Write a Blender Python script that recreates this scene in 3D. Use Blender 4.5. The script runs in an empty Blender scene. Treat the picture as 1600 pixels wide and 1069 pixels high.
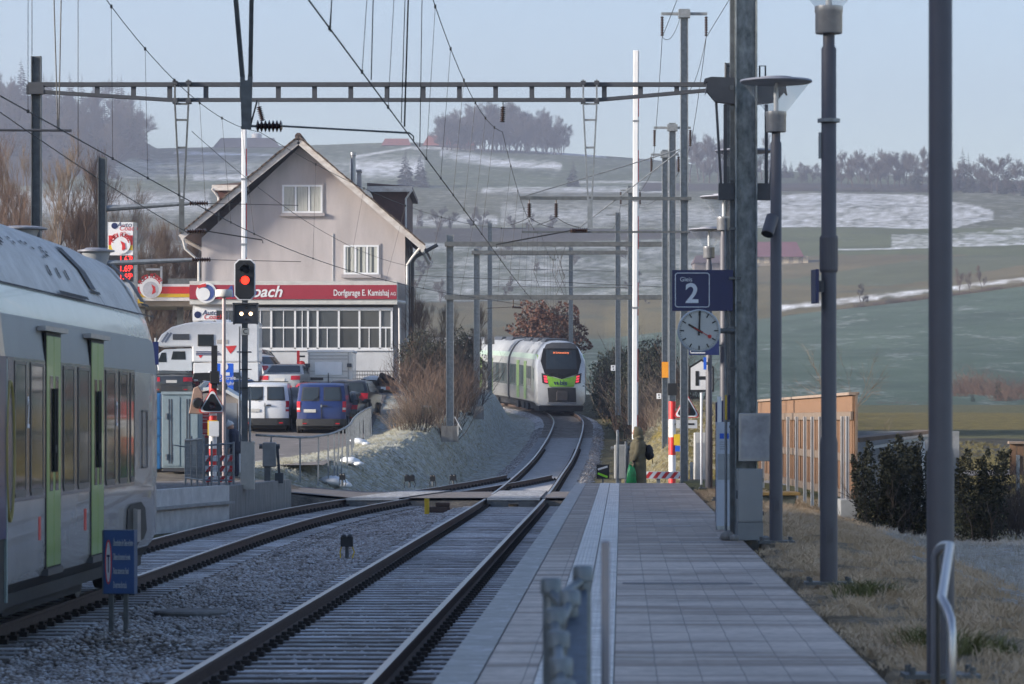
import bpy, math, random
import numpy as np
from mathutils import Vector, Matrix
random.seed(7); np.random.seed(7)
R = math.radians
SC = bpy.context.scene
COL = SC.collection
F = 5500.0                       # focal length in photo pixels
# ---------------------------------------------------------------- camera
cam = bpy.data.cameras.new('camera'); CAM = bpy.data.objects.new('camera', cam); COL.objects.link(CAM)
CAM.location = (0, 0, 2.0); CAM.rotation_euler = (R(90), 0, 0)
cam.sensor_width = 36; cam.lens = 36 * F / 1600; cam.shift_y = 121.5 / 1600
cam.clip_start = .5; cam.clip_end = 9000
cam.dof.use_dof = True; cam.dof.focus_distance = 110; cam.dof.aperture_fstop = 7.6
SC.camera = CAM
# ---------------------------------------------------------------- world and sun
SUN_EL, SUN_AZ = 16.0, -106.0     # azimuth measured from +Y (view direction), negative = left
W = bpy.data.worlds.new('World'); SC.world = W; W.use_nodes = True
wn = W.node_tree.nodes; wl = W.node_tree.links
sky = wn.new('ShaderNodeTexSky'); sky.sky_type = 'NISHITA'; sky.sun_disc = False
sky.sun_elevation = R(SUN_EL); sky.sun_rotation = R(SUN_AZ); sky.altitude = 600
sky.air_density = 1.0; sky.dust_density = .8; sky.ozone_density = 3.0
tint = wn.new('ShaderNodeMixRGB'); tint.blend_type = 'MULTIPLY'; tint.inputs[0].default_value = 1; tint.inputs[2].default_value = (1.0,.84,.79,1)
wl.new(sky.outputs[0], tint.inputs[1]); wl.new(tint.outputs[0], wn['Background'].inputs[0]); wn['Background'].inputs[1].default_value = .105
sl = bpy.data.lights.new('sun', 'SUN'); sl.energy = 3.8; sl.angle = R(8); sl.color = (1, .90, .78)
so = bpy.data.objects.new('sun', sl); COL.objects.link(so)
sd = Vector((math.sin(R(SUN_AZ)) * math.cos(R(SUN_EL)), math.cos(R(SUN_AZ)) * math.cos(R(SUN_EL)), math.sin(R(SUN_EL))))
so.rotation_euler = sd.to_track_quat('Z', 'Y').to_euler()
SC.view_settings.view_transform = 'Standard'; SC.view_settings.look = 'None'
SC.view_settings.exposure = 1.62; SC.view_settings.gamma = 1
SC.render.engine = 'CYCLES'
SC.cycles.use_denoising = True
SC.cycles.max_bounces = 8; SC.cycles.transparent_max_bounces = 16; SC.cycles.volume_bounces = 0
SC.cycles.use_adaptive_sampling = True; SC.cycles.adaptive_threshold = .02
SC.cycles.caustics_reflective = False; SC.cycles.caustics_refractive = False

# ---------------------------------------------------------------- helpers
def P(u, v, Y): return Vector(((u - 800) / F * Y, Y, 2 + (656 - v) / F * Y))
def lerp(a, b, t): return a + (b - a) * t
def interp(x, xs, ys): return float(np.interp(x, xs, ys))
def sm(a, b, x):
    t = min(1, max(0, (x - a) / (b - a))); return t * t * (3 - 2 * t)

class MB:
    """collects geometry for ONE mesh object"""
    def __init__(s): s.v = []; s.f = []; s.m = []
    def add(s, vs, fs, m=0):
        o = len(s.v); s.v += [tuple(x) for x in vs]
        s.f += [tuple(i + o for i in f) for f in fs]; s.m += [m] * len(fs); return s
    def poly(s, pts, m=0): return s.add(pts, [range(len(pts))], m)
    def box(s, x0, x1, y0, y1, z0, z1, m=0):
        return s.add([(x0,y0,z0),(x1,y0,z0),(x1,y1,z0),(x0,y1,z0),(x0,y0,z1),(x1,y0,z1),(x1,y1,z1),(x0,y1,z1)],
                     [(0,3,2,1),(4,5,6,7),(0,1,5,4),(1,2,6,5),(2,3,7,6),(3,0,4,7)], m)
    def cbox(s, c, d, m=0, rz=0, ry=0, rx=0):
        a, b, e = d[0]/2, d[1]/2, d[2]/2
        mt = Matrix.Translation(c) @ Matrix.Rotation(rz,4,'Z') @ Matrix.Rotation(ry,4,'Y') @ Matrix.Rotation(rx,4,'X')
        vs = [mt @ Vector(p) for p in [(-a,-b,-e),(a,-b,-e),(a,b,-e),(-a,b,-e),(-a,-b,e),(a,-b,e),(a,b,e),(-a,b,e)]]
        return s.add(vs, [(0,3,2,1),(4,5,6,7),(0,1,5,4),(1,2,6,5),(2,3,7,6),(3,0,4,7)], m)
    def bar(s, p0, p1, w, h, m=0, up=(0,0,1)):
        p0 = Vector(p0); p1 = Vector(p1); d = (p1 - p0).normalized(); up = Vector(up)
        if abs(d.dot(up)) > .98: up = Vector((0, 1, 0))
        x = d.cross(up).normalized() * (w / 2); y = x.cross(d).normalized() * (h / 2)
        vs = [p + a * x + b * y for p in (p0, p1) for a, b in ((-1,-1),(1,-1),(1,1),(-1,1))]
        return s.add(vs, [(3,2,1,0),(4,5,6,7),(0,1,5,4),(1,2,6,5),(2,3,7,6),(3,0,4,7)], m)
    def ibeam(s, p0, p1, w, h, m=0, t=.018, up=(0,1,0)):
        p0 = Vector(p0); p1 = Vector(p1); d = (p1 - p0).normalized(); up = Vector(up)
        x = d.cross(up).normalized(); y = x.cross(d).normalized()
        s.bar(p0, p1, t, h - 2*t - .002, m, up)
        for k in (-1, 1): s.bar(p0 + y*k*(h/2 - t/2), p1 + y*k*(h/2 - t/2), w, t, m, up)
        return s
    def tube(s, pts, r, n=8, m=0, cap=True):
        pts = [Vector(p) for p in pts]; k = len(pts)
        rs = r if isinstance(r, (list, tuple)) else [r] * k
        o = len(s.v); prev = None
        for i, p in enumerate(pts):
            d = (pts[min(i+1,k-1)] - pts[max(i-1,0)]).normalized()
            if prev is None:
                ref = Vector((0,0,1)) if abs(d.z) < .9 else Vector((1,0,0)); x = d.cross(ref).normalized()
            else: x = (prev - d * prev.dot(d)).normalized()
            prev = x; y = d.cross(x)
            for j in range(n):
                a = 2*math.pi*j/n; s.v.append(tuple(p + (x*math.cos(a) + y*math.sin(a)) * rs[i]))
        for i in range(k-1):
            for j in range(n):
                a = o+i*n+j; b = o+i*n+(j+1)%n; s.f.append((a, b, b+n, a+n)); s.m.append(m)
        if cap:
            s.f.append(tuple(o+j for j in range(n))[::-1]); s.m.append(m)
            s.f.append(tuple(o+(k-1)*n+j for j in range(n))); s.m.append(m)
        return s
    def lathe(s, c, prof, n=20, m=0, axis='Z'):
        c = Vector(c); o = len(s.v); k = len(prof)
        for r, h in prof:
            for j in range(n):
                a = 2*math.pi*j/n; q = (r*math.cos(a), r*math.sin(a))
                s.v.append(tuple(c + (Vector((q[0],q[1],h)) if axis=='Z' else Vector((q[0],h,q[1])) if axis=='Y' else Vector((h,q[0],q[1])))))
        for i in range(k-1):
            for j in range(n):
                a = o+i*n+j; b = o+i*n+(j+1)%n; s.f.append((a,b,b+n,a+n)); s.m.append(m)
        s.f.append(tuple(o+j for j in range(n))[::-1]); s.m.append(m)
        s.f.append(tuple(o+(k-1)*n+j for j in range(n))); s.m.append(m)
        return s
    def prism(s, poly, a, b, axis='Y', m=0):
        n = len(poly)
        def q(p, h): return (p[0],h,p[1]) if axis=='Y' else (h,p[0],p[1]) if axis=='X' else (p[0],p[1],h)
        vs = [q(p, a) for p in poly] + [q(p, b) for p in poly]
        fs = [tuple(range(n))[::-1], tuple(range(n, 2*n))] + [(i,(i+1)%n,n+(i+1)%n,n+i) for i in range(n)]
        return s.add(vs, fs, m)
    def ball(s, c, r, n=12, k=8, m=0):
        rx, ry, rz = r if isinstance(r, (tuple, list)) else (r, r, r)
        vs = [(c[0],c[1],c[2]-rz)]
        for i in range(1, k):
            t = math.pi*i/k - math.pi/2
            for j in range(n):
                a = 2*math.pi*j/n
                vs.append((c[0]+rx*math.cos(t)*math.cos(a), c[1]+ry*math.cos(t)*math.sin(a), c[2]+rz*math.sin(t)))
        vs.append((c[0],c[1],c[2]+rz)); fs = []
        for j in range(n): fs.append((0, 1+(j+1)%n, 1+j))
        for i in range(k-2):
            for j in range(n):
                a = 1+i*n+j; b = 1+i*n+(j+1)%n; fs.append((a,b,b+n,a+n))
        l = 1+(k-2)*n
        for j in range(n): fs.append((l+j, l+(j+1)%n, len(vs)-1))
        return s.add(vs, fs, m)
    def loft(s, rings, m=0, cap=True, closed=True):
        n = len(rings[0]); o = len(s.v)
        for r in rings: s.v += [tuple(p) for p in r]
        for i in range(len(rings)-1):
            for j in range(n if closed else n-1):
                a = o+i*n+j; b = o+i*n+(j+1)%n; s.f.append((a,b,b+n,a+n)); s.m.append(m)
        if cap:
            s.f.append(tuple(o+j for j in range(n))[::-1]); s.m.append(m)
            s.f.append(tuple(o+(len(rings)-1)*n+j for j in range(n))); s.m.append(m)
        return s
    def build(s, name, mats, parent=None, smooth=False, bevel=0, kind=None, label=None, recalc=True):
        me = bpy.data.meshes.new(name); me.from_pydata(s.v, [], s.f)
        if not isinstance(mats, (list, tuple)): mats = [mats]
        for m in mats: me.materials.append(m)
        if len(mats) > 1: me.polygons.foreach_set('material_index', np.array(s.m, dtype=np.int32))
        if recalc:
            import bmesh
            bm = bmesh.new(); bm.from_mesh(me); bmesh.ops.recalc_face_normals(bm, faces=bm.faces); bm.to_mesh(me); bm.free()
        ob = bpy.data.objects.new(name, me); COL.objects.link(ob)
        if parent is not None: ob.parent = parent
        if smooth:
            me.polygons.foreach_set('use_smooth', np.ones(len(me.polygons), dtype=bool))
            if smooth != 'all': me.set_sharp_from_angle(angle=R(40))
        if bevel:
            b = ob.modifiers.new('bevel', 'BEVEL'); b.width = bevel; b.segments = 2; b.limit_method = 'ANGLE'; b.angle_limit = R(35)
        if kind: ob['kind'] = kind
        if label: ob['label'] = label
        return ob

def tag(o, label, cat, group=None):
    o['label'] = label; o['category'] = cat
    if group: o['group'] = group
    return o
def thing(name, label, cat, loc=(0,0,0), rz=0, group=None):
    o = bpy.data.objects.new(name, None); COL.objects.link(o); o.location = loc; o.rotation_euler = (0,0,rz); o.empty_display_size = .2
    return tag(o, label, cat, group)
KIDS = {}
def kids(o): return [c for c in COL.objects if c.parent is o]
def dup(root, loc=None, rz=None, label=None, group=None, scale=None):
    def cp(o, par):
        c = o.copy(); COL.objects.link(c)
        if par is not None: c.parent = par
        for k in kids(o): cp(k, c)
        return c
    r = cp(root, None)
    if loc is not None: r.location = loc
    if rz is not None: r.rotation_euler = (0,0,rz)
    if label: r['label'] = label
    if group: r['group'] = group
    if scale: r.scale = (scale,)*3 if not isinstance(scale, tuple) else scale
    return r
def text(body, name, mat, parent, loc, size, rot=(R(90),0,0), align='LEFT', ext=.003, sx=1, shear=0):
    c = bpy.data.curves.new(name, 'FONT'); c.body = body; c.size = size; c.extrude = ext; c.align_x = align; c.align_y = 'CENTER'; c.shear = shear
    c.materials.append(mat); o = bpy.data.objects.new(name, c); COL.objects.link(o)
    o.parent = parent; o.location = loc; o.rotation_euler = rot; o.scale = (sx, 1, 1)
    return o

# ---------------------------------------------------------------- materials
def M(name, col, rough=.6, metal=0, var=.12, scale=4, bump=0, frost=0, emit=0, spec=.5, coat=0, stretch=(1,1,1), bscale=None, col2=None, fscale=6):
    m = bpy.data.materials.new(name); m.use_nodes = True; nt = m.node_tree; N = nt.nodes; L = nt.links
    b = N['Principled BSDF']; b.inputs['Roughness'].default_value = rough; b.inputs['Metallic'].default_value = metal
    b.inputs['Specular IOR Level'].default_value = spec; b.inputs['Coat Weight'].default_value = coat
    tc = N.new('ShaderNodeTexCoord'); mp = N.new('ShaderNodeMapping'); mp.inputs['Scale'].default_value = stretch
    L.new(tc.outputs['Object'], mp.inputs[0])
    n = N.new('ShaderNodeTexNoise'); n.inputs['Scale'].default_value = scale; n.inputs['Detail'].default_value = 6; n.inputs['Roughness'].default_value = .65
    L.new(mp.outputs[0], n.inputs['Vector'])
    r = N.new('ShaderNodeValToRGB'); r.color_ramp.elements[0].position = .3; r.color_ramp.elements[1].position = .7
    c2 = col2 or tuple(min(1, c*(1+var)) for c in col)
    r.color_ramp.elements[0].color = (*[c*(1-var) if not col2 else c for c in col], 1); r.color_ramp.elements[1].color = (*c2, 1)
    L.new(n.outputs['Fac'], r.inputs[0]); out = r.outputs[0]
    if frost:
        g = N.new('ShaderNodeNewGeometry'); sx = N.new('ShaderNodeSeparateXYZ'); L.new(g.outputs['Normal'], sx.inputs[0])
        n2 = N.new('ShaderNodeTexNoise'); n2.inputs['Scale'].default_value = fscale; n2.inputs['Detail'].default_value = 8; n2.inputs['Roughness'].default_value = .75
        L.new(tc.outputs['Object'], n2.inputs['Vector'])
        mr = N.new('ShaderNodeMapRange'); mr.inputs[1].default_value = .62 - .3*frost; mr.inputs[2].default_value = .78 - .25*frost; L.new(n2.outputs['Fac'], mr.inputs[0])
        mz = N.new('ShaderNodeMapRange'); mz.inputs[1].default_value = .3; mz.inputs[2].default_value = .8; L.new(sx.outputs[2], mz.inputs[0])
        mu = N.new('ShaderNodeMath'); mu.operation = 'MULTIPLY'; L.new(mr.outputs[0], mu.inputs[0]); L.new(mz.outputs[0], mu.inputs[1])
        mx = N.new('ShaderNodeMixRGB'); L.new(mu.outputs[0], mx.inputs[0]); L.new(out, mx.inputs[1]); mx.inputs[2].default_value = (.62,.64,.67,1); out = mx.outputs[0]
    L.new(out, b.inputs['Base Color'])
    if bump:
        bp = N.new('ShaderNodeBump'); bp.inputs['Strength'].default_value = bump; bp.inputs['Distance'].default_value = .02
        nb = N.new('ShaderNodeTexNoise'); nb.inputs['Scale'].default_value = bscale or scale*4; nb.inputs['Detail'].default_value = 5
        L.new(mp.outputs[0], nb.inputs['Vector']); L.new(nb.outputs['Fac'], bp.inputs['Height']); L.new(bp.outputs[0], b.inputs['Normal'])
    if emit:
        b.inputs['Emission Color'].default_value = (*col, 1); b.inputs['Emission Strength'].default_value = emit
    return m

m_galv = M('galvanised steel', (.24,.26,.275), .5, .55, .25, 9, .15)
m_galvd = M('weathered galvanised steel', (.115,.125,.13), .55, .5, .3, 7, .15)
m_mast = M('spangled galvanised mast', (.10,.12,.125), .55, .3, .6, 7, .1, stretch=(1.4,1.4,.8), col2=(.34,.37,.38))
m_dark = M('dark grey paint', (.055,.06,.07), .5, .2, .15, 6)
m_lampgrey = M('grey lamp paint', (.085,.085,.098), .55, .1, .1, 3, .05)
m_alu = M('brushed aluminium', (.33,.34,.36), .38, .7, .12, 10)
m_black = M('black rubber', (.012,.012,.013), .7, 0, .2, 8)
m_blackp = M('black paint', (.012,.013,.015), .45, 0, .1, 5)
m_white = M('white paint', (.72,.74,.76), .5, 0, .06, 3)
m_red = M('red paint', (.55,.03,.03), .45, 0, .1, 3)
m_blue = M('dark blue enamel', (.007,.016,.085), .4, 0, .1, 3)
m_blue2 = M('sign blue', (.015,.10,.55), .4, 0, .1, 3)
m_yellow = M('yellow paint', (.62,.42,.02), .45, 0, .1, 3)
m_orange = M('orange paint', (.75,.3,.02), .45, 0, .1, 3)
m_conc = M('concrete', (.30,.30,.29), .85, 0, .2, 3, .3)
m_concd = M('weathered dark concrete', (.20,.195,.185), .85, 0, .35, 2, .4, stretch=(3,3,.6))
m_rust = M('rusty steel', (.085,.055,.042), .75, .2, .35, 20, .3)
m_railtop = M('polished rail head', (.30,.30,.31), .32, .85, .15, 12)
m_glassd = M('dark glass', (.012,.016,.02), .06, 0, .1, 1, spec=.8)
m_rubber = m_black
m_ins = M('brown porcelain', (.035,.018,.014), .25, 0, .1, 5)
m_wire = M('copper wire', (.03,.032,.034), .6, .3, .1, 5)
# ================================================================ TERRAIN
def spline(ctrl, step=1.0):
    """Catmull-Rom through control points, resampled evenly"""
    c = [Vector(p) for p in ctrl]; c = [2*c[0]-c[1]] + c + [2*c[-1]-c[-2]]; out = []
    for i in range(1, len(c)-2):
        n = max(2, int((c[i+1]-c[i]).length / .25))
        for k in range(n):
            t = k/n; p0,p1,p2,p3 = c[i-1],c[i],c[i+1],c[i+2]
            out.append(.5*((2*p1)+(p2-p0)*t+(2*p0-5*p1+4*p2-p3)*t*t+(3*p1-p0-3*p2+p3)*t**3))
    out.append(c[-2]); res = [out[0]]; acc = 0
    for a, b in zip(out, out[1:]):
        d = (b-a).length
        while acc + d >= step:
            t = (step-acc)/d; a = a.lerp(b, t); res.append(a); d = (b-a).length; acc = 0
        acc += d
    return res
MAIN = spline([(-2.66,0,0),(-1.84,27,0),(-.83,60,0),(.14,92,0),(.925,118,.19),(1.65,138,.57),(2.35,160,1.15),(2.78,175,1.68),(2.92,184,2.0),(2.75,195,2.35),(2.05,205,2.65),(.5,217,3.0),(-2.3,231,3.4),(-7,246,3.8)], .6)
BRANCH = spline([(-6.6,0,0),(-6.15,20,0),(-5.78,34.8,0),(-5.2,61.8,0),(-4.55,76.4,0),(-3.5,88.7,0),(-1.9,101,0),(-.4,110,.1),(.62,117,.18)], .6)
MY = [p.y for p in MAIN]; MX = [p.x for p in MAIN]; MZ = [p.z for p in MAIN]
def mx(Y): return interp(Y, MY, MX)
def mz(Y): return interp(Y, MY, MZ)
BY = [p.y for p in BRANCH]; BX = [p.x for p in BRANCH]
def bx_(Y): return interp(Y, BY, BX)
def edge_r(Y): return -1.04 + .0311*Y          # right platform edge
PH = .55                                        # platform height
def h_field(Y): return interp(Y, [0,62,120,200,260,316], [.0,.0,.5,1.6,2.5,3.35])
def h_park(Y): return interp(Y, [0,90,98,110,120,134,143,150,165,200,310], [.45,.45,.6,.85,1.1,1.45,2.3,2.95,3.65,4.3,4.6])
def crest(Y): return interp(Y, [94,100,108,120,135,150,200,310], [.2,.68,.95,1.6,2.1,2.6,3.8,4.6])
def h(X, Y):
    c = mx(Y) if Y < 244 else -7; z = (mz(Y) if Y < 244 else 3.8) - .34
    if Y < 89:                                   # station: flat bed, platforms stand on it
        xl, xr = -7.6, edge_r(Y)+2.5
        if X > xr: return lerp(.50, h_field(Y), sm(xr+.9, xr+4.2, X))
        if X < xl: return .38
        return -.34
    toeL = c - 2.7 - (0 if Y > 112 else (112-Y)*.16); w = interp(Y, [92,100,120,200], [3.6,3.0,1.5,1.4])
    if Y > 206: toeL = c - 6
    toeR = c + 2.7
    k = sm(97.3, 99.6, Y)                            # flatten at the crossing
    if X < c:
        e = crest(Y); t = sm(toeL, toeL-w, X)
        zz = lerp(z, e, t*.999)
        zz = lerp(zz, h_park(Y), sm(toeL-w-.6, toeL-w-2.2, X))
        flat = lerp(-.06, h_park(Y), sm(-3.5, -9, X))
        return lerp(flat, zz, k)
    e = interp(Y, [89,95,102,120,150,200,310], [-.05,.30,.75,1.75,2.6,3.6,3.6]); t = sm(toeR, toeR+1.8, X)
    zz = lerp(z, e, t)
    zz = lerp(zz, h_field(Y), sm(toeR+3.5, toeR+8, X))
    flat = lerp(-.06, h_field(Y)*.5, sm(3, 9, X))
    return lerp(flat, zz, k)

def colattr(me, name, arr):
    a = me.attributes.new(name, 'FLOAT_COLOR', 'POINT'); a.data.foreach_set('color', np.asarray(arr, dtype=np.float32).ravel())
def ground_mat():
    m = bpy.data.materials.new('frosty grass ground'); m.use_nodes = True; nt = m.node_tree; N = nt.nodes; L = nt.links; b = N['Principled BSDF']
    b.inputs['Roughness'].default_value = .95; b.inputs['Specular IOR Level'].default_value = .15
    tc = N.new('ShaderNodeTexCoord')
    def noise(s, d=7, rg=.7, st=None):
        n = N.new('ShaderNodeTexNoise'); n.inputs['Scale'].default_value = s; n.inputs['Detail'].default_value = d; n.inputs['Roughness'].default_value = rg
        if st:
            mp = N.new('ShaderNodeMapping'); mp.inputs['Scale'].default_value = st; L.new(tc.outputs['Object'], mp.inputs[0]); L.new(mp.outputs[0], n.inputs[0])
        else: L.new(tc.outputs['Object'], n.inputs[0])
        return n.outputs['Fac']
    at = N.new('ShaderNodeAttribute'); at.attribute_name = 'fld'
    r = N.new('ShaderNodeValToRGB'); e = r.color_ramp.elements
    e[0].position = .35; e[0].color = (.55,.55,.5,1); e[1].position = .65; e[1].color = (1.45,1.4,1.3,1); L.new(noise(1.3), r.inputs[0])
    mu = N.new('ShaderNodeMixRGB'); mu.blend_type = 'MULTIPLY'; mu.inputs[0].default_value = 1; L.new(at.outputs['Color'], mu.inputs[1]); L.new(r.outputs[0], mu.inputs[2])
    # fine straw
    r2 = N.new('ShaderNodeValToRGB'); r2.color_ramp.elements[0].position = .45; r2.color_ramp.elements[1].position = .7
    r2.color_ramp.elements[0].color = (.6,.6,.6,1); r2.color_ramp.elements[1].color = (1.6,1.5,1.3,1); L.new(noise(14, 8, .8), r2.inputs[0])
    m2 = N.new('ShaderNodeMixRGB'); m2.blend_type = 'MULTIPLY'; m2.inputs[0].default_value = .8; L.new(mu.outputs[0], m2.inputs[1]); L.new(r2.outputs[0], m2.inputs[2])
    # frost: alpha of the attribute is the amount
    n3 = noise(5, 9, .8); ad = N.new('ShaderNodeMath'); ad.operation = 'ADD'; L.new(n3, ad.inputs[0]); L.new(at.outputs['Alpha'], ad.inputs[1])
    mr = N.new('ShaderNodeMapRange'); mr.inputs[1].default_value = .92; mr.inputs[2].default_value = 1.12; L.new(ad.outputs[0], mr.inputs[0])
    m3 = N.new('ShaderNodeMixRGB'); L.new(mr.outputs[0], m3.inputs[0]); L.new(m2.outputs[0], m3.inputs[1]); m3.inputs[2].default_value = (.54,.57,.58,1)
    L.new(m3.outputs[0], b.inputs['Base Color'])
    bp = N.new('ShaderNodeBump'); bp.inputs['Strength'].default_value = .7; bp.inputs['Distance'].default_value = .08
    L.new(noise(9, 8, .75), bp.inputs['Height']); L.new(bp.outputs[0], b.inputs['Normal'])
    return m

def grid_ground():
    ys = list(np.concatenate([np.arange(2,88,2.0), np.arange(88,130,.7), np.arange(130,210,1.5), np.arange(210,322,6)]))
    xs = list(np.concatenate([np.arange(-90,-20,5), np.arange(-20,-9,1.0), np.arange(-9,10,.3), np.arange(10,24,1.2), np.arange(24,95,5)]))
    mb = MB(); col = []; rnd = random.Random(3)
    for Y in ys:
        for X in xs:
            z = h(X, Y); slope = Y > 96 and mx(min(Y,243))-8 < X < mx(min(Y,243))-2.5
            if Y > 92: z += rnd.uniform(-.025,.025)
            mb.v.append((X, Y, z))
            g = (.075,.085,.045)
            a = .36
            if 87 < Y < 98.2 and X > -12: g = (.15,.14,.13); a = .3
            if X > edge_r(Y)+2.4 and Y < 60: g = (.27,.225,.165); a = .47 if X > edge_r(Y)+4.5 else .36
            elif X > 5 and Y >= 60:
                t = (Y-60)/250; g = (.16,.135,.045) if (Y < 130 or 190 < Y < 260) else (.11,.115,.06); a = .25
                if 130 < Y < 165: g = (.07,.068,.055); a = .22
            elif slope or (Y > 98.2 and -9 < X-mx(min(Y,243)) < 0): g = (.27,.26,.175); a = .50
            elif Y > 98.2 and X > mx(min(Y,243)): g = (.16,.145,.08); a = .38
            col.append((*g, a))
    nx = len(xs)
    for j in range(len(ys)-1):
        for i in range(nx-1):
            a = j*nx+i; mb.f.append((a, a+1, a+nx+1, a+nx)); mb.m.append(0)
    o = mb.build('ground', ground_mat(), smooth='all', kind='structure', recalc=False)
    colattr(o.data, 'fld', col)
grid_ground()

# ---------------------------------------------------------------- hills
def Lrow(u): return min(525, max(430, 493 - (u-1200)*.125))
RU = [-700,60,170,245,420,650,760,900,1000,1150,1300,1600,2300]; RV = [100,150,190,232,228,224,233,240,248,262,272,285,300]
HY = [316,330,430,650,1000,1250,1330,1650,1800,2600]
def hv(u, Y):
    rv = interp(u, RU, RV)
    return interp(Y, HY, [633,627,572,Lrow(u),368,303,291,rv,rv+4,rv+60])
def hill_pt(u, Y):
    q = P(u, hv(u, Y), Y); return q
def hill_at(u, v):
    """point of the hillside seen at pixel (u, v): march along the slope"""
    lo, hi = 316, 1650
    for _ in range(40):
        mid = (lo+hi)/2
        if hv(u, mid) > v: lo = mid
        else: hi = mid
    return P(u, v, lo)
def bump_(x, c, w): return math.exp(-((x-c)/w)**2)
def hills():
    us = np.arange(-700, 2304, 5.0); ys = []
    y = 316.0
    while y < 2600: ys.append(y); y *= 1.0062
    mb = MB(); col = []
    from mathutils import noise as mn
    for Y in ys:
        for u in us:
            v = hv(u, Y); q = P(u, v, Y)
            q.z += 1.2*mn.noise(Vector((q.x/60, Y/60, 0)))*(min(1,(Y-316)/150)); mb.v.append(tuple(q))
            n1 = mn.noise(Vector((u/90, v/14, 3))); n2 = mn.noise(Vector((u/28, v/5, 9)))
            wv = v + 6*n1
            if v > Lrow(u)+4: c = (.078,.115,.092) if math.sin(v*.55+n1*3) > -.5 else (.070,.106,.082); s = .08 + .10*n1 + .12*bump_(v,615,18)*(u<1350)
            elif v > 442: c = (.125,.112,.06) if n1 > -.25 else (.10,.10,.06); s = .0
            elif v > 400: c = (.13,.115,.065) if math.sin(u/70+v/9) > -.2 else (.095,.11,.065); s = .02
            elif v > 356: c = (.095,.115,.055); s = .03
            elif v > 296: c = (.085,.095,.055); s = .16
            else: c = (.075,.10,.05); s = .15
            Lr = Lrow(u)
            if u > 1150:
                s = max(s, .95*bump_(v, Lr-7+2*n2, 3.4)*(.6+.6*n2+.2) if u > 1210 else 0)
                if u < 1555 and 303 < wv < 356 - max(0, u-1480)*.15 and v > 303+max(0,u-1430)*.22: s = .62
                yl = 389 - max(0, u-1380)*.04
                if 1300 < u: s = max(s, .85*bump_(v, yl, 1.8)*(1 if u < 1700 else .5), (.50+.35*n2) if (u > 1390 and yl-20-(u-1390)*.02 < v < yl+2) else 0)
                if 292 > v: s = .1
            else:
                if u < 640:
                    s = max(s, .95*bump_(v, 240+ (u-300)*.02, 1.7)*(270<u<455), .38*bump_(v,265,25)*(u>150), .75*bump_(v,277,7)*(300<u<430), .62*bump_(v,318,22)*(u<330))
                s = max(s, .95*bump_(v, interp(u,[550,640,780,930,980],[245,232,233,243,250]), 1.9)*(550<u<950),
                        .85*bump_(v, 262, 17)*(545<u<665), .8*bump_(v, interp(u,[690,780,870],[240,254,262]), 8)*(685<u<880), .62*bump_(v,297,6)*(750<u<1050), .55*bump_(v,345,12)*(640<u<780), .48*bump_(v,338,24)*(780<u<1180), .65*bump_(v,285,3)*(900<u<1040))
                if 358 < v < 376: c = (.06,.058,.05); s = .05
                if 376 < v < 470: c = (.085,.105,.075); s = max(s, .30+.25*n1)
            if 287 < v < 296 and u > 1000: c = (.055,.05,.045); s = 0
            s *= .62+.70*mn.noise(Vector((u/11,v/2.4,17)))+.35*mn.noise(Vector((u/40,v/7,4)))+.25
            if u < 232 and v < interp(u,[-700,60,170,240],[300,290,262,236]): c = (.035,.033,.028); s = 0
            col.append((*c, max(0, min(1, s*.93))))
    nx = len(us); fs = []
    for j in range(len(ys)-1):
        for i in range(nx-1):
            a = j*nx+i; fs.append((a, a+1, a+nx+1, a+nx))
    mb.f = fs; mb.m = [0]*len(fs)
    m = bpy.data.materials.new('hillside fields'); m.use_nodes = True; nt = m.node_tree; N = nt.nodes; L = nt.links; b = N['Principled BSDF']
    b.inputs['Roughness'].default_value = 1; b.inputs['Specular IOR Level'].default_value = .05
    tc = N.new('ShaderNodeTexCoord'); at = N.new('ShaderNodeAttribute'); at.attribute_name = 'fld'
    def noise(st, d=8, rg=.7):
        n = N.new('ShaderNodeTexNoise'); n.inputs['Scale'].default_value = 1; n.inputs['Detail'].default_value = d; n.inputs['Roughness'].default_value = rg
        mp = N.new('ShaderNodeMapping'); mp.inputs['Scale'].default_value = st; L.new(tc.outputs['Object'], mp.inputs[0]); L.new(mp.outputs[0], n.inputs[0]); return n.outputs['Fac']
    n = noise((.20,.035,1.1),10,.82); sc = N.new('ShaderNodeMath'); sc.operation = 'MULTIPLY_ADD'; sc.inputs[1].default_value = 1.25; sc.inputs[2].default_value = -.12; L.new(n, sc.inputs[0]); ad = N.new('ShaderNodeMath'); ad.operation = 'ADD'; L.new(sc.outputs[0], ad.inputs[0]); L.new(at.outputs['Alpha'], ad.inputs[1])
    mr = N.new('ShaderNodeMapRange'); mr.inputs[1].default_value = .62; mr.inputs[2].default_value = 1.36; mr.inputs[4].default_value = .9; L.new(ad.outputs[0], mr.inputs[0])
    n2 = noise((.03,.02,.1), 6); r = N.new('ShaderNodeValToRGB'); r.color_ramp.elements[0].position = .3; r.color_ramp.elements[1].position = .7
    r.color_ramp.elements[0].color = (.7,.7,.7,1); r.color_ramp.elements[1].color = (1.3,1.25,1.2,1); L.new(n2, r.inputs[0])
    mu = N.new('ShaderNodeMixRGB'); mu.blend_type = 'MULTIPLY'; mu.inputs[0].default_value = 1; L.new(at.outputs['Color'], mu.inputs[1]); L.new(r.outputs[0], mu.inputs[2])
    m3 = N.new('ShaderNodeMixRGB'); L.new(mr.outputs[0], m3.inputs[0]); L.new(mu.outputs[0], m3.inputs[1]); m3.inputs[2].default_value = (.74,.77,.80,1)
    L.new(m3.outputs[0], b.inputs['Base Color'])
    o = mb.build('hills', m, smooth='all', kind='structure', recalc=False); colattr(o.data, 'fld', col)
hills()

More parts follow.
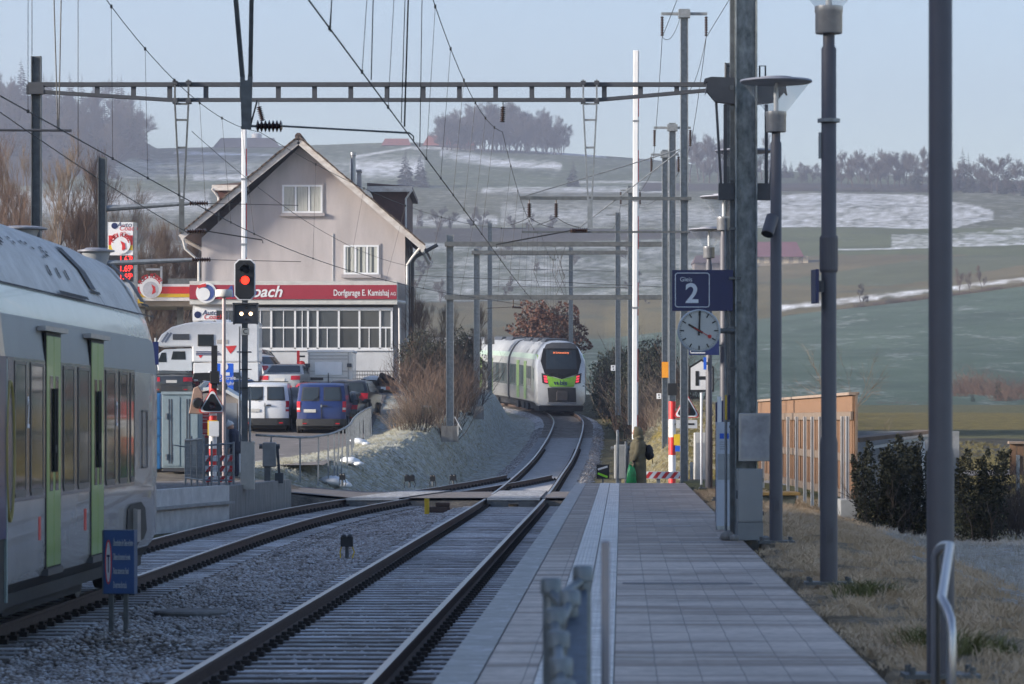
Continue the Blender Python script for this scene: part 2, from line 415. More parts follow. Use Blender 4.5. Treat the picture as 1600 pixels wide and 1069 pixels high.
# ---------------------------------------------------------------- ballast
def ballast_mat(fr):
    m = bpy.data.materials.new('frosted ballast'); m.use_nodes = True; nt = m.node_tree; N = nt.nodes; L = nt.links; b = N['Principled BSDF']
    b.inputs['Roughness'].default_value = .9; b.inputs['Specular IOR Level'].default_value = .2
    tc = N.new('ShaderNodeTexCoord'); vo = N.new('ShaderNodeTexVoronoi'); vo.inputs['Scale'].default_value = 17; L.new(tc.outputs['Object'], vo.inputs[0])
    r = N.new('ShaderNodeValToRGB'); e = r.color_ramp.elements; e[0].color = (.13,.115,.10,1); e[1].color = (.48,.43,.39,1)
    sp = N.new('ShaderNodeSeparateXYZ'); L.new(vo.outputs['Color'], sp.inputs[0]); L.new(sp.outputs[0], r.inputs[0])
    dr = N.new('ShaderNodeMapRange'); dr.inputs[1].default_value = .0; dr.inputs[2].default_value = .65; dr.inputs[3].default_value = 1; dr.inputs[4].default_value = .25; L.new(vo.outputs['Distance'], dr.inputs[0])
    mu = N.new('ShaderNodeMixRGB'); mu.blend_type = 'MULTIPLY'; mu.inputs[0].default_value = 1; L.new(r.outputs[0], mu.inputs[1]); L.new(dr.outputs[0], mu.inputs[2])
    n = N.new('ShaderNodeTexNoise'); n.inputs['Scale'].default_value = .8; n.inputs['Detail'].default_value = 9; n.inputs['Roughness'].default_value = .75; L.new(tc.outputs['Object'], n.inputs[0])
    ad = N.new('ShaderNodeMath'); ad.operation = 'MULTIPLY_ADD'; L.new(sp.outputs[1], ad.inputs[0]); ad.inputs[1].default_value = .35; L.new(n.outputs['Fac'], ad.inputs[2])
    mr = N.new('ShaderNodeMapRange'); mr.inputs[1].default_value = .78-fr; mr.inputs[2].default_value = .98-fr; mr.inputs[4].default_value = .8; L.new(ad.outputs[0], mr.inputs[0])
    m3 = N.new('ShaderNodeMixRGB'); L.new(mr.outputs[0], m3.inputs[0]); L.new(mu.outputs[0], m3.inputs[1]); m3.inputs[2].default_value = (.66,.66,.66,1)
    L.new(m3.outputs[0], b.inputs['Base Color'])
    bp = N.new('ShaderNodeBump'); bp.inputs['Strength'].default_value = 1; bp.inputs['Distance'].default_value = .05; bp.invert = True
    L.new(vo.outputs['Distance'], bp.inputs['Height']); L.new(bp.outputs[0], b.inputs['Normal'])
    return m
m_ball = ballast_mat(.12)
def _stain():
    N = m_ball.node_tree.nodes; L = m_ball.node_tree.links; b = N['Principled BSDF']; s = b.inputs['Base Color'].links[0].from_socket; a = N.new('ShaderNodeAttribute'); a.attribute_name = 'stain'; x = N.new('ShaderNodeMixRGB'); x.blend_type = 'MULTIPLY'; x.inputs[0].default_value = 1; L.new(s,x.inputs[1]); L.new(a.outputs['Color'],x.inputs[2]); L.new(x.outputs[0],b.inputs['Base Color'])
_stain()
def ballast_z(X, Y):
    """bed under both tracks: flat at sleeper tops, shoulders falling away"""
    d1 = abs(X-mx(Y)); z = mz(Y)
    t = z - .215 - max(0, d1-1.45)*.42
    if Y < 118:
        d2 = abs(X-bx_(Y)); t2 = z - .215 - max(0, d2-1.45)*.42
        t = max(t, t2); mid = max(0, 1-abs((X-(mx(Y)+bx_(Y))/2))/1.2)
        if bx_(Y) < X < mx(Y): t = max(t, z-.27)
    t += .22*math.exp(-((X+3.72)**2/.45+(Y-34.0)**2/.7))      # small heap round the blue sign
    return t
def ballast():
    from mathutils import noise as mn
    mb = MB(); ys = np.concatenate([np.arange(12,60,.45), np.arange(60,89.5,.6)]); nn = 90
    def strip(ys, xl, xr, nn):
        o = len(mb.v)
        for Y in ys:
            a, c = xl(Y), xr(Y)
            for i in range(nn):
                X = lerp(a, c, i/(nn-1)); mb.v.append((X, Y, ballast_z(X, Y) + .03*mn.noise(Vector((X*1.1, Y*1.1, 0)))+.02*mn.noise(Vector((X*4,Y*4,2)))))
        for j in range(len(ys)-1):
            for i in range(nn-1):
                a = o+j*nn+i; mb.f.append((a,a+1,a+nn+1,a+nn)); mb.m.append(0)
    strip(ys, lambda Y: bx_(Y)-2.2, lambda Y: edge_r(Y)+.1, nn)
    o = mb.build('ballast_bed', m_ball, smooth='all', kind='structure', recalc=False); cl = []
    for x,y,z in mb.v: q = min(abs(abs(x-mx(y))-.75), abs(abs(x-bx_(y))-.75)); q = math.exp(-(q/.3)**2); cl.append((1-.25*q,1-.42*q,1-.55*q,1))
    colattr(o.data,'stain',cl); mb = MB()
    strip(np.arange(97.6,119,.6), lambda Y: bx_(Y)-2.4, lambda Y: mx(Y)+2.9, 40)
    strip(np.concatenate([np.arange(118.6,200,.8), np.arange(200,244,2)]), lambda Y: mx(Y)-2.9, lambda Y: mx(Y)+3.1, 26)
    mb.build('ballast_bed', ballast_mat(.26), smooth='all', kind='structure', recalc=False)
    # loose stones on top: one uncountable mass
    rs = np.random.RandomState(5); n = 60000
    base = np.array([(1,0,0),(-1,0,0),(0,1,0),(0,-1,0),(0,0,1),(0,0,-1),(.62,.62,.5),(-.62,.62,.5),(-.62,-.62,.5),(.62,-.62,.5)], dtype=np.float64)
    fac = [(0,6,4),(6,2,4),(2,7,4),(7,1,4),(1,8,4),(8,3,4),(3,9,4),(9,0,4),(0,2,6),(2,1,7),(1,3,8),(3,0,9),(0,5,2),(2,5,1),(1,5,3),(3,5,0)]
    vs = []; cnt = 0
    while cnt < n:
        t = rs.rand(); Y = 24 + 64*t**1.35 if rs.rand() < .86 else 98+rs.rand()*80
        if Y < 89: X = rs.uniform(bx_(Y)-2.1, edge_r(Y))
        else: X = rs.uniform(mx(Y)-2.6-(max(0,112-Y)*.12), mx(Y)+2.9)
        d1 = abs(X-mx(Y)); d2 = abs(X-bx_(Y)) if Y < 119 else 9
        on = min(d1, d2)
        if abs(on-.75) < .19: continue
        if on < 1.28 and rs.rand() > (.10 if (Y < 31) else .26 if Y < 89 else .04 if 104 < Y < 160 else .4): continue
        sz = rs.uniform(.016,.036) if on > 1.28 else rs.uniform(.012,.028)
        v = base*(1+rs.uniform(-.3,.3,(10,1)))*sz*np.array([rs.uniform(.8,1.4),rs.uniform(.8,1.3),rs.uniform(.55,1)])
        a = rs.uniform(0,6.28); ca, sa = math.cos(a), math.sin(a)
        v = np.stack([v[:,0]*ca-v[:,1]*sa, v[:,0]*sa+v[:,1]*ca, v[:,2]], 1)
        v += np.array([X, Y, ballast_z(X,Y)+sz*.35]); vs.append(v); cnt += 1
    V = np.concatenate(vs); k = len(fac)
    Fc = (np.array(fac)[None] + (np.arange(n)*10)[:,None,None]).reshape(-1)
    me = bpy.data.meshes.new('ballast_stones'); me.vertices.add(len(V)); me.vertices.foreach_set('co', V.ravel())
    me.loops.add(len(Fc)); me.loops.foreach_set('vertex_index', Fc.astype(np.int32)); me.polygons.add(n*k)
    me.polygons.foreach_set('loop_start', np.arange(0, n*k*3, 3, dtype=np.int32)); me.update(calc_edges=True)
    m = M('ballast stone', (.13,.115,.105), .9, 0, 0, 1.1, 0, .6, col2=(.44,.40,.37), fscale=5); me.materials.append(m)
    o = bpy.data.objects.new('ballast_stones', me); COL.objects.link(o); o['kind'] = 'stuff'
ballast()

# ---------------------------------------------------------------- tracks
m_sleeper = M('frosted concrete sleeper', (.24,.215,.195), .9, 0, .35, 2, .3, .9, fscale=2.2)
_n = m_sleeper.node_tree.nodes; _l = m_sleeper.node_tree.links; _b = _n['Principled BSDF']; _src = _b.inputs['Base Color'].links[0].from_socket; _oi = _n.new('ShaderNodeObjectInfo'); _mr = _n.new('ShaderNodeMapRange'); _mr.inputs[3].default_value = .6; _mr.inputs[4].default_value = 1.15; _l.new(_oi.outputs['Random'], _mr.inputs[0]); _mx = _n.new('ShaderNodeMixRGB'); _mx.blend_type = 'MULTIPLY'; _mx.inputs[0].default_value = 1; _l.new(_src, _mx.inputs[1]); _l.new(_mr.outputs[0], _mx.inputs[2]); _l.new(_mx.outputs[0], _b.inputs['Base Color'])
m_sleepw = M('white frosted sleeper', (.42,.43,.45), .9, 0, .2, 1.5, .2)
m_clip = M('rusty rail clip', (.03,.024,.02), .8, .2, .3, 30)
def rail_profile():  # x (width), z below head top
    return [(-.0335,-.003),(-.026,0),(.026,0),(.0335,-.003),(.036,-.03),(.011,-.045),(.009,-.13),(.07,-.148),(.075,-.16),(-.075,-.16),(-.07,-.148),(-.009,-.13),(-.011,-.045),(-.036,-.03)]
def track(name, label, path, sl_parts, near=None):
    t = thing(name, label, 'railway track')
    tang = []
    for i in range(len(path)):
        d = path[min(i+1,len(path)-1)] - path[max(i-1,0)]; d.z = 0; tang.append(d.normalized())
    pr = rail_profile()
    for side in (-1, 1):
        rings = []
        for p, d in zip(path, tang):
            nrm = Vector((d.y, -d.x, 0)); c = p + nrm*side*.7525
            rings.append([(c.x+nrm.x*a, c.y+nrm.y*a, c.z+b) for a, b in pr])
        mb = MB(); n = len(pr)
        mb.loft(rings)
        cnt = (len(rings)-1)*n
        for k in range(cnt): mb.m[k] = 1 if (k % n) in (0,1,2) else 0
        mb.build('rail', [m_rust, m_railtop], t)
    clips = MB(); rest = MB(); white = MB(); rr = random.Random(2); k = 0
    for i, (p, d) in enumerate(zip(path, tang)):
        if p.y < 14 or (89.6 < p.y < 97.6): continue
        a = math.atan2(d.y, d.x) - math.pi/2
        if p.y < 150:
            for side in (-1,1):
                for q in (-1,1):
                    nrm = Vector((d.y,-d.x,0)); c = p + nrm*(side*.7525+q*.1)
                    clips.cbox((c.x,c.y,c.z-.155), (.10,.13,.05), rz=a); clips.cbox((c.x,c.y,c.z-.125), (.045,.05,.06), rz=a)
        w = .26
        mb = MB() if k < sl_parts and p.y > 22 else white if 104 < p.y < 166 else rest
        mb.cbox((p.x+rr.uniform(-.02,.02), p.y, p.z-.26), (2.5, w, .16), rz=a)
        if mb is not rest and mb is not white: mb.build('sleeper', m_sleeper, t, bevel=.012); k += 1
    clips.build('rail_fastenings', m_clip, t, kind='stuff')
    if white.v: white.build('frosted_sleepers', m_sleepw, t, kind='stuff')
    if rest.v: rest.build('sleepers', m_sleeper, t, kind='stuff')
    return t
TR_MAIN = track('railway_track', 'straight main railway track beside the paved platform, curving left at its far end', MAIN, 100)
TR_SIDE = track('railway_track', 'siding track under the near train, joining the main track past the crossing', BRANCH, 100)

# ---------------------------------------------------------------- platforms
def paver_mat():
    m = bpy.data.materials.new('platform pavers'); m.use_nodes = True; nt = m.node_tree; N = nt.nodes; L = nt.links; b = N['Principled BSDF']
    b.inputs['Roughness'].default_value = .55
    tc = N.new('ShaderNodeTexCoord')
    br = N.new('ShaderNodeTexBrick'); br.offset = 0; br.inputs['Scale'].default_value = 1; br.inputs['Mortar Size'].default_value = .004; br.inputs['Mortar Smooth'].default_value = .2
    br.inputs['Brick Width'].default_value = .25; br.inputs['Row Height'].default_value = .5; br.inputs['Bias'].default_value = 0
    br.inputs['Color1'].default_value = (.185,.145,.12,1); br.inputs['Color2'].default_value = (.285,.23,.19,1); br.inputs['Mortar'].default_value = (.125,.11,.10,1)
    nd = N.new('ShaderNodeTexNoise'); nd.inputs['Scale'].default_value = 3; L.new(tc.outputs['UV'], nd.inputs[0]); vm = N.new('ShaderNodeVectorMath'); vm.operation = 'MULTIPLY_ADD'; vm.inputs[1].default_value = (.018,.018,0); L.new(nd.outputs['Color'], vm.inputs[0]); L.new(tc.outputs['UV'], vm.inputs[2]); L.new(vm.outputs[0], br.inputs['Vector'])
    n = N.new('ShaderNodeTexNoise'); n.inputs['Scale'].default_value = 1; n.inputs['Detail'].default_value = 6; n.inputs['Roughness'].default_value = .6
    mp = N.new('ShaderNodeMapping'); mp.inputs['Scale'].default_value = (.22, 1.9, 1); L.new(tc.outputs['UV'], mp.inputs[0]); L.new(mp.outputs[0], n.inputs[0])
    sp = N.new('ShaderNodeSeparateXYZ'); L.new(tc.outputs['UV'], sp.inputs[0])
    # more frost on the near stretch
    fr = N.new('ShaderNodeMapRange'); fr.inputs[1].default_value = 42; fr.inputs[2].default_value = 37; fr.inputs[3].default_value = -.10; fr.inputs[4].default_value = .06; L.new(sp.outputs[1], fr.inputs[0])
    ad = N.new('ShaderNodeMath'); ad.operation = 'ADD'; L.new(n.outputs['Fac'], ad.inputs[0]); L.new(fr.outputs[0], ad.inputs[1])
    mr = N.new('ShaderNodeMapRange'); mr.inputs[1].default_value = .45; mr.inputs[2].default_value = .60; mr.inputs[4].default_value = .8; L.new(ad.outputs[0], mr.inputs[0])
    fm = N.new('ShaderNodeMath'); fm.operation = 'MULTIPLY'; L.new(mr.outputs[0], fm.inputs[0])
    inv = N.new('ShaderNodeMapRange'); inv.inputs[3].default_value = 1; inv.inputs[4].default_value = .15; L.new(br.outputs['Fac'], inv.inputs[0]); L.new(inv.outputs[0], fm.inputs[1])
    m3 = N.new('ShaderNodeMixRGB'); L.new(fm.outputs[0], m3.inputs[0]); L.new(br.outputs['Color'], m3.inputs[1]); m3.inputs[2].default_value = (.56,.495,.44,1)
    n9 = N.new('ShaderNodeTexNoise'); n9.inputs['Scale'].default_value = 12; n9.inputs['Detail'].default_value = 6; L.new(tc.outputs['UV'], n9.inputs[0])
    m9 = N.new('ShaderNodeMixRGB'); m9.blend_type = 'MULTIPLY'; m9.inputs[0].default_value = .5; L.new(m3.outputs[0], m9.inputs[1])
    r9 = N.new('ShaderNodeMapRange'); r9.inputs[1].default_value = .3; r9.inputs[2].default_value = .7; r9.inputs[3].default_value = .6; r9.inputs[4].default_value = 1.4; L.new(n9.outputs['Fac'], r9.inputs[0]); L.new(r9.outputs[0], m9.inputs[2])
    n7 = N.new('ShaderNodeTexNoise'); n7.inputs['Scale'].default_value = .8; n7.inputs['Detail'].default_value = 7; n7.inputs['Roughness'].default_value = .7; L.new(tc.outputs['UV'], n7.inputs[0]); r7 = N.new('ShaderNodeMapRange'); r7.inputs[1].default_value = .3; r7.inputs[2].default_value = .7; r7.inputs[3].default_value = .62; r7.inputs[4].default_value = 1.2; L.new(n7.outputs['Fac'], r7.inputs[0])
    m7 = N.new('ShaderNodeMixRGB'); m7.blend_type = 'MULTIPLY'; m7.inputs[0].default_value = 1; L.new(m9.outputs[0], m7.inputs[1]); L.new(r7.outputs[0], m7.inputs[2]); L.new(m7.outputs[0], b.inputs['Base Color'])
    bp = N.new('ShaderNodeBump'); bp.inputs['Strength'].default_value = .5; bp.inputs['Distance'].default_value = .01; bp.invert = True; L.new(br.outputs['Fac'], bp.inputs['Height']); L.new(bp.outputs[0], b.inputs['Normal'])
    return m
def strip_mesh(name, mat, x0, x1, y0, y1, z, kind='structure', dy=2.0, uv=True):
    """sheet running along the platform edge; x0/x1 are offsets from the edge"""
    mb = MB(); ys = np.arange(y0, y1+.01, (y1-y0)/max(1,round((y1-y0)/dy)))
    for Y in ys:
        a = x0(Y) if callable(x0) else edge_r(Y)+x0; c = x1(Y) if callable(x1) else edge_r(Y)+x1
        mb.v += [(a,Y,z),(c,Y,z)]
    for j in range(len(ys)-1): mb.f.append((2*j,2*j+1,2*j+3,2*j+2)); mb.m.append(0)
    o = mb.build(name, mat, kind=kind, recalc=False)
    uvl = o.data.uv_layers.new(name='uv')
    for lp in o.data.loops:
        q = o.data.vertices[lp.vertex_index].co; uvl.data[lp.index].uv = (q.x-edge_r(q.y), q.y)
    return o
PW = 2.5
def platform():
    mb = MB(); ys = np.arange(6, 80.7, 2)
    ys[-1] = 80.6; rings = []
    for Y in ys:
        e = edge_r(Y); rings.append([(e+.06,Y,-.5),(e+.06,Y,PH-.14),(e,Y,PH-.14),(e,Y,PH-.012),(e+PW,Y,PH-.012),(e+PW,Y,-.5)])
    mb.loft(rings); mb.build('platform', m_conc, kind='structure')
    pm = paver_mat()
    strip_mesh('platform_edge_strip', M('concrete edge slab', (.36,.36,.34), .8, 0, .15, 4, .2, .35), 0, .23, 6, 80.6, PH)
    strip_mesh('platform_paving', pm, .238, .55, 6, 80.6, PH)
    strip_mesh('platform_paving', pm, 1.0, PW, 6, 80.6, PH)
    # tactile guide strip: ribbed white slabs
    m = bpy.data.materials.new('tactile paving'); m.use_nodes = True; nt = m.node_tree; N = nt.nodes; L = nt.links; b = N['Principled BSDF']; b.inputs['Roughness'].default_value = .7
    tc = N.new('ShaderNodeTexCoord'); br = N.new('ShaderNodeTexBrick'); br.offset = 0; br.inputs['Scale'].default_value = 1; br.inputs['Mortar Size'].default_value = .008
    br.inputs['Brick Width'].default_value = .225; br.inputs['Row Height'].default_value = .3; br.inputs['Color1'].default_value = (.66,.65,.61,1); br.inputs['Color2'].default_value = (.78,.76,.72,1); br.inputs['Mortar'].default_value = (.15,.14,.13,1)
    mp = N.new('ShaderNodeMapping'); mp.inputs['Location'].default_value = (-.55,0,0); L.new(tc.outputs['UV'], mp.inputs[0]); L.new(mp.outputs[0], br.inputs[0])
    wv = N.new('ShaderNodeTexWave'); wv.bands_direction = 'X'; wv.inputs['Scale'].default_value = 8.4; wv.inputs['Distortion'].default_value = .3; L.new(mp.outputs[0], wv.inputs[0])
    n = N.new('ShaderNodeTexNoise'); n.inputs['Scale'].default_value = 5; n.inputs['Detail'].default_value = 8; L.new(tc.outputs['UV'], n.inputs[0])
    r = N.new('ShaderNodeMapRange'); r.inputs[1].default_value = .3; r.inputs[2].default_value = .7; r.inputs[3].default_value = .72; r.inputs[4].default_value = 1.12; L.new(n.outputs['Fac'], r.inputs[0])
    mm = N.new('ShaderNodeMixRGB'); mm.blend_type = 'MULTIPLY'; mm.inputs[0].default_value = 1; L.new(br.outputs['Color'], mm.inputs[1]); L.new(r.outputs[0], mm.inputs[2])
    L.new(mm.outputs[0], b.inputs['Base Color'])
    bp = N.new('ShaderNodeBump'); bp.inputs['Strength'].default_value = .6; bp.inputs['Distance'].default_value = .006; L.new(wv.outputs['Fac'], bp.inputs['Height']); L.new(bp.outputs[0], b.inputs['Normal'])
    strip_mesh('tactile_strip', m, .554, .996, 6, 80.6, PH+.003)
    # thin frosty cross bars left by old joints
    fb = M('frost on drain grating', (.33,.355,.39), .8, 0, .25, 30)
    for Y, a, c in ((47.9,1.06,2.0),(55.4,1.08,2.2),(66.5,1.06,1.75),(41.6,1.5,2.4)):
        strip_mesh('drain_grating', fb, a, c, Y, Y+.13, PH+.003, dy=1)
    strip_mesh('drain_grating', M('drain grating', (.17,.16,.16), .7, 0, .4, 30), 1.05, 2.2, 31.0, 31.35, PH+.003, dy=1)
platform()
# left side: low wall and slab of the other platform
def left_platform():
    pts = [(-7.9,66),(-7.3,71.5),(-6.72,75.0),(-6.2,77.2)]
    a = MB(); b = MB(); s = MB()
    for (x0,y0),(x1,y1) in zip(pts, pts[1:]):
        a.add([(x0,y0,-.4),(x1,y1,-.4),(x1,y1,.56),(x0,y0,.56),(x0-.25,y0,-.4),(x1-.25,y1,-.4),(x1-.25,y1,.56),(x0-.25,y0,.56)],[(0,1,2,3),(4,7,6,5),(3,2,6,7),(0,4,5,1),(0,3,7,4),(1,5,6,2)])
        s.add([(x0+.13,y0,.16),(x1+.13,y1,.16),(x1+.13,y1,.22),(x0+.13,y0,.22),(x0,y0,.16),(x1,y1,.16),(x1,y1,.22),(x0,y0,.22)],[(0,1,2,3),(3,2,6,7),(4,5,1,0),(0,3,7,4),(1,5,6,2)])
    t = thing('platform_wall', 'pale concrete platform wall with a ledge beside the near train', 'wall')
    a.build('wall_slab', M('light concrete', (.52,.51,.49), .85, 0, .2, 3, .3), t); s.build('ledge', m_conc, t)
    b.add([(-6.2,77.2,-.4),(-5.55,88.5,-.4),(-5.55,88.5,.50),(-6.2,77.2,.54),(-6.5,77.2,-.4),(-5.85,88.5,-.4),(-5.85,88.5,.50),(-6.5,77.2,.54)],[(0,1,2,3),(4,7,6,5),(3,2,6,7),(0,4,5,1),(0,3,7,4),(1,5,6,2)])
    o = b.build('platform_wall', m_concd); tag(o, 'dark weathered concrete platform wall end by the level crossing', 'wall')
    g = MB(); g.add([(-6.5,77,.44),(-5.85,88.5,.44),(-5.9,90.5,.44),(-30,90.5,.44),(-30,40,.44),(-8.3,40,.44),(-8.15,66,.44)],[(0,1,2,3,4,5,6)])
    g.build('pavement', M('worn asphalt paving', (.10,.092,.088), .85, 0, .3, 2, .3, .25), kind='structure')
left_platform()
# ---------------------------------------------------------------- level crossing road and parking
m_asph = M('asphalt', (.13,.115,.108), .8, 0, .25, 2.5, .3, .12, fscale=1.5)
def road():
    mb = MB(); n = 40; rows = [89.6,91.5,93.5,95.6,97.6]
    def z(X): return interp(X, [-40,-12,-7,-4,2.5,5,9,30], [.62,.55,.25,.0,0.0,.12,.5,1.0])
    xs = np.linspace(-14, 14, 57)
    for Y in rows:
        for X in xs: mb.v.append((X, Y + (max(0,-X-6)*.25), z(X)+.008))
    nx = len(xs)
    for j in range(len(rows)-1):
        for i in range(nx-1):
            X = (xs[i]+xs[i+1])/2; Y = (rows[j]+rows[j+1])/2
            if min(abs(abs(X-mx(Y))-.7525), abs(abs(X-bx_(Y))-.7525)) < .1: pass
            a = j*nx+i; mb.f.append((a,a+1,a+nx+1,a+nx)); mb.m.append(0)
    mb.build('road', m_asph, kind='structure', recalc=False)
    # crossing panels with pale steel rims between the rails
    pm = M('crossing panel', (.20,.20,.20), .7, .1, .2, 4, .2, .5); rim = M('crossing panel steel rim', (.5,.51,.53), .35, .6, .1, 6)
    for cx, lab in ((mx, 'steel rimmed level crossing panel between the main track rails'), (bx_, 'steel rimmed level crossing panel between the siding rails')):
        t = thing('track_crossing', lab, 'track crossing')
        p = MB(); q = MB()
        y0, y1 = (88.6, 98.0)
        for (a, c) in ((-.66,.66),):
            v = [(cx(y)+s, y, .002+.03) for y in np.linspace(y0,y1,6) for s in (a,c)]
            v2 = [(x,y,zz-.16) for x,y,zz in v]
            o = len(v)
            p.add(v+v2, [(2*j,2*j+1,2*j+3,2*j+2) for j in range(5)]+[(0,o,o+1,1)]+[(10,11,o+11,o+10)])
        for yy in (y0, y1): q.cbox((cx(yy), yy+(-.03 if yy==y0 else .03), .0), (1.34,.05,.05))
        p.build('panel', pm, t, recalc=False); q.build('rim', rim, t)
        for s in (-.35,.35): MB().cbox((cx(y0)+s, y0-.12, -.15), (.45,.12,.2)).build('bracket', m_galvd, t)
    pk = MB(); ys = [100.8,104,110,116,122,128,134,139,143,147,150,158,166]; xs = [-34,-26,-18,-12,-9,-7.2,-6.2,-5.4]
    for Y in ys:
        for X in xs: pk.v.append((X, Y, h_park(Y)+.045))
    nx = len(xs)
    for j in range(len(ys)-1):
        for i in range(nx-1): a = j*nx+i; pk.f.append((a,a+1,a+nx+1,a+nx)); pk.m.append(0)
    pk.build('car_park', M('car park asphalt', (.13,.118,.11), .85, 0, .3, 1.5, .3, .1, fscale=2), kind='structure', recalc=False)
road()
# ================================================================ STATION FURNITURE
m_clear = bpy.data.materials.new('lamp glass'); m_clear.use_nodes = True
def _glass():
    N = m_clear.node_tree.nodes; L = m_clear.node_tree.links; N.remove(N['Principled BSDF'])
    a = N.new('ShaderNodeBsdfTransparent'); a.inputs[0].default_value = (.93,.95,.96,1); g = N.new('ShaderNodeBsdfGlossy'); g.inputs['Roughness'].default_value = .12; d = N.new('ShaderNodeBsdfTranslucent'); d.inputs[0].default_value = (.8,.8,.8,1)
    f = N.new('ShaderNodeFresnel'); x = N.new('ShaderNodeMixShader'); y = N.new('ShaderNodeMixShader'); y.inputs[0].default_value = .12
    L.new(a.outputs[0], y.inputs[1]); L.new(d.outputs[0], y.inputs[2]); x.inputs[0].default_value = .07; L.new(y.outputs[0], x.inputs[1]); L.new(g.outputs[0], x.inputs[2])
    L.new(x.outputs[0], [n for n in N if n.type=='OUTPUT_MATERIAL'][0].inputs[0])
_glass()
m_lamptop = M('lamp cover', (.27,.28,.32), .45, .2, .08, 4, 0, .2)
def make_lamp(label, X, Y, z0=PH, hgt=5.5, first=None):
    t = thing('street_lamp', label, 'lamp post', (X, Y, z0), group='lamp posts along the platform')
    mb = MB(); mb.lathe((0,0,0), [(.078,0),(.078,1.25),(.068,1.3),(.066,4.72),(.052,4.74),(.052,4.86)], 20); mb.build('pole', m_lampgrey, t, smooth=True)
    mb = MB(); mb.box(-.21,.21,-.15,.15,.0,.025); [mb.lathe((sx*.17, sy*.11, .025), [(.018,0),(.018,.04)], 8) for sx in (-1,1) for sy in (-1,1)]; mb.build('base_plate', m_galvd, t)
    mb = MB(); mb.box(-.028,.028,-.086,-.072,.38,.5); mb.lathe((0,-.09,.44), [(.016,0),(.016,-.012)], 8, axis='Y'); mb.build('service_hatch', m_lampgrey, t)
    mb = MB(); mb.lathe((0,0,0), [(.115,4.85),(.12,4.86),(.12,5.03),(.125,5.04),(.125,5.09),(.06,5.1)], 24); mb.build('collar', m_alu, t, smooth=True)
    mb = MB(); mb.lathe((0,0,0), [(.125,5.09),(.40,5.435)], 28); g = MB(); n = 28
    g.v = mb.v; g.f = mb.f[:n]; g.m = [0]*n; g.build('glass_cone', m_clear, t, smooth='all')
    mb = MB(); mb.lathe((0,0,0), [(.02,5.44),(.41,5.43),(.43,5.445),(.42,5.465),(.2,5.48),(.19,5.50),(.02,5.505)], 32); mb.build('cover', m_lamptop, t, smooth=True)
    mb = MB(); mb.lathe((0,0,0), [(.028,5.1),(.028,5.3),(.02,5.43)], 10); mb.build('lamp_tube', M('lamp bulb', (.7,.7,.7), .3), t)
    return t
LAMPS = [(2.41,19.8,'nearest lamp post, thick grey pole running the full picture height beside the steel handrail'),
         (2.79,31.0,'second nearest lamp post, grey pole with only its collar showing at the top edge'),
         (3.12,41.6,'lamp post with whole glass cone lamp and a loudspeaker, right of the steel mast'),
         (3.45,52.4,'lamp post hidden behind the steel mast, with its glass cone spreading on both sides'),
         (3.80,63.2,'slim lamp post behind the ticket validator, lamp partly covered by the steel mast'),
         (4.14,74.0,'farthest lamp post, standing at the far end of the platform behind the clock')]
lamp_objs = [make_lamp(l, X, Y) for X, Y, l in LAMPS]
mb = MB(); mb.lathe((0,0,0), [(.07,4.07),(.10,4.07),(.10,4.10),(.07,4.10)], 20); mb.box(-.09,-.068,-.02,.02,3.75,3.98); mb.build('clamp', m_galv, lamp_objs[1])
mb = MB(); mb.lathe((0,0,0), [(.077,2.75),(.082,2.77),(.082,3.05),(.077,3.07)], 20); mb.build('clamp', m_lampgrey, lamp_objs[1])
mb = MB(); mb.lathe((0,0,0), [(.075,4.55),(.08,4.57),(.08,4.8),(.075,4.82)], 20); mb.build('clamp', m_lampgrey, lamp_objs[0])
# loudspeaker and blue panel hang on the poles
t = thing('loudspeaker', 'grey cylindrical loudspeaker clamped to a lamp post, tilted down', 'loudspeaker', (3.12-.08, 41.6-.12, PH+3.75))
mb = MB(); a = Vector((.03,0,.09)); b = Vector((-.04,-.12,-.12)); mb.tube([a,b], .075, 18); mb.build('housing', m_lampgrey, t, smooth=True)
d = (b-a).normalized(); mb = MB(); mb.tube([b-d*.002, b+d*.006], .062, 18); mb.build('grille', m_black, t)
MB().bar((.02,.02,.08),(.08,.13,.12),.025,.025).build('bracket', m_dark, t)
t = thing('sign_board', 'small blue board seen edge-on, fixed to the left side of a lamp post', 'sign', (2.79-.11, 30.9, PH+2.62))
MB().cbox((-.02,0,0),(.03,.20,.30),rz=R(8)).build('panel', m_blue, t, bevel=.006); MB().box(0,.06,-.02,.02,-.05,.05).build('bracket', m_dark, t)

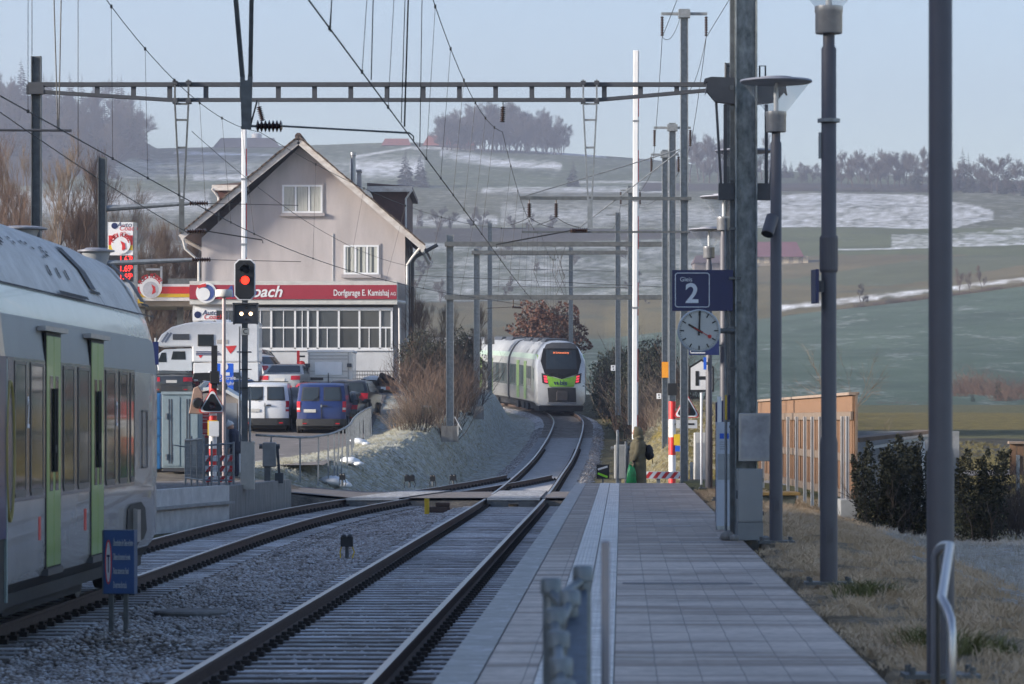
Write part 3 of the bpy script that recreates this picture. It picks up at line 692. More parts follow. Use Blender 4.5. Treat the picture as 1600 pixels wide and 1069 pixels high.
# ---------------------------------------------------------------- near gantry with the big mast
def insulator(mb, p0, p1, r=.055, n=8, ribs=7):
    p0 = Vector(p0); p1 = Vector(p1); pts = []; rs = []
    for i in range(ribs):
        for k, q in ((.05,.4),(.4,1),(.6,1),(.95,.4)): pts.append(p0.lerp(p1, (i+k)/ribs)); rs.append(r*q)
    return mb.tube(pts, rs, n)
MXm, MYm = 2.84, 42.8
def near_gantry():
    t = thing('catenary_gantry', 'nearest catenary gantry: spangled steel mast on the platform and a V hanger over the tracks', 'catenary gantry', (MXm, MYm, 0))
    mb = MB(); mb.ibeam((0,0,-.2),(0,0,9.4), .27,.27, up=(1,0,0)); mb.build('mast', m_mast, t)
    mb = MB(); mb.box(-.19,-.135,-.06,.06,.2,9.4); mb.build('side_rail', m_galvd, t)
    mb = MB(); mb.box(-.3,.3,-.3,.3,-.4,.58); mb.build('foundation', m_concd, t, bevel=.02)
    # bracket with struts high on the mast
    mb = MB()
    for s in (-1,1):
        mb.prism([(s*.14,5.83),(s*.37,5.86),(s*.47,5.98),(s*.50,5.94),(s*.47,6.10),(s*.52,6.07),(s*.50,6.14),(s*.42,6.16),(s*.14,6.15)], -.12,.05)
        mb.bar((s*.36,-.03,5.87),(s*.30,-.03,4.85),.03,.04); mb.bar((s*.25,-.03,5.83),(s*.25,-.03,4.85),.04,.04)
        mb.box(*( (-.33,-.14) if s<0 else (.14,.33)), -.1,.05,4.67,4.87)
        mb.tube([(s*.17,-.02,6.15),(s*.17,-.02,6.3),(s*.24,-.02,6.3),(s*.24,-.02,6.15)],.012,6)
    mb.build('bracket', m_dark, t)
    mb = MB()
    for z in (4.9,5.75,6.0): mb.box(-.2,-.15,-.16,-.14,z,z+.05)
    for z in (1.9,2.6,3.1,3.7,4.3): mb.box(-.21,-.13,-.17,-.14,z,z+.03)
    mb.build('clamps', m_galvd, t)
    L = -11.9
    mb = MB()
    for z in (8.55,8.97): mb.bar((0,.25,z),(L,.25,z),.12,.1)
    for i in range(18): x = L*(i+.5)/18; mb.bar((x,.25,8.57),(x,.25,8.95),.09,.05)
    mb.build('crossbeam', m_galvd, t)
    mb = MB(); mb.ibeam((L,.1,-.2),(L,.1,9.4),.2,.2); mb.build('post', m_galvd, t)
    hx = (385-800)/F*44.6 - MXm; hy = 44.6-MYm
    mb = MB(); s = .125
    for k in (-1,1):
        mb.bar((hx+k*s*1.6,.4,9.2),(hx+k*.05,hy,6.35),.055,.05,0); 
    mb.bar((hx-.05,hy,6.37),(hx-.03,hy,5.68),.06,.05); mb.bar((hx+.05,hy,6.37),(hx+.03,hy,5.68),.06,.05); mb.box(hx-.05,hx+.05,hy-.03,hy+.03,5.68,6.3)
    mb.bar((hx-.10,hy-.8,7.3),(hx+.10,hy-.8,7.3),.05,.05)
    mb.bar((hx-.1,hy-.35,7.35),(hx+.1,hy-.35,7.35),.05,.05)
    mb.build('v_hanger', m_galvd, t)
    mb = MB(); p = Vector((hx+.12,hy,5.72)); insulator(mb, p, p+Vector((.34,0,0)), .075); mb.build('insulator', m_ins, t, smooth=True)
    mb = MB(); mb.bar((hx,hy,5.72), p, .03,.03); e = P(640,208,44.6)-Vector((MXm,MYm,0)); mb.tube([p+Vector((.34,0,0)), e],.014,6); mb.tube([e, e+Vector((.05,0,-.04)), e+Vector((.05,0,-.1))],.01,6); mb.build('registration_arm', m_galvd, t)
    # wire strut down from the beam
    mb = MB(); mb.tube([(hx+.05,hy,5.72), (hx+.14,hy-.02,6.05)],.012,6); mb.build('stay', m_wire, t)
    return t
near_gantry()
# cabinet, notice frame, sign and clock fixed on or beside that mast
t = thing('notice_board', 'blank framed notice board with grey panel on the steel mast', 'notice board', (2.93, MYm-.34, PH))
MB().box(-.2,.2,-.03,.03,.95,1.53).build('frame', m_alu, t, bevel=.006)
MB().box(-.165,.165,-.036,-.029,.985,1.495).build('panel', M('faded notice panel', (.30,.31,.33), .35, 0, .3, 5), t)
MB().box(-.05,.05,.03,.2,1.05,1.45).build('bracket', m_dark, t)
t = thing('cable_cabinet', 'tall light grey cable cabinet at the foot of the steel mast', 'cabinet', (2.86, MYm-.42, PH))
MB().box(-.15,.15,-.13,.13,.22,.86).build('body', M('cabinet grey', (.27,.285,.29), .5, .1, .08, 3), t, bevel=.008)
MB().box(-.155,.155,-.135,.13,0,.218).build('plinth', M('cabinet plinth', (.22,.235,.24), .6, 0, .1, 4), t, bevel=.006)
MB().box(-.14,.14,-.135,-.13,.24,.84).build('door', M('cabinet door', (.28,.295,.30), .5, .1, .06, 3), t)
mb = MB(); [mb.box(.15,.165,-.05,-.02,z,z+.05) for z in (.3,.7)]; mb.box(-.165,-.15,-.1,-.06,.5,.6); mb.build('hinge', m_dark, t)
mb = MB(); mb.ball((-.27,-.1,.05),(.09,.08,.07),8,6); mb.ball((-.2,-.25,.03),(.06,.06,.05),8,6); o = mb.build('kerb_stones', m_concd, None); o.location = (2.86, MYm-.42, PH); tag(o, 'small lumps of broken concrete beside the cabinet foot', 'stones')
def gleis():
    Y = MYm-.1; c = P(1097.5,454,Y)
    t = thing('platform_sign', 'dark blue platform sign with a large white 2 above the clock', 'sign', c)
    s = Y/F; w, hh = 95*s/2, 64*s/2
    MB().box(-w,w,-.03,.03,-hh,hh).build('panel', m_blue, t, bevel=.004)
    def px(u,v): return ((u-1097.5)*s, (454-v)*s)
    m_w = M('sign white', (.62,.68,.74), .5)
    x0,z1 = px(1055,427); x1,z0 = px(1108,480); mb = MB(); k = .006
    pts = []; r = .03
    for cx, cz, a0 in ((x1-r,z1-r,0),(x0+r,z1-r,90),(x0+r,z0+r,180),(x1-r,z0+r,270)):
        for a in range(0,91,15): pts.append((cx+r*math.cos(R(a0+a)), -.034, cz+r*math.sin(R(a0+a))))
    mb.tube(pts+[pts[0]], .006, 6, cap=False); mb.build('outline', m_w, t)
    x,z = px(1062,437); text('Gleis','lettering',m_w,t,(x,-.032,z),.075)
    x,z = px(1081,460); text('2','numeral',m_w,t,(x,-.032,z),.33,align='CENTER').data.offset = .007
    mb = MB(); [mb.bar((w,0,zz),(w+.1,0,zz),.03,.03) for zz in (-hh*.6,hh*.6)]; mb.build('bracket', m_galvd, t)
gleis()
def clock():
    Y = MYm-.15; c = P(1092,517,Y); s = Y/F; r = 33.5*s
    t = thing('station_clock', 'round white station clock showing ten with a red second hand', 'clock', c)
    mb = MB(); mb.lathe((0,0,0),[(r*.9,.06),(r,.05),(r,-.05),(r*.94,-.055),(r*.93,-.04)],40,axis='Y'); mb.build('case', M('clock case', (.40,.45,.50), .4, .3), t, smooth=True)
    mb = MB(); mb.lathe((0,0,0),[(r*.935,-.038),(r*.935,-.043)],40,axis='Y'); mb.build('dial', M('clock dial', (.46,.49,.48), .4, 0, .04), t)
    mb = MB()
    for i in range(60):
        a = R(6*i); q = Vector((math.sin(a),0,math.cos(a))); big = i % 5 == 0
        mb.bar(q*r*(.70 if big else .85)+Vector((0,-.046,0)), q*r*.9+Vector((0,-.046,0)), r*(.06 if big else .018), .002, up=(0,1,0))
    mb.build('hour_marks', m_blackp, t)
    def hand(name, deg, a, b, w0, w1, y, m):
        g = R(deg); q = Vector((math.sin(g),0,math.cos(g))); x = Vector((math.cos(g),0,-math.sin(g)))
        mb = MB(); p = [q*a*r-x*w0*r, q*a*r+x*w0*r, q*b*r+x*w1*r, q*b*r-x*w1*r]
        mb.loft([[v+Vector((0,y,0)) for v in p],[v+Vector((0,y+.003,0)) for v in p]]); return mb, m, name
    for args in ((('hour_hand',301,-.2,.58,.055,.045,-.052,m_blackp)),('minute_hand',2.5,-.22,.93,.045,.035,-.057,m_blackp)):
        mb, m, nm = hand(*args); mb.build(nm, m, t)
    mb, m, nm = hand('second_hand',119,-.3,.56,.014,.014,-.062,m_red); g = R(119); mb.lathe((math.sin(g)*r*.56,-.062,math.cos(g)*r*.56),[(r*.09,0),(r*.09,.003)],16,axis='Y'); mb.build(nm, m_red, t)
    mb = MB(); mb.tube([(r*.95,0,0),(r+.17,0,0)],.032,12); mb.build('arm', m_galvd, t)
clock()
# ---------------------------------------------------------------- far platform equipment
t = thing('ticket_validator', 'slim pale blue ticket validator column beside the grey cabinet', 'ticket validator', P(1131,801,46.5)[:2]+(PH,))
s = 46.5/F
MB().box(-.10,.10,-.08,.08,0,1.42).build('body', M('pale blue grey paint', (.44,.50,.58), .45, 0, .05), t, bevel=.008)
MB().box(-.085,.085,-.086,-.08,.66,1.0).build('screen_panel', M('validator recess', (.29,.32,.34), .4), t)
MB().box(-.10,.10,-.088,.08,-.0,.05).build('base', M('dirty white base', (.42,.44,.42), .7, 0, .25, 9), t)
mb = MB(); mb.box(-.06,-.004,-.087,-.08,1.2,1.27); mb.box(.004,.06,-.087,-.08,1.2,1.27); mb.build('sticker', m_blue2, t)
mb = MB(); [mb.box(-.06,.05,-.084,-.08,z,z+.012) for z in (1.06,1.09,1.12,1.15)]; mb.build('instructions', M('grey print', (.30,.33,.38), .6), t)
t = thing('information_column', 'narrow white and blue pillar sign standing behind the ticket validator', 'sign', P(1124,640,50)[:2]+(PH,))
mb = MB(); mb.box(-.03,.03,-.02,.02,0,1.78); mb.build('white_panel', m_white, t); MB().box(-.055,-.032,-.02,.02,0,1.7).build('blue_panel', m_blue, t); MB().box(.032,.055,-.02,.02,0,1.72).build('blue_panel', m_blue, t)
t = thing('cable_conduit', 'thin yellow and blue capped conduit on the left of the steel mast', 'conduit', (2.60, MYm, PH))
mb = MB(); mb.tube([(0,0,0),(0,0,3.9)],.016,8); mb.build('pipe', m_galv, t)
mb = MB(); mb.box(-.012,.012,-.03,-.018,1.45,1.75); mb.build('yellow_band', m_yellow, t); mb = MB(); mb.box(.02,.06,-.03,.0,1.45,1.75); mb.build('blue_tag', m_blue, t)
# second platform sign farther away
Y = 63.0; c = P(1100,540,Y)
t = thing('platform_sign', 'far blue platform sign mostly hidden behind the station clock', 'sign', c); MB().box(-.27,.27,-.03,.03,-.17,.17).build('panel', m_blue, t)
mb = MB(); mb.box(-.25,.02,-.034,-.03,-.14,-.125); mb.box(-.25,-.238,-.034,-.03,-.14,.14); mb.build('outline', m_white, t); MB().bar((.2,.0,0),(.36,.05,0),.03,.03).build('bracket', m_galvd, t)
# white hook board
Y = 81.5; c = P(1096,588,Y); sc = Y/F
t = thing('stop_board', 'white house shaped board with black border and a black hook mark', 'sign', c)
def hb(k): return [(-.27*k,-.33*k),(.27*k,-.33*k),(.27*k,.18*k),(.0*k,.42*k),(-.27*k,.18*k)]
hb1 = [(-.29,-.36),(.29,-.36),(.29,.22),(0,.40),(-.29,.22)]
MB().prism(hb1,-.015,.015).build('border', m_blackp, t); MB().prism([(x*.86,z*.87) for x,z in hb1],-.022,-.016).build('face', M('sign board white', (.60,.61,.62), .5), t)
mb = MB(); mb.box(-.14,-.06,-.028,-.023,-.22,.12); mb.box(-.0599,.21,-.028,-.023,-.08,-.0); mb.build('hook_mark', m_blackp, t)
MB().tube([(0,.03,-.36),(0,.03,c.z*-1+.35)],.028,10).build('post', m_white, t, smooth=True)
t = thing('sign_board', 'small blue plate fixed on the far lamp post beside the hook board', 'sign', P(1103,568,73.9)); MB().box(-.05,.01,-.01,.01,-.13,.13).build('panel', m_blue2, t); MB().box(.01,.05,-.02,.02,-.03,.03).build('bracket', m_dark, t)

# ---------------------------------------------------------------- foreground rails and signs
def near_barrier():
    Y0 = 11.0
    t = thing('steel_barrier', 'blurred galvanised barrier of stacked posts in the foreground of the platform', 'barrier', (0,0,0))
    g = M('hot dip galvanised', (.16,.195,.22), .5, .5, .3, 8, .2)
    # posts alternate on two sides, receding along the platform
    spots = [(911,884,12.9),(861,903,12.6),(890,921,12.3),(867,950,11.9),(872,986,11.4),(876,1027,10.9),(880,1062,10.5)]
    pts = []
    for i,(u,v,Y) in enumerate(spots):
        p = P(u,v,Y); pts.append(p); mb = MB()
        mb.lathe((p.x,p.y,0),[(.030,PH),(.030,p.z-.06),(.038,p.z-.055),(.038,p.z-.01),(.03,p.z)],14); mb.build('post', g, t, smooth=True)
        if i: mb = MB(); mb.tube([pts[i-1]-Vector((0,0,.05)), p-Vector((0,0,.09))],.017,10); mb.build('link', g, t, smooth=True)
    mb = MB(); a = P(905,905,13); b = P(893,1064,10.4)
    mb.add([(a.x-.03,a.y,PH+.05),(a.x+.03,a.y,PH+.05),(b.x+.045,b.y,PH+.05),(b.x-.06,b.y,PH+.05),(a.x-.02,a.y,a.z-.02),(a.x+.03,a.y,a.z-.02),(b.x+.045,b.y,a.z-.3),(b.x-.06,b.y,a.z-.3)],[(0,3,2,1),(4,5,6,7),(0,1,5,4),(1,2,6,5),(2,3,7,6),(3,0,4,7)])
    mb.build('mesh_panel', M('galvanised panel', (.085,.115,.15), .6, .4, .4, 25), t)
    t = thing('steel_post', 'blurred flat steel post standing right of the foreground barrier', 'post', P(946,1060,12)[:2]+(PH,))
    MB().box(-.014,.014,-.03,.03,0,P(946,845,12).z-PH).build('plate', M('steel plate', (.25,.26,.30), .45, .5), t, bevel=.005)
    MB().box(-.035,.035,-.05,.05,0,.015).build('foot', m_galvd, t)
near_barrier()
t = thing('handrail', 'bent stainless steel handrail at the bottom right in front of the nearest lamp post', 'handrail')
Y = 16.5; a = P(1463,850,Y); mb = MB(); r = .036
A = P(1462,1062,Y); pts = [(A.x,Y,.35),(A.x,Y,a.z-.06)]
for k in range(1,6): q = k/6*math.pi*.75; pts.append((A.x+.03*(1-math.cos(q)), Y-.25*k/6, a.z-.06+.06*math.sin(min(q,1.57))))
B = P(1478,945,15.2); pts += [(B.x-.006,B.y+.1,B.z+.02),(B.x,B.y,B.z-.01),(B.x+.012,B.y-.06,B.z-.06),(B.x+.014,B.y-.08,B.z-.12),(B.x+.014,B.y-.08,.35)]
mb.tube(pts, .021, 14); mb.build('bent_rail', M('stainless steel', (.42,.43,.45), .3, .9, .06, 9), t, smooth='all')
mb = MB(); mb.box(A.x-.07,A.x+.07,Y-.07,Y+.07,.42,.44); mb.box(B.x-.06,B.x+.08,B.y-.15,B.y-.01,.42,.44); mb.build('foot_plate', m_galvd, t)
# blue sign in the ballast
def track_sign():
    Y = 34.0; p = P(180,1000,Y); s = Y/F
    t = thing('warning_sign', 'blue and white notice board on two posts in the ballast before the train', 'sign', (p.x,p.y,0), R(-8)); t.scale = (1.08,1.08,1)
    z0,z1 = P(0,928,Y).z, P(0,828,Y).z
    MB().box(-.10,.19,-.06,.06,z0,z1).build('box_frame', M('blue aluminium sheet', (.03,.065,.14), .5, 0, .25, 6), t, bevel=.004)
    MB().box(-.102,-.095,-.07,.07,z0,z1).build('side_cover', m_galvd, t)
    m_w = M('sign lettering white', (.5,.54,.6), .6)
    MB().box(-.085,.188,-.066,-.0601,z0+.01,z1-.01).build('face', M('sign face blue', (.025,.075,.22), .5, 0, .1, 5), t)
    mb = MB(); zc = (z0+z1)/2; pts = [(-.045+.026*math.cos(a), -.068, zc+.21*math.sin(a)) for a in np.linspace(0,2*math.pi,25)]; mb.tube(pts,.005,6,cap=False); mb.build('emblem_ring', m_red, t)
    mb = MB(); mb.add([(-.045+.022*math.cos(a), -.0675, zc+.195*math.sin(a)) for a in np.linspace(0,2*math.pi,24,endpoint=False)],[range(24)]); mb.build('emblem', m_w, t)
    mb = MB(); mb.box(-.049,-.041,-.072,-.068,zc-.1,zc+.07); mb.box(-.058,-.032,-.072,-.068,zc+.05,zc+.07); mb.build('emblem_mark', m_blue, t)
    for i, b in enumerate(('Überschreiten der Gleise verboten','Défense de traverser les voies','Vietato attraversare i binari','Do not cross the tracks')):
        text(b,'lettering',m_w,t,(.0,-.068,z1-.125-.135*i),.09,sx=.14)
    mb = MB(); [mb.box(x-.02,x+.02,-.02,.02,-.35,z0) for x in (-.035,.1)]; mb.build('legs', m_galvd, t)
track_sign()
# small trackside things
def dwarf(name, label, u, v, Y, w=.16, hgt=.28, z0=-.24, cat='track device'):
    p = P(u, v, Y); t = thing(name, label, cat, (p.x, p.y, z0))
    mb = MB(); mb.tube([(0,0,0),(0,0,hgt*.6)],.03,8); mb.build('stem', m_galvd, t)
    mb = MB(); mb.box(-w/2,w/2,-.08,.08,hgt*.55,hgt); mb.ball((-w*.25,0,hgt),(w*.25,.07,.05),8,6); mb.ball((w*.25,0,hgt),(w*.25,.07,.05),8,6); mb.build('head', m_blackp, t, smooth=True)
    mb = MB(); mb.tube([(w*.4,0,hgt*.6),(w*.6,0,.1),(w*.45,-.05,0)],.012,6); mb.tube([(-w*.4,0,hgt*.6),(-w*.55,0,.1),(-w*.5,-.05,0)],.012,6); mb.build('cable', m_yellow if 'yellow' in label else m_black, t)
dwarf('axle_counter', 'black axle counter head on a short stem with yellow cable between the tracks', 542, 858, 57, .2, .34)
dwarf('axle_counter', 'small black track device on the grass slope left of the crossing', 535, 763, 101, .17, .32, .1)
dwarf('axle_counter', 'wide black track device above the road edge, left of two smaller ones', 640, 757, 104, .3, .34, .0)
dwarf('axle_counter', 'black track device in the middle of three beside the siding', 676, 755, 105, .16, .32, .0)
dwarf('axle_counter', 'pale spotted track device nearest the switch, right of two black ones', 708, 751, 107, .2, .3, .0)
t = thing('marker_post', 'short yellow marker post in the ballast by the crossing', 'marker post', P(667,793,84)[:2]+(-.25,)); MB().tube([(0,0,0),(0,0,.36)],.06,14).build('post', m_yellow, t, smooth=True); MB().lathe((0,0,.36),[(.062,0),(.05,.012)],14).build('cap', m_yellow, t)
mb = MB(); mb.box(-.25,.25,-.12,.12,0,.14); mb.box(-.1,.25,-.1,.1,.14,.24); o = mb.build('junction_box', m_rust, None, bevel=.02); p = P(687,790,85.5); o.location = (p.x,p.y,-.25); tag(o, 'rusty junction box lying behind the yellow marker post', 'junction box')
mb = MB(); mb.lathe((0,0,0),[(.42,0),(.43,.03),(.40,.05)],28); o = mb.build('manhole_cover', m_concd, None); p = P(298,946,40.5); o.location = (p.x,p.y,-.24); tag(o, 'round dark manhole cover in the ballast between the tracks', 'manhole cover')
t = thing('shunting_sign', 'black square track sign with white and lime bars beside the platform end', 'sign', P(942,748,83.5)[:2]+(-.1,))
z = P(942,737,83.5).z+.1; MB().box(-.15,.15,-.01,.01,z-.17,z+.17).build('panel', m_blackp, t)
mb = MB(); mb.bar((-.12,-.014,z+.05),(.11,-.014,z+.12),.045,.004,up=(0,1,0)); mb.build('white_bar', m_white, t)
mb = MB(); mb.bar((-.12,-.014,z-.04),(.11,-.014,z-.13),.05,.004,up=(0,1,0)); mb.build('lime_bar', M('lime paint', (.3,.75,.03), .5), t); MB().tube([(0,.02,-.2),(0,.02,z-.17)],.02,8).build('post', m_galvd, t)

# ---------------------------------------------------------------- signals and crossing gear, left
def main_signal():
    Y = 79.5; p = P(382,760,Y); s = Y/F; z = lambda v: P(0,v,Y).z; x = lambda u: (u-382)*s
    t = thing('railway_signal', 'railway signal on a mast with red lamp lit and two white shunting lamps below', 'signal', (p.x,p.y,0))
    mb = MB(); mb.ibeam((0,.1,.45),(0,.1,z(405)),.13,.13,up=(0,1,0)); mb.build('mast', m_galvd, t)
    mb = MB(); mb.box(x(376),x(397),.0,.26,z(765),z(690)); mb.build('mast_base', M('pale mast base', (.44,.42,.37), .6, .1, .15, 4), t, bevel=.01)
    w, hh = x(399)-x(366), z(405)-z(469); cx = (x(366)+x(399))/2; cz = (z(405)+z(469))/2
    def octo(w, hh, c): return [(cx-w/2+c,cz-hh/2),(cx+w/2-c,cz-hh/2),(cx+w/2,cz-hh/2+c),(cx+w/2,cz+hh/2-c),(cx+w/2-c,cz+hh/2),(cx-w/2+c,cz+hh/2),(cx-w/2,cz+hh/2-c),(cx-w/2,cz-hh/2+c)]
    MB().prism(octo(w,hh,.1),-.02,.02).build('backboard', m_white, t); MB().prism(octo(w-.05,hh-.05,.09),-.03,-.0205).build('signal_face', m_blackp, t)
    for v, m, nm in ((421,m_black,'dark_lamp'),(438,None,'red_lamp')):
        if m is None: m = M('lit red lamp', (1,.025,.012), .4, emit=1.5)
        mb = MB(); mb.lathe((cx+.01,-.03,z(v)),[(.095,0),(.08,-.03),(.04,-.045)],20,axis='Y'); mb.build(nm, m, t, smooth=True)
        mb = MB(); n = 12
        for k in range(n):
            a0 = R(-20+220*k/n); a1 = R(-20+220*(k+1)/n); c0 = Vector((math.cos(a0)*.115+cx+.01,0,math.sin(a0)*.115+z(v))); c1 = Vector((math.cos(a1)*.115+cx+.01,0,math.sin(a1)*.115+z(v)))
            mb.add([c0+Vector((0,-.03,0)),c1+Vector((0,-.03,0)),c1+Vector((0,-.2,-.02)),c0+Vector((0,-.2,-.02))],[(0,1,2,3)])
        mb.build('hood', m_blackp, t, recalc=False)
    mb = MB(); mb.box(x(367),x(401),-.05,.06,z(506),z(476)); mb.build('shunting_box', m_dark, t, bevel=.01)
    mb = MB(); mb.box(x(364.5),x(367),-.12,.07,z(507),z(474)); mb.box(x(401),x(403.5),-.12,.07,z(507),z(474)); mb.box(x(364),x(404),-.12,.07,z(475.5),z(473.5)); mb.build('shroud', m_dark, t)
    ml = M('lit white lamp', (1,.66,.38), .4, emit=1.6)
    for u in (377.5,392): MB().lathe((x(u),-.052,z(490.5)),[(.042,0),(.03,-.02)],16,axis='Y').build('white_lamp', ml, t, smooth=True)
    mb = MB(); [mb.lathe((x(385),-.052,z(v)),[(.035,0),(.03,-.02)],14,axis='Y') for v in (481,490.5,499)]; mb.build('dark_lamps', m_black, t)
    MB().box(x(377),x(389.5),-.015,.0,z(523.5),z(513)).build('letter_plate', M('off white plate', (.42,.42,.38), .6), t); text('C','lettering',m_blackp,t,(x(383.2),-.017,z(518.3)),.15,align='CENTER')
    mb = MB(); [mb.box(x(375),x(393),-.01,.05,z(v),z(v)+.02) for v in (551,578,607)]; mb.build('clamps', m_black, t)
    MB().tube([(x(374),.1,z(690)),(x(374),.1,z(510))],.018,8).build('conduit', m_galv, t); MB().tube([(x(390.5),.0,z(690)),(x(390.5),.0,z(604))],.025,8).build('cable_pipe', m_galv, t)
main_signal()
def boom(label, u, v0, v1, Y, base_z, w=.135, lean=0):
    p = P(u, 700, Y); z0, z1 = P(0,v0,Y).z, P(0,v1,Y).z
    t = thing('barrier_boom', label, 'barrier boom', (p.x, p.y, 0), group='raised level crossing booms')
    mb = MB(); lx = lean*Y/F
    mb.box(-w/2,w/2-.014,-.05,.05,z0,z1)
    if lean: mb.v = [(x+lx*(zz-z0)/(z1-z0),y,zz) for x,y,zz in mb.v]
    mb.build('boom', m_white, t, bevel=.015)
    mb = MB(); k = 12
    for i in range(k): mb.box(w/2-.013,w/2+.004,-.04,.04,lerp(z0,z1,i/k),lerp(z0,z1,(i+1)/k)-.004, i%2)
    if lean: mb.v = [(x+lx*(zz-z0)/(z1-z0),y,zz) for x,y,zz in mb.v]
    mb.build('side_stripe', [m_red, m_white], t)
    mb = MB(); [mb.box(-w/2-.01,w/2+.01,-.06,.06,z,z+.05) for z in (lerp(z0,z1,.35),lerp(z0,z1,.62),lerp(z0,z1,.82))]
    if lean: mb.v = [(x+lx*(zz-z0)/(z1-z0),y,zz) for x,y,zz in mb.v]
    mb.build('clamp', m_alu, t)
    return t
BM1 = boom('white raised barrier boom behind the red railway signal on the left', 381.5, 700, 190, 86, .5, .12)
BM2 = boom('tall white raised barrier boom behind the person in the olive coat', 992, 700, 79, 92, .3, .145, 2)
def drive(t, dx, z0, base):  # barrier drive housing, part of the boom
    MB().box(dx-.16,dx+.16,-.2,.2,base+.45,z0).build('drive_box', M('drive housing', (.20,.21,.21), .5, .2, .15, 4), t, bevel=.03); MB().box(dx-.12,dx+.02,-.12,.12,base-.1,base+.45).build('stand', m_galvd, t)
    mb = MB(); mb.bar((dx+.19,0,z0-.1),(dx+.24,0,base+.25),.06,.12); mb.box(dx+.14,dx+.34,-.12,.12,base+.05,base+.3); mb.build('counterweight', m_dark, t)
    MB().lathe((dx,0,z0-.1),[(.06,-.25),(.06,.25)],14,axis='X').build('axle', m_galvd, t)
drive(BM2, -.38, 1.35, .0); drive(BM1, .62, 1.45, .4)
def xsignal(label, u, v, Y, base_z, w_px, hand):
    p = P(u, v, Y); sc = Y/F
    t = thing('crossing_signal', label, 'crossing signal', (p.x, p.y, 0))
    q = p.z; r = w_px*sc/2
    def tri(k, y): 
        pts = []
        for a in (90,210,330):
            c = Vector((math.cos(R(a)),0,math.sin(R(a))))*(r*.93*k)
            for b in (-50,-25,0,25,50): d = Vector((math.cos(R(a+b)),0,math.sin(R(a+b))))*(r*.2); pts.append(c+d+Vector((0,y,0)))
        return pts
    for nm, k, y0, y1, m in (('red_rim',1.0,-.02,.02,m_red),('white_rim',.86,-.03,-.021,m_white),('black_face',.66,-.038,-.031,m_blackp)):
        MB().loft([tri(k,y1),tri(k,y0)]).build(nm, m, t)
    MB().lathe((0,-.04,-.02),[(.085,0),(.085,-.1),(.078,-.1),(.07,-.03),(.02,-.02)],18,axis='Y').build('lamp', M('dim red lamp glass', (.06,.03,.035), .2), t, smooth=True)
    for c in kids(t): c.location.z = q
    return t, q, r
def red_white_post(t, x, z0, z1, k, r=.1, off=0):
    mb = MB()
    for i in range(k): mb.lathe((x,.14,0),[(r,lerp(z0,z1,i/k)),(r,lerp(z0,z1,(i+1)/k)-.003)],16,m=(i+off)%2)
    mb.build('post', [m_red, m_white], t, smooth=True)
t, q, r = xsignal('red rimmed warning triangle on a red and white post beside the left fence', 332, 632, 88, .5, 41, 1)
red_white_post(t, .0, .45, q+.55, 6, .1, 1)
MB().box(-.12,.13,.0,.09,q-.78,q-.4).build('yellow_box', m_yellow, t, bevel=.01); MB().box(-.09,.16,-.02,.0,q-.8,q-.42).build('grey_plate', m_white, t)
t = thing('crossing_signal', 'orange backed crossing lamp turned away, left of the warning triangle', 'crossing signal', P(306,640,88)[:2]+(0,))
q = P(0,625,88).z; mb = MB(); mb.loft([[(-.18+.0,.02,q-.34),(.2,.02,q-.36),(.16,.02,q+.2),(.06,.02,q+.35),(-.06,.02,q+.3)],[(-.18,.06,q-.34),(.2,.06,q-.36),(.16,.06,q+.2),(.06,.06,q+.35),(-.06,.06,q+.3)]]); mb.build('backboard', M('faded orange board', (.28,.19,.15), .6, 0, .15), t, bevel=.02)
mb = MB(); mb.lathe((.06,.02,q-.08),[(.13,0),(.14,-.12),(.1,-.22),(.02,-.22)],16,axis='Y'); mb.build('lamp_housing', m_blackp, t, smooth=True); MB().bar((.1,.1,q+.18),(.42,.14,q+.2),.04,.04).build('arm', m_blackp, t)
t = thing('warning_bell', 'black horn and pole top above the left warning triangle', 'warning horn', P(335,600,88.1)[:2]+(0,))
z = lambda v: P(0,v,88.1).z; mb = MB(); mb.box(-.07,.07,-.07,.07,z(607),z(540)); mb.build('pole_top', m_blackp, t)
mb = MB(); mb.prism([(-.55,z(592)),(-.1,z(596)),(.05,z(596)),(.05,z(582)),(-.5,z(583))],-.1,.1); mb.box(-.1,.12,-.14,.14,z(600),z(580)); mb.build('horn', m_blackp, t, bevel=.01)
mb = MB(); mb.lathe((.2,-.02,z(604)),[(.12,-.1),(.13,.05),(.05,.12)],14,axis='Y'); mb.build('bell', m_galvd, t, smooth=True)
# right crossing signal
t, q, r = xsignal('red rimmed warning triangle with arrow plate on a red and white post at the right', 1073, 640, 94, .3, 38, -1)
red_white_post(t, -.38, .1, q+.22, 5, .095, 0)
MB().box(-.28,.28,-.01,.01,q-.5,q-.28).build('arrow_plate', M('plate grey', (.42,.44,.46), .5), t)
mb = MB(); mb.bar((-.06,-.014,q-.39),(.2,-.014,q-.39),.05,.004,up=(0,1,0)); mb.prism([(-.2,q-.39),(-.06,q-.46),(-.06,q-.32)],-.016,-.012); mb.build('arrow', m_blackp, t)
MB().box(-.34,-.17,-.0,.03,q-.95,q-.66).build('yellow_plate', m_yellow, t); MB().box(-.31,-.18,-.0,.03,q-1.12,q-.97).build('blue_plate', m_blue2, t)
mb = MB(); mb.prism([(-.25,q+.7),(.0,q+.76),(.0,q+.52),(-.25,q+.62)],-.1,.1); mb.box(-.5,-.26,.02,.26,q+.38,q+.7); mb.build('horn', m_blackp, t)
mb = MB(); mb.bar((-.38,.1,q),(0,.03,q),.05,.05); mb.bar((-.38,.1,q-.39),(0,.03,q-.39),.04,.04); mb.build('arm', m_galvd, t)
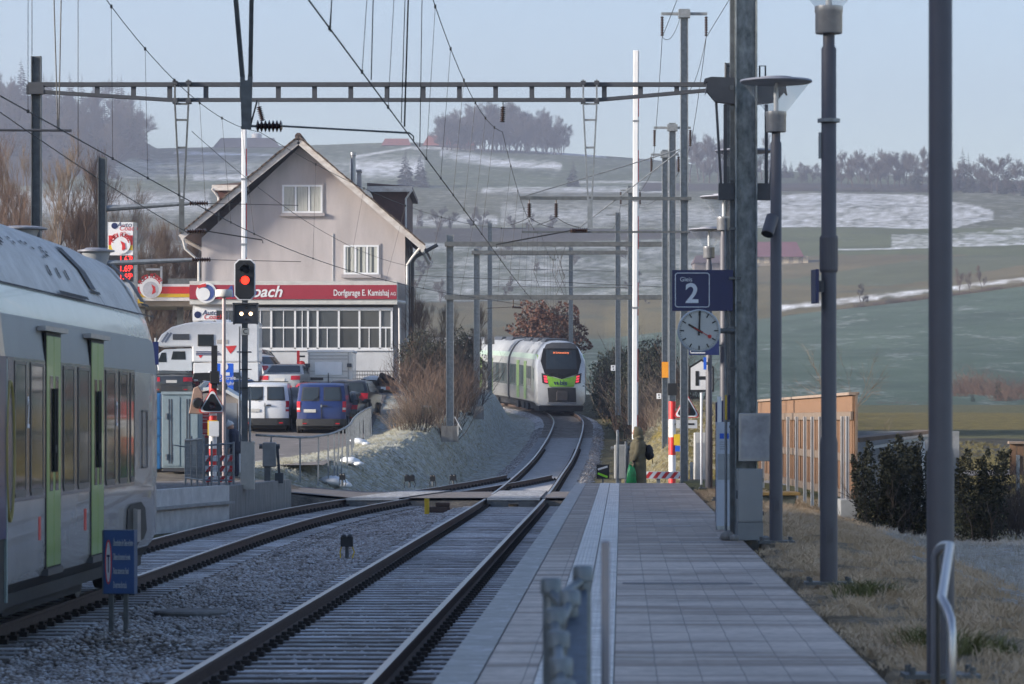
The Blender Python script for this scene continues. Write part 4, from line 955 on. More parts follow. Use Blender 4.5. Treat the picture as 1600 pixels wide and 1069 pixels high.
# red and white half barrier lying across the footway + cabinets
Y = 92.5; a = P(1005,741,Y); b = P(1071,741,Y); t = thing('foot_barrier', 'low red and white striped barrier board across the footway', 'barrier', (a.x, Y, 0))
mb = MB(); L_ = b.x-a.x; z0, z1 = P(0,748,Y).z, P(0,737,Y).z; k = 5
mb.box(0,L_,-.02,.02,z0,z1); mb.build('board', m_white, t); mb = MB()
for i in range(k): x = L_*(i+.1)/k; mb.add([(x,-.024,z0+.01),(x+.11,-.024,z0+.01),(x+.24,-.024,z1-.01),(x+.13,-.024,z1-.01)],[(0,1,2,3)])
mb.build('red_stripes', m_red, t, recalc=False); mb = MB(); mb.box(L_,L_+.06,-.04,.04,-.02,z1+.25); mb.box(L_+.12,L_+.2,-.04,.04,-.02,z1+.25); mb.box(.35,.45,.02,.06,-.1,z0); mb.build('stand', m_galv, t)
Y = 90; t = thing('signal_cabinet', 'narrow light grey signal cabinet beside the red and white post', 'cabinet', P(1095,745,93)[:2]+(.1,)); MB().box(-.18,.22,-.2,.2,0,P(0,676,93).z-.1).build('body', M('pale cabinet', (.34,.35,.35), .6, 0, .1), t, bevel=.02); MB().box(-.14,.18,-.21,-.2,.2,1.3).build('door', m_alu, t)
mb = MB(); mb.box(-.5,.5,-.3,.3,0,.28); o = mb.build('concrete_block', m_conc, None, bevel=.03); p = P(1096,747,91); o.location = (p.x,p.y,.05); tag(o, 'low grey concrete block at the end of the striped barrier board', 'concrete block')
for u, lab in ((965,'slim pale gate post at the platform end, left of the person'),(978,'gate post with a box behind the green bag')):
    t = thing('gate_post', lab, 'post', P(u,750,86)[:2]+(0,)); MB().tube([(0,0,-.1),(0,0,P(0,674 if u<970 else 690,86).z)],.035,10).build('post', m_galv, t, smooth=True)
    if u > 970: MB().box(.05,.3,-.1,.1,.75,1.15).build('latch_box', m_galvd, t)
    else: MB().lathe((0,0,P(0,674,86).z),[(.04,0),(.02,.03)],10).build('cap', m_galv, t)
# ================================================================ OVERHEAD LINE
GY = 72.0
def far_gantry():
    t = thing('catenary_gantry', 'catenary gantry spanning both tracks with a long ladder beam and two V hangers', 'catenary gantry', (0,GY,0))
    z = lambda v: P(0,v,GY).z; x = lambda u: (u-800)/F*GY
    mb = MB(); mb.ibeam((x(57),0,0),(x(57),0,z(88)),.19,.2,up=(1,0,0)); mb.build('post', m_galvd, t)
    mb = MB(); mb.ibeam((x(1140),0,.2),(x(1140),0,9.3),.19,.2,up=(1,0,0)); mb.build('post', m_galvd, t)
    mb = MB(); zt, zb = z(133), z(157)
    mb.bar((x(45),-.1,zt),(x(1145),-.1,zt),.16,.085)
    for a, b in (((45,143),(265,157)),((265,157),(935,157)),((935,157),(1140,139))): mb.bar((x(a[0]),-.1,z(a[1])),(x(b[0]),-.1,z(b[1])),.16,.07)
    for u in np.arange(153,1140,56.5):
        if 150 < u < 1060: mb.bar((x(u),-.1,zt-.03),(x(u),-.1,z(interp(u,[45,265,935,1140],[143,157,157,139]))),.10,.055,up=(0,1,0))
    mb.box(x(43),x(70),-.19,0,z(148),z(134)); mb.build('crossbeam', m_dark, t)
    for uc, vb in ((285.5,364),(921.5,360)):
        mb = MB(); 
        for k in (-1,1):
            mb.bar((x(uc+k*10.5),-.22,z(126)),(x(uc+k*10.5),-.22,z(165)),.035,.05); mb.bar((x(uc+k*10.5),-.22,z(165)),(x(uc+k*3),-.22,z(315)),.035,.05)
        for v in (164,189,232): w = interp(v,[165,315],[10.5,3]); mb.bar((x(uc-w),-.22,z(v)),(x(uc+w),-.22,z(v)),.035,.04)
        mb.box(x(uc-4),x(uc+4),-.25,-.19,z(vb),z(312)); mb.build('v_hanger', m_galv if uc>500 else m_galvd, t)
        mb = MB(); [mb.box(x(uc+k*10.5)-.05,x(uc+k*10.5)+.05,-.26,.0,z(v)-.04,z(v)+.04) for k in (-1,1) for v in (131,160)]; mb.build('clamps', m_dark, t)
    for u0,v0,u1,v1,nm in ((405,160,411,190,'insulator'),(786,160,785,192,'insulator')):
        mb = MB(); mb.tube([(x(u0),-.1,z(v0)),(x(u0),-.1,z(v0+7))],.012,6); mb.build('hook', m_dark, t)
        mb = MB(); insulator(mb,(x(u0),-.1,z(v0+7)),(x(u1),-.1,z(v1)),.06,8,8); mb.build(nm, m_ins, t, smooth=True)
    # registration arms from the left post and the left hanger, right hanger arm to the main wire
    for (u0,v0,ui,vi,uj,vj,ue,ve) in ((290,364,293,363,324,362,411,376),(921,361,918,361,892,361,640+135,383)):
        mb = MB(); insulator(mb,(x(ui),-.22,z(vi)),(x(uj),-.22,z(vj)),.055,8,8); mb.build('insulator', m_ins, t, smooth=True)
        mb = MB(); mb.tube([(x(uj),-.22,z(vj)),(x(ue),-.22,z(ve)),(x(ue+1),-.22,z(ve+5))],.014,6); mb.build('registration_arm', m_wire, t)
far_gantry()
# cantilever on the far left: pole with a crossarm in front of the left gantry post
def left_posts():
    Y = 84.0; z = lambda v: P(0,v,Y).z; x = lambda u: (u-800)/F*Y
    t = thing('catenary_mast', 'short dark catenary mast with two insulated arms, behind the near train', 'catenary mast', (x(160),Y,0))
    mb = MB(); mb.ibeam((0,0,.3),(0,0,z(246)),.19,.2,up=(1,0,0)); mb.build('mast', m_galvd, t)
    for v0,v1,ue in ((326,318,296),(412,406,300)):
        x0 = x(165)-x(160); xe = x(ue)-x(160)
        mb = MB(); mb.tube([(x0,0,z(v0)),(xe,0,z(v1))],[.075,.045],8); mb.build('arm', m_galv, t, smooth=True)
        mb = MB(); insulator(mb,(xe,0,z(v1)),(xe+.45,0,z(v1-.3)),.06,8,8); mb.build('insulator', m_ins, t, smooth=True)
        mb = MB(); mb.tube([(xe+.45,0,z(v1)),(xe+2.6,0,z(v1+3))],.008,5); mb.build('stay', m_wire, t)
    Y = 60.0; z = lambda v: P(0,v,Y).z; x = lambda u: (u-800)/F*Y
    t = thing('line_hanger', 'horizontal dark arm with hanging wires at the upper left edge', 'line hanger', (x(50),Y,0))
    mb = MB(); mb.tube([(x(-60)-x(50),0,z(203)),(x(112)-x(50),0,z(204))],.022,8); mb.build('arm', m_dark, t)
    mb = MB()
    for ua,ub in ((82,90),(97,92)): mb.tube([(x(ua)-x(50),0,z(-80)),(x(ub)-x(50),0,z(188))],.011,5)
    mb.build('stay', m_wire, t); MB().box(x(89)-x(50),x(93)-x(50),-.03,.03,z(203),z(187)).build('clamp', m_dark, t)
    MB().ibeam((x(-60)-x(50),0,0),(x(-60)-x(50),0,z(150)),.18,.18).build('mast', m_galvd, t)
left_posts()
def sag(a, b, s, n=14):
    a = Vector(a); b = Vector(b); return [a.lerp(b,k/n)-Vector((0,0,4*s*(k/n)*(1-k/n))) for k in range(n+1)]
def line(name, label, pts, r=.0085, cat='overhead wire', group=None):
    o = MB().tube(pts, r, 5).build(name, m_wire, None, smooth='all'); return tag(o, label, cat, group)
def catenary(label, fx, supports, zc, zm, dropn, cr=.0085, mr=.0065, first_sag=.5):
    """contact wire over fx(Y); messenger hung between supports; each dropper a part"""
    t = thing('overhead_line', label, 'overhead line')
    ys = np.arange(supports[0][0], supports[-1][0]+.1, 2.0)
    def zcont(Y): return mz(Y)+zc if Y < 240 else zc+3.8
    mb = MB(); mb.tube([(fx(Y), Y, zcont(Y)) for Y in ys], cr, 5); mb.build('contact_wire', m_wire, t, smooth='all')
    mp = []
    for (y0,o0,z0,s),(y1,o1,z1,_) in zip(supports, supports[1:]):
        a = (fx(y0)+o0,y0,z0); b = (fx(y1)+o1,y1,z1); seg = sag(a,b,s,16); mp += seg if not mp else seg[1:]
        n = dropn
        for k in range(1,n):
            q = Vector(a).lerp(Vector(b),k/n)-Vector((0,0,4*s*(k/n)*(1-k/n))); X = fx(q.y)
            d = MB(); d.tube([q,(X,q.y,zcont(q.y))],.0035,4); d.cbox((q.x,q.y,q.z),(.03,.05,.05)); d.cbox((X,q.y,zcont(q.y)),(.025,.05,.04)); d.build('dropper', m_wire, t)
    mb = MB(); mb.tube(mp, mr, 5); mb.build('messenger_wire', m_wire, t, smooth='all')
    return t
x72 = lambda u: (u-800)/F*GY
catenary('contact and carrier wire over the main track, crossing the top centre of the view', mx,
         [(16,.2,8.0,.5),(44.6,.1,7.95,.5),(72,x72(785)-mx(72),P(0,206,72).z,.55),(120,.0,8.35,.55),(150,0,9.1,.4),(190,0,9.9,.3)], 5.6, 7.9, 7)
catenary('contact and carrier wire over the siding, sloping across the upper left', bx_,
         [(20,.1,8.0,.5),(44.6,.0,7.95,.5),(72,x72(405)-bx_(72),P(0,206,72).z,.55),(116,0,8.3,.55)], 5.6, 7.9, 7)
# feeder from the left gantry hanger to the house corner wires
line('feeder_wire', 'thin wire running across the house gable to the middle portals', sag((-6.55,72,7.9),(-1.9,120,7.2),.9), .006)
line('feeder_wire', 'wire from the upper left edge down over the train roof', sag((-8.9,34,8.0),(-6.5,72,5.75),.25), .008)
for u, lab in ((50,'vertical wire above the left gantry post'),(122,'lone vertical wire at the upper left, right of the gantry post')):
    Y = 66; a = P(u,-60,Y); b = P(u,86 if u==50 else 246,Y); line('drop_wire', lab, [a,b], .007)
for i,(u,v0,v1,Y) in enumerate(((637,-40,198,44.8),(632,-40,192,44.9),(658,-40,230,47.5),(582,-40,125,36.5),(518,-40,50,31.6))):
    lab = ['thick vertical hanger wire ending at the registration rod over the main track','thin vertical wire just left of the thick hanger wire','vertical wire right of the thick hanger wire','vertical wire crossing the ladder beam left of centre','short vertical wire at the top edge meeting the contact wire'][i]
    line('hanger_wire', lab, [P(u+2,v0,Y),P(u-(5 if i<2 else 2),v1,Y)], .011 if i==0 else .006)

# ---------------------------------------------------------------- masts and portals beyond
def steel_mast(label, u, vtop, Y, base_z, w=.17, tee=0, box=None, group='steel line masts beyond the crossing'):
    X = (u-800)/F*Y; zt = P(0,vtop,Y).z
    t = thing('line_mast', label, 'line mast', (X,Y,0), group=group)
    MB().ibeam((0,0,base_z-.4),(0,0,zt),w,w,up=(1,0,0)).build('mast', m_galv, t)
    if tee:
        z = zt-.12*Y/85
        MB().bar((-tee/2,0,z),(tee/2,0,z),.06,.07).build('crossarm', m_galv, t); MB().box(-w*.75,w*.75,-.12,.12,z-.1,z+.1).build('cap', m_galv, t)
        for s in (-1,1):
            mb = MB(); insulator(mb,(s*tee*.48,0,z-.06),(s*tee*.48,0,z-.55),.045,8,8); mb.build('insulator', m_ins, t, smooth=True)
            if Y < 100: mb = MB(); mb.tube(sag((s*tee*.48,0,z-.56),(.1*s,0,z-.1 if s<0 else z-1.9),.25,8),.007,5); mb.build('jumper', m_wire, t)
    if box: 
        zz = P(0,box[0],Y).z; MB().box(-w*.55,w*.55,-w*.6,-w*.52,zz-box[1]/2,zz+box[1]/2).build('marker_plate', box[2], t)
    return t
T1 = steel_mast('tallest line mast with a cross arm and two insulators, left of the platform sign', 1069, 14, 86, .3, .19, 1.12)
T2 = steel_mast('line mast with a cross arm just left of the tallest line mast', 1050.5, 192, 104, 1.0, .2, 1.1)
T3 = steel_mast('line mast with an orange plate low on it, left of the crossing signal', 1039, 234, 112, 1.4, .19, .9, (578,.5,m_orange))
T4 = steel_mast('line mast right behind the white raised boom', 985, 290, 140, 2.2, .2, .8)
T5 = steel_mast('line mast with a side arm in front of the right hedge', 965.5, 332, 158, 2.6, .24, 0)
MB().bar((-.55,0,P(0,336,158).z),(0,0,P(0,336,158).z),.07,.07).build('crossarm', m_galv, T5)
steel_mast('line mast rising behind the roof of the far train', 892, 386, 214, 3.4, .26, 0)
T7 = steel_mast('line mast left of the far train with a short arm', 765.5, 348, 212, 3.8, .28, 0)
MB().bar((-.7,0,P(0,352,212).z),(0,0,P(0,352,212).z),.08,.08).build('crossarm', m_galv, T7)
# white kilometre plates
for u,v,Y,lab in ((958,575,157.5,'small white number plate on the mast before the right hedge'),(1029.5,619,111,'small white number plate near the orange mast')):
    t = thing('number_plate', lab, 'number plate', P(u,v,Y)); w = 3.6*Y/F; MB().box(-w,w,-.01,.01,-w*1.2,w*1.2).build('plate', m_white, t)
    mb = MB(); mb.box(-w*.3,w*.3,-.014,-.01,w*.2,w*.8); mb.box(-w*.1,w*.4,-.014,-.01,-w*.8,-w*.3); mb.build('digits', m_blackp, t); MB().bar((0,.02,0),(w*2.6,.05,0),.03,.03).build('bracket', m_galv, t)
def portal(label, Y, ul, ur, vtl, vbase, beams, bar=.09, rpost=True, thick=None):
    z = lambda v: P(0,v,Y).z; x = lambda u: (u-800)/F*Y
    t = thing('catenary_portal', label, 'catenary portal', (x(ul),Y,0), group='catenary portals beyond the crossing'); x0 = x(ul)
    MB().ibeam((0,0,z(vbase)-.4),(0,0,z(vtl)),.26,.26,up=(1,0,0)).build('post', m_galv, t)
    if rpost: MB().ibeam((x(ur)-x0,0,1.6),(x(ur)-x0,0,z(vtl)),.2,.2,up=(1,0,0)).build('post', m_galv, t)
    for v, th in beams: MB().ibeam((x(ul-8)-x0,-.16,z(v)),(x(ur+6)-x0,-.16,z(v)),.16,th*1.15*Y/F,up=(0,1,0)).build('crossbeam', m_galvd, t)
    MB().box(-.3,.3,-.3,.3,z(vbase)-.5,z(vbase)+.05).build('foundation', m_concd, t)
    return t, x, z, x0
t,x,z,x0 = portal('catenary portal with two stacked beams and its left post on the frosty bank', 122, 703, 1040, 367, 668, ((382,8),(465,7)))
for ua, ub, v in ((700,1046,405),):
    pass
mb = MB(); mb.tube([(x(800)-x0,0,z(382)),(x(800)-x0,0,z(383))],.01,5); mb.tube([(x(640)-x0,-.1,z(430)),(x(1040)-x0,-.1,z(449))],.008,5); mb.build('span_wire', m_wire, t)
for u0,u1,v in ((1000,1012,450),(895,890,455)):
    pass
for (uu,vv,du) in ((866,383,2),(884,383,-2)):
    mb = MB(); mb.tube([(x(uu)-x0,-.1,z(vv)),(x(uu+du*8)-x0,-.1,z(vv+50)),(x(uu+du)-x0,-.1,z(vv+80))],.008,5); mb.build('hanger', m_wire, t)
mb = MB(); insulator(mb,(x(815)-x0,-.1,z(481)),(x(800)-x0,-.1,z(480)),.05); mb.tube([(x(802)-x0,-.1,z(466)),(x(802)-x0,-.1,z(481))],.02,6); mb.tube([(x(800)-x0,-.1,z(480)),(x(760)-x0,-.1,z(482))],.01,5); mb.build('registration_arm', m_ins, t)
t,x,z,x0 = portal('second catenary portal behind the first, left post by the hedge', 150, 745, 985, 388, 637, ((395,7),), rpost=False)
for ua, ub, v in ((770,985,448),):
    mb = MB(); mb.tube([(x(ua)-x0,-.1,z(v)),(x(ub)-x0,-.1,z(v+1))],.028,6); mb.build('tie_rod', m_galv, t)
for u in (838,867,878): 
    mb = MB(); mb.tube([(x(u)-x0,-.1,z(396)),(x(u-4)-x0,-.1,z(425)),(x(u+5)-x0,-.1,z(450))],.01,5); mb.build('hanger', m_wire, t)
t,x,z,x0 = portal('farthest catenary portal standing over the far train', 213, 765, 892, 388, 525, ((397,4),), rpost=False)
mb = MB(); mb.tube([(x(770)-x0,-.1,z(420)),(x(960)-x0,-.1,z(424))],.025,5); mb.tube([(x(860)-x0,-.1,z(397)),(x(868)-x0,-.1,z(421))],.02,5); mb.build('tie_rod', m_galv, t)
# cantilever on the tallest mast, with stays and two hanging insulators
def cantilever():
    Y = 86; z = lambda v: P(0,v,Y).z; x = lambda u: (u-1069)/F*Y; t = T1
    MB().bar((x(812),-.12,z(310)),(x(1080),-.12,z(311)),.06,.08).build('cantilever', m_galvd, t)
    MB().bar((x(815),-.12,z(363)),(x(1078),-.12,z(363)),.03,.05).build('cantilever', m_galvd, t)
    mb = MB()
    for ua,va,ub,vb in ((816,308,1062,234),(905,356,1062,236)): mb.tube([(x(ua),-.12,z(va)),(x(ub),-.1,z(vb))],.016,6)
    mb.build('stay_rod', m_galv, t)
    for u in (827,869):
        mb = MB(); mb.tube([(x(u),-.12,z(311)),(x(u),-.12,z(318))],.012,5); insulator(mb,(x(u),-.12,z(318)),(x(u),-.12,z(340)),.06,8,8); mb.build('insulator', m_ins, t, smooth=True)
        mb = MB(); mb.tube(sag((x(u),-.12,z(340)),(x(u-30),-.12,z(352)),.02,6),.008,5); mb.tube(sag((x(u),-.12,z(340)),(x(u+38),-.12,z(356)),.05,6),.008,5); mb.build('jumper', m_wire, t)
    mb = MB(); insulator(mb,(x(890),-.12,z(361)),(x(916),-.12,z(361)),.06); mb.build('insulator', m_ins, t, smooth=True)
    mb = MB(); mb.tube([(x(886),-.12,z(362)),(x(790),-.12,z(380))],.016,6); mb.build('registration_arm', m_galv, t)
cantilever()
def tee_end(m, s, tee, Y, vtop): 
    X = m.location.x; return Vector((X+s*tee*.48, Y, P(0,vtop,Y).z-.12*Y/85-.58))
for s, lab in ((-1,'left feeder line sagging from mast to mast beyond the crossing'),(1,'right feeder line sagging from mast to mast beyond the crossing')):
    a = tee_end(T1,s,1.12,86,14); b = tee_end(T2,s,1.1,104,192); c = tee_end(T3,s,.9,112,234); d = tee_end(T4,s,.8,140,290); e = tee_end(T5,s,.6,158,332)
    line('feeder_wire', lab, [Vector((a.x+s*.3+.9,60,a.z+1.5))]+sag(a,b,.15)+sag(b,c,.06)[1:]+sag(c,d,.3)[1:]+sag(d,e,.2)[1:], .008)
# ================================================================ TRAINS
m_silver = M('silver train paint', (.50,.485,.475), .24, .25, .10, 1.2, .03, coat=.4, bscale=2)
m_upper = M('matt blue grey train paint', (.26,.275,.275), .55, .1, .06, 1.5)
m_cove = M('pale green train paint', (.50,.55,.48), .25, .2, .06, 2, coat=.3)
m_roof = M('light train roof', (.50,.495,.48), .55, .05, .2, 2.5, .05, .4)
m_band = M('smoked window band', (.13,.13,.14), .14, .5, .1, 1, spec=.7, coat=.3)
m_win = M('tinted train window', (.02,.025,.03), .05, .2, .1, 1, spec=.9)
m_lime = M('lime green train paint', (.21,.35,.10), .35, 0, .06, 2, coat=.3)
m_under = M('dark underframe', (.018,.018,.02), .7, .2, .3, 5)
PROF = [(0,.38),(1.26,.38),(1.36,.52),(1.41,.62),(1.41,1.25),(1.41,2.54),(1.40,2.62),(1.36,2.95),(1.25,3.24),(1.02,3.62),(.76,3.88),(.42,3.99),(0,4.02)]
PROF = PROF + [(-x,z) for x,z in PROF[-2:0:-1]]
BANDS = {0:4,1:4,2:0,3:0,4:0,5:1,6:1,7:2,8:3,9:3,10:3,11:3}     # segment -> material
def near_train():
    Y0 = 36.0; sl = .0233
    t = thing('regional_train', 'near silver regional train with lime doors standing at the left edge', 'train', (bx_(Y0)-.02, Y0, 0), -math.atan(sl))
    st = [(-4.85,1,1),(-4.8,1,1),(5.4,1,1),(7.0,.89,1),(8.0,.81,.99),(9.0,.725,.94),(9.7,.64,.85),(10.15,.53,.70),(10.4,.40,.5),(10.5,.28,.32)]
    rings = []
    for y,w,k in st: rings.append([(x*w, y - (.55*(1-min(1,(z-.3)/.9)) if y>9 and z<1.2 else 0), z if z < 2.4 else 2.4+(z-2.4)*k) for x,z in PROF])
    mb = MB(); mb.loft(rings); n = len(PROF)
    for i in range((len(rings)-1)*n):
        j = i % n; j = j if j < 12 else n-1-j; mb.m[i] = BANDS.get(j,3)
        if i//n >= 2 and BANDS.get(j,3) == 1 : mb.m[i] = 1
    mb.build('car_body', [m_silver,m_upper,m_cove,m_roof,m_under], t, smooth=True)
    def yl(u): return 5.1855/(.0233+(800-u)/F) - Y0
    S = 1.411
    def panel(nm, u0,u1,z0,z1,m,off=.004,th=.01,bev=0,par=t):
        return MB().box(S+off-th,S+off,yl(u0),yl(u1),z0,z1).build(nm,m,par,bevel=bev)
    panel('window_band',27-2.5,212,1.26,2.56,m_band,.004,.02)
    for a,b in ((26,42),(51,69),(102,117),(125,140),(168,181),(189,200),(206,211)):
        w = panel('window',a,b,1.36,2.5,m_win,.009,.01,.003)
        mb = MB(); ya,yb = yl(a),yl(b); fr = .035
        for y0,y1,z0,z1 in ((ya-fr,ya,1.33,2.53),(yb,yb+fr,1.33,2.53),(ya,yb,2.5,2.53),(ya,yb,1.30,1.36)): mb.box(S+.006,S+.013,y0,y1,z0,z1)
        mb.build('window_frame',M('window frame', (.09,.10,.11), .4,.4) if 'window frame' not in bpy.data.materials else bpy.data.materials['window frame'],w)
    for a,b in ((75,96),(145,163)):
        ya,yb = yl(a),yl(b); ym = (ya+yb)/2
        MB().box(S-.01,S+.008,ya-.045,yb+.045,.58,2.835).build('door_seal',m_black,t)
        for k,(y0,y1) in enumerate(((ya,ym-.012),(ym+.012,yb))):
            d = MB().box(S-.01,S+.014,y0,y1,.60,2.80).build('door',m_lime,t,bevel=.006)
            gx = (y0*.40+y1*.60) if k == 0 else (y0*.62+y1*.38)
            MB().box(S+.012,S+.019,gx-.09,gx+.09,1.32,2.42).build('door_window',m_win,d,bevel=.004)
        mb = MB(); [mb.tube([(S+.03,ym+q,1.5),(S+.03,ym+q,2.3)],.014,6) for q in (-.07,.07)]; mb.cbox((S+.02,ym,1.72),(.03,.16,.07)); mb.build('door_handle',m_black,t)
        mb = MB(); mb.box(S-.03,S+.05,ya-.33,yb+.26,2.84,2.885); mb.build('door_header',m_alu,t)
        mb = MB(); mb.box(S-.06,S+.03,ya-.05,yb+.05,.52,.585); mb.build('door_step',m_dark,t)
    for u,z in ((66,.98),(137,.98)): panel('red_marker',u-2.2,u+.8,z-.11,z+.11,m_red)
    for u in (47,): text('2','class_number',m_white,t,(S+.012,yl(u)-.1,2.05),.42,rot=(R(90),0,R(90)),sx=.55)
    text('2','class_number',m_white,t,(S+.012,yl(185)-.1,2.05),.38,rot=(R(90),0,R(90)),sx=.55)
    # dark blue gangway panel with a yellow ring at the coach end
    panel('blue_panel',-15,13,.95,2.56,M('navy train paint', (.012,.02,.10), .3, 0, .05, coat=.3),.008,.02)
    mb = MB(); ym = yl(18); mb.tube([(S+.008,ym+.2*math.cos(a),1.72+.62*math.sin(a)) for a in np.linspace(0,6.283,30)],.018,6,cap=False); mb.build('yellow_ring',M('yellow vinyl', (.26,.22,.06), .5),t)
    panel('blue_film',13.5,24,1.2,2.56,M('blue grey film', (.10,.11,.16), .25,.3,.1,2),.007,.012)
    panel('end_post',12,14,.38,2.54,M('end gasket', (.20,.26,.26), .5),.010,.04)
    # underframe, bogies
    mb = MB(); mb.box(-1.28,1.30,-4.85,5.3,.30,.42); mb.box(-1.1,1.1,-3.2,1.8,.16,.32); mb.build('underframe',m_under,t)
    mb = MB(); mb.tube([(1.18,-5.4,.62),(1.18,-4.5,.66)],.09,14); mb.build('damper',m_alu,t,smooth=True)
    mb = MB(); mb.box(.9,1.4,-5.4,-4.86,.3,.95); mb.build('gangway_bellows',m_black,t)
    for y in (3.5,5.9):
        for s in (-1,1):
            w = MB().lathe((s*.7525,y,.46),[(.46,-.07),(.46,.07),(.40,.071),(.38,.06),(.14,.05),(.12,.09)] if s>0 else [(.46,.07),(.46,-.07),(.40,-.071)],32,axis='X').build('wheel',M('worn wheel steel', (.05,.047,.045), .5,.6,.2,9) if 'worn wheel steel' not in bpy.data.materials else bpy.data.materials['worn wheel steel'],t,smooth=True)
    mb = MB(); mb.box(1.0,1.16,2.9,6.5,.35,.62); mb.box(-1.16,-1.0,2.9,6.5,.35,.62); mb.box(-1.1,1.1,4.4,5.0,.3,.7)
    for y in (3.5,5.9): mb.box(.95,1.2,y-.18,y+.18,.34,.6)
    mb.build('bogie',m_under,t)
    # dark bogie opening with a ladder near the nose
    def hw(y): return 1.41*interp(y,[a for a,_,_ in st],[b for _,b,_ in st])
    mb = MB(); op = [(3.1,.62),(3.22,1.0),(3.5,1.05),(4.4,1.06),(4.75,.98),(4.9,.72),(4.6,.62),(4.3,.625)]
    mb.add([(hw(y)+.012,y,z) for y,z in op],[range(8)]); mb.add([(1.415,3.1,.615),(1.415,4.3,.615),(1.37,4.2,.5),(1.37,3.15,.5)],[(0,1,2,3)]); mb.build('bogie_opening',m_black,t,recalc=False)
    mb = MB(); mb.box(1.41,1.46,3.75,4.05,.62,.98); mb.bar((1.45,3.6,.42),(1.45,3.6,1.0),.03,.03); mb.build('step',m_alu,t)
    mb = MB(); mb.add([(hw(y)+.012,y,z) for y,z in ((7.6,1.75),(7.9,1.75),(7.9,2.45),(7.6,2.5))],[(0,1,2,3)]); mb.build('cab_window',m_win,t,recalc=False)
    mb = MB(); [mb.bar((hw(y)+.008,y,z0),(hw(y1)+.008,y1,z1),.01,.02) for y,z0,y1,z1 in ((4.5,1.45,4.5,2.1),(4.5,2.1,4.95,2.1),(4.95,2.1,4.95,1.45),(4.95,1.45,4.5,1.45))]; mb.build('flap_seam',m_dark,t)
    # roof panels: points on the sloping roof
    def rp(y,q,off=.012):
        a = Vector((1.25,0,3.24)); b = Vector((1.02,0,3.62)); c = Vector((.76,0,3.88)); p = a.lerp(b,q*2) if q < .5 else b.lerp(c,q*2-1)
        return Vector((p.x+off*.85,y,p.z+off*.5))
    def roofq(nm,y0,y1,q0,q1,m,off=.012,skew=0):
        mb = MB(); qs = [q0,(q0+q1)/2,q1] if q0<.5<q1 else [q0,q1]; qs = [q0,.5,q1] if q0<.5<q1 else qs
        for i,q in enumerate(qs): mb.v += [tuple(rp(y0+skew*q,q,off)),tuple(rp(y1+skew*q,q,off))]
        for i in range(len(qs)-1): mb.f.append((2*i,2*i+1,2*i+3,2*i+2)); mb.m.append(0)
        return mb.build(nm,m,t,recalc=False)
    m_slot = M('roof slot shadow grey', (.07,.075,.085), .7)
    for y in (2.1,6.3): roofq('roof_slot',y,y+.42,.22,.98,m_slot,.02); roofq('roof_grating',y-.1,y+.62,.16,.2,m_black,.02)  # dark strips on the roof skin paint the shade of recessed panel gaps
    for y in (2.55,6.8,): roofq('roof_seam',y,y+.04,.02,1,m_dark,.016)
    roofq('gutter_line',-4.8,6.9,-.01,.012,m_black,.014); roofq('gutter_bar',-.7,1.3,.015,.06,m_black,.03)
    rr = random.Random(4)
    for k in range(26):
        y = rr.uniform(-3.6,1.3); q = rr.choice([.62,.7,.78,.55]); roofq('roof_vent',y,y+.12,q,q+.05,m_black,.016)
    for y in (-.6,.0,.6): roofq('roof_vent',y,y+.1,.28,.42,m_black,.016,.5)
    mb = MB(); mb.loft([[(-.6,y,3.93),(.6,y,3.93),(.4,y,4.05 if k else 4.03),(-.4,y,4.05 if k else 4.03)] for k,y in ((1,-4.8),(1,1.2),(0,5.8))]); mb.build('roof_fairing',m_roof,t,bevel=.03)
near_train()

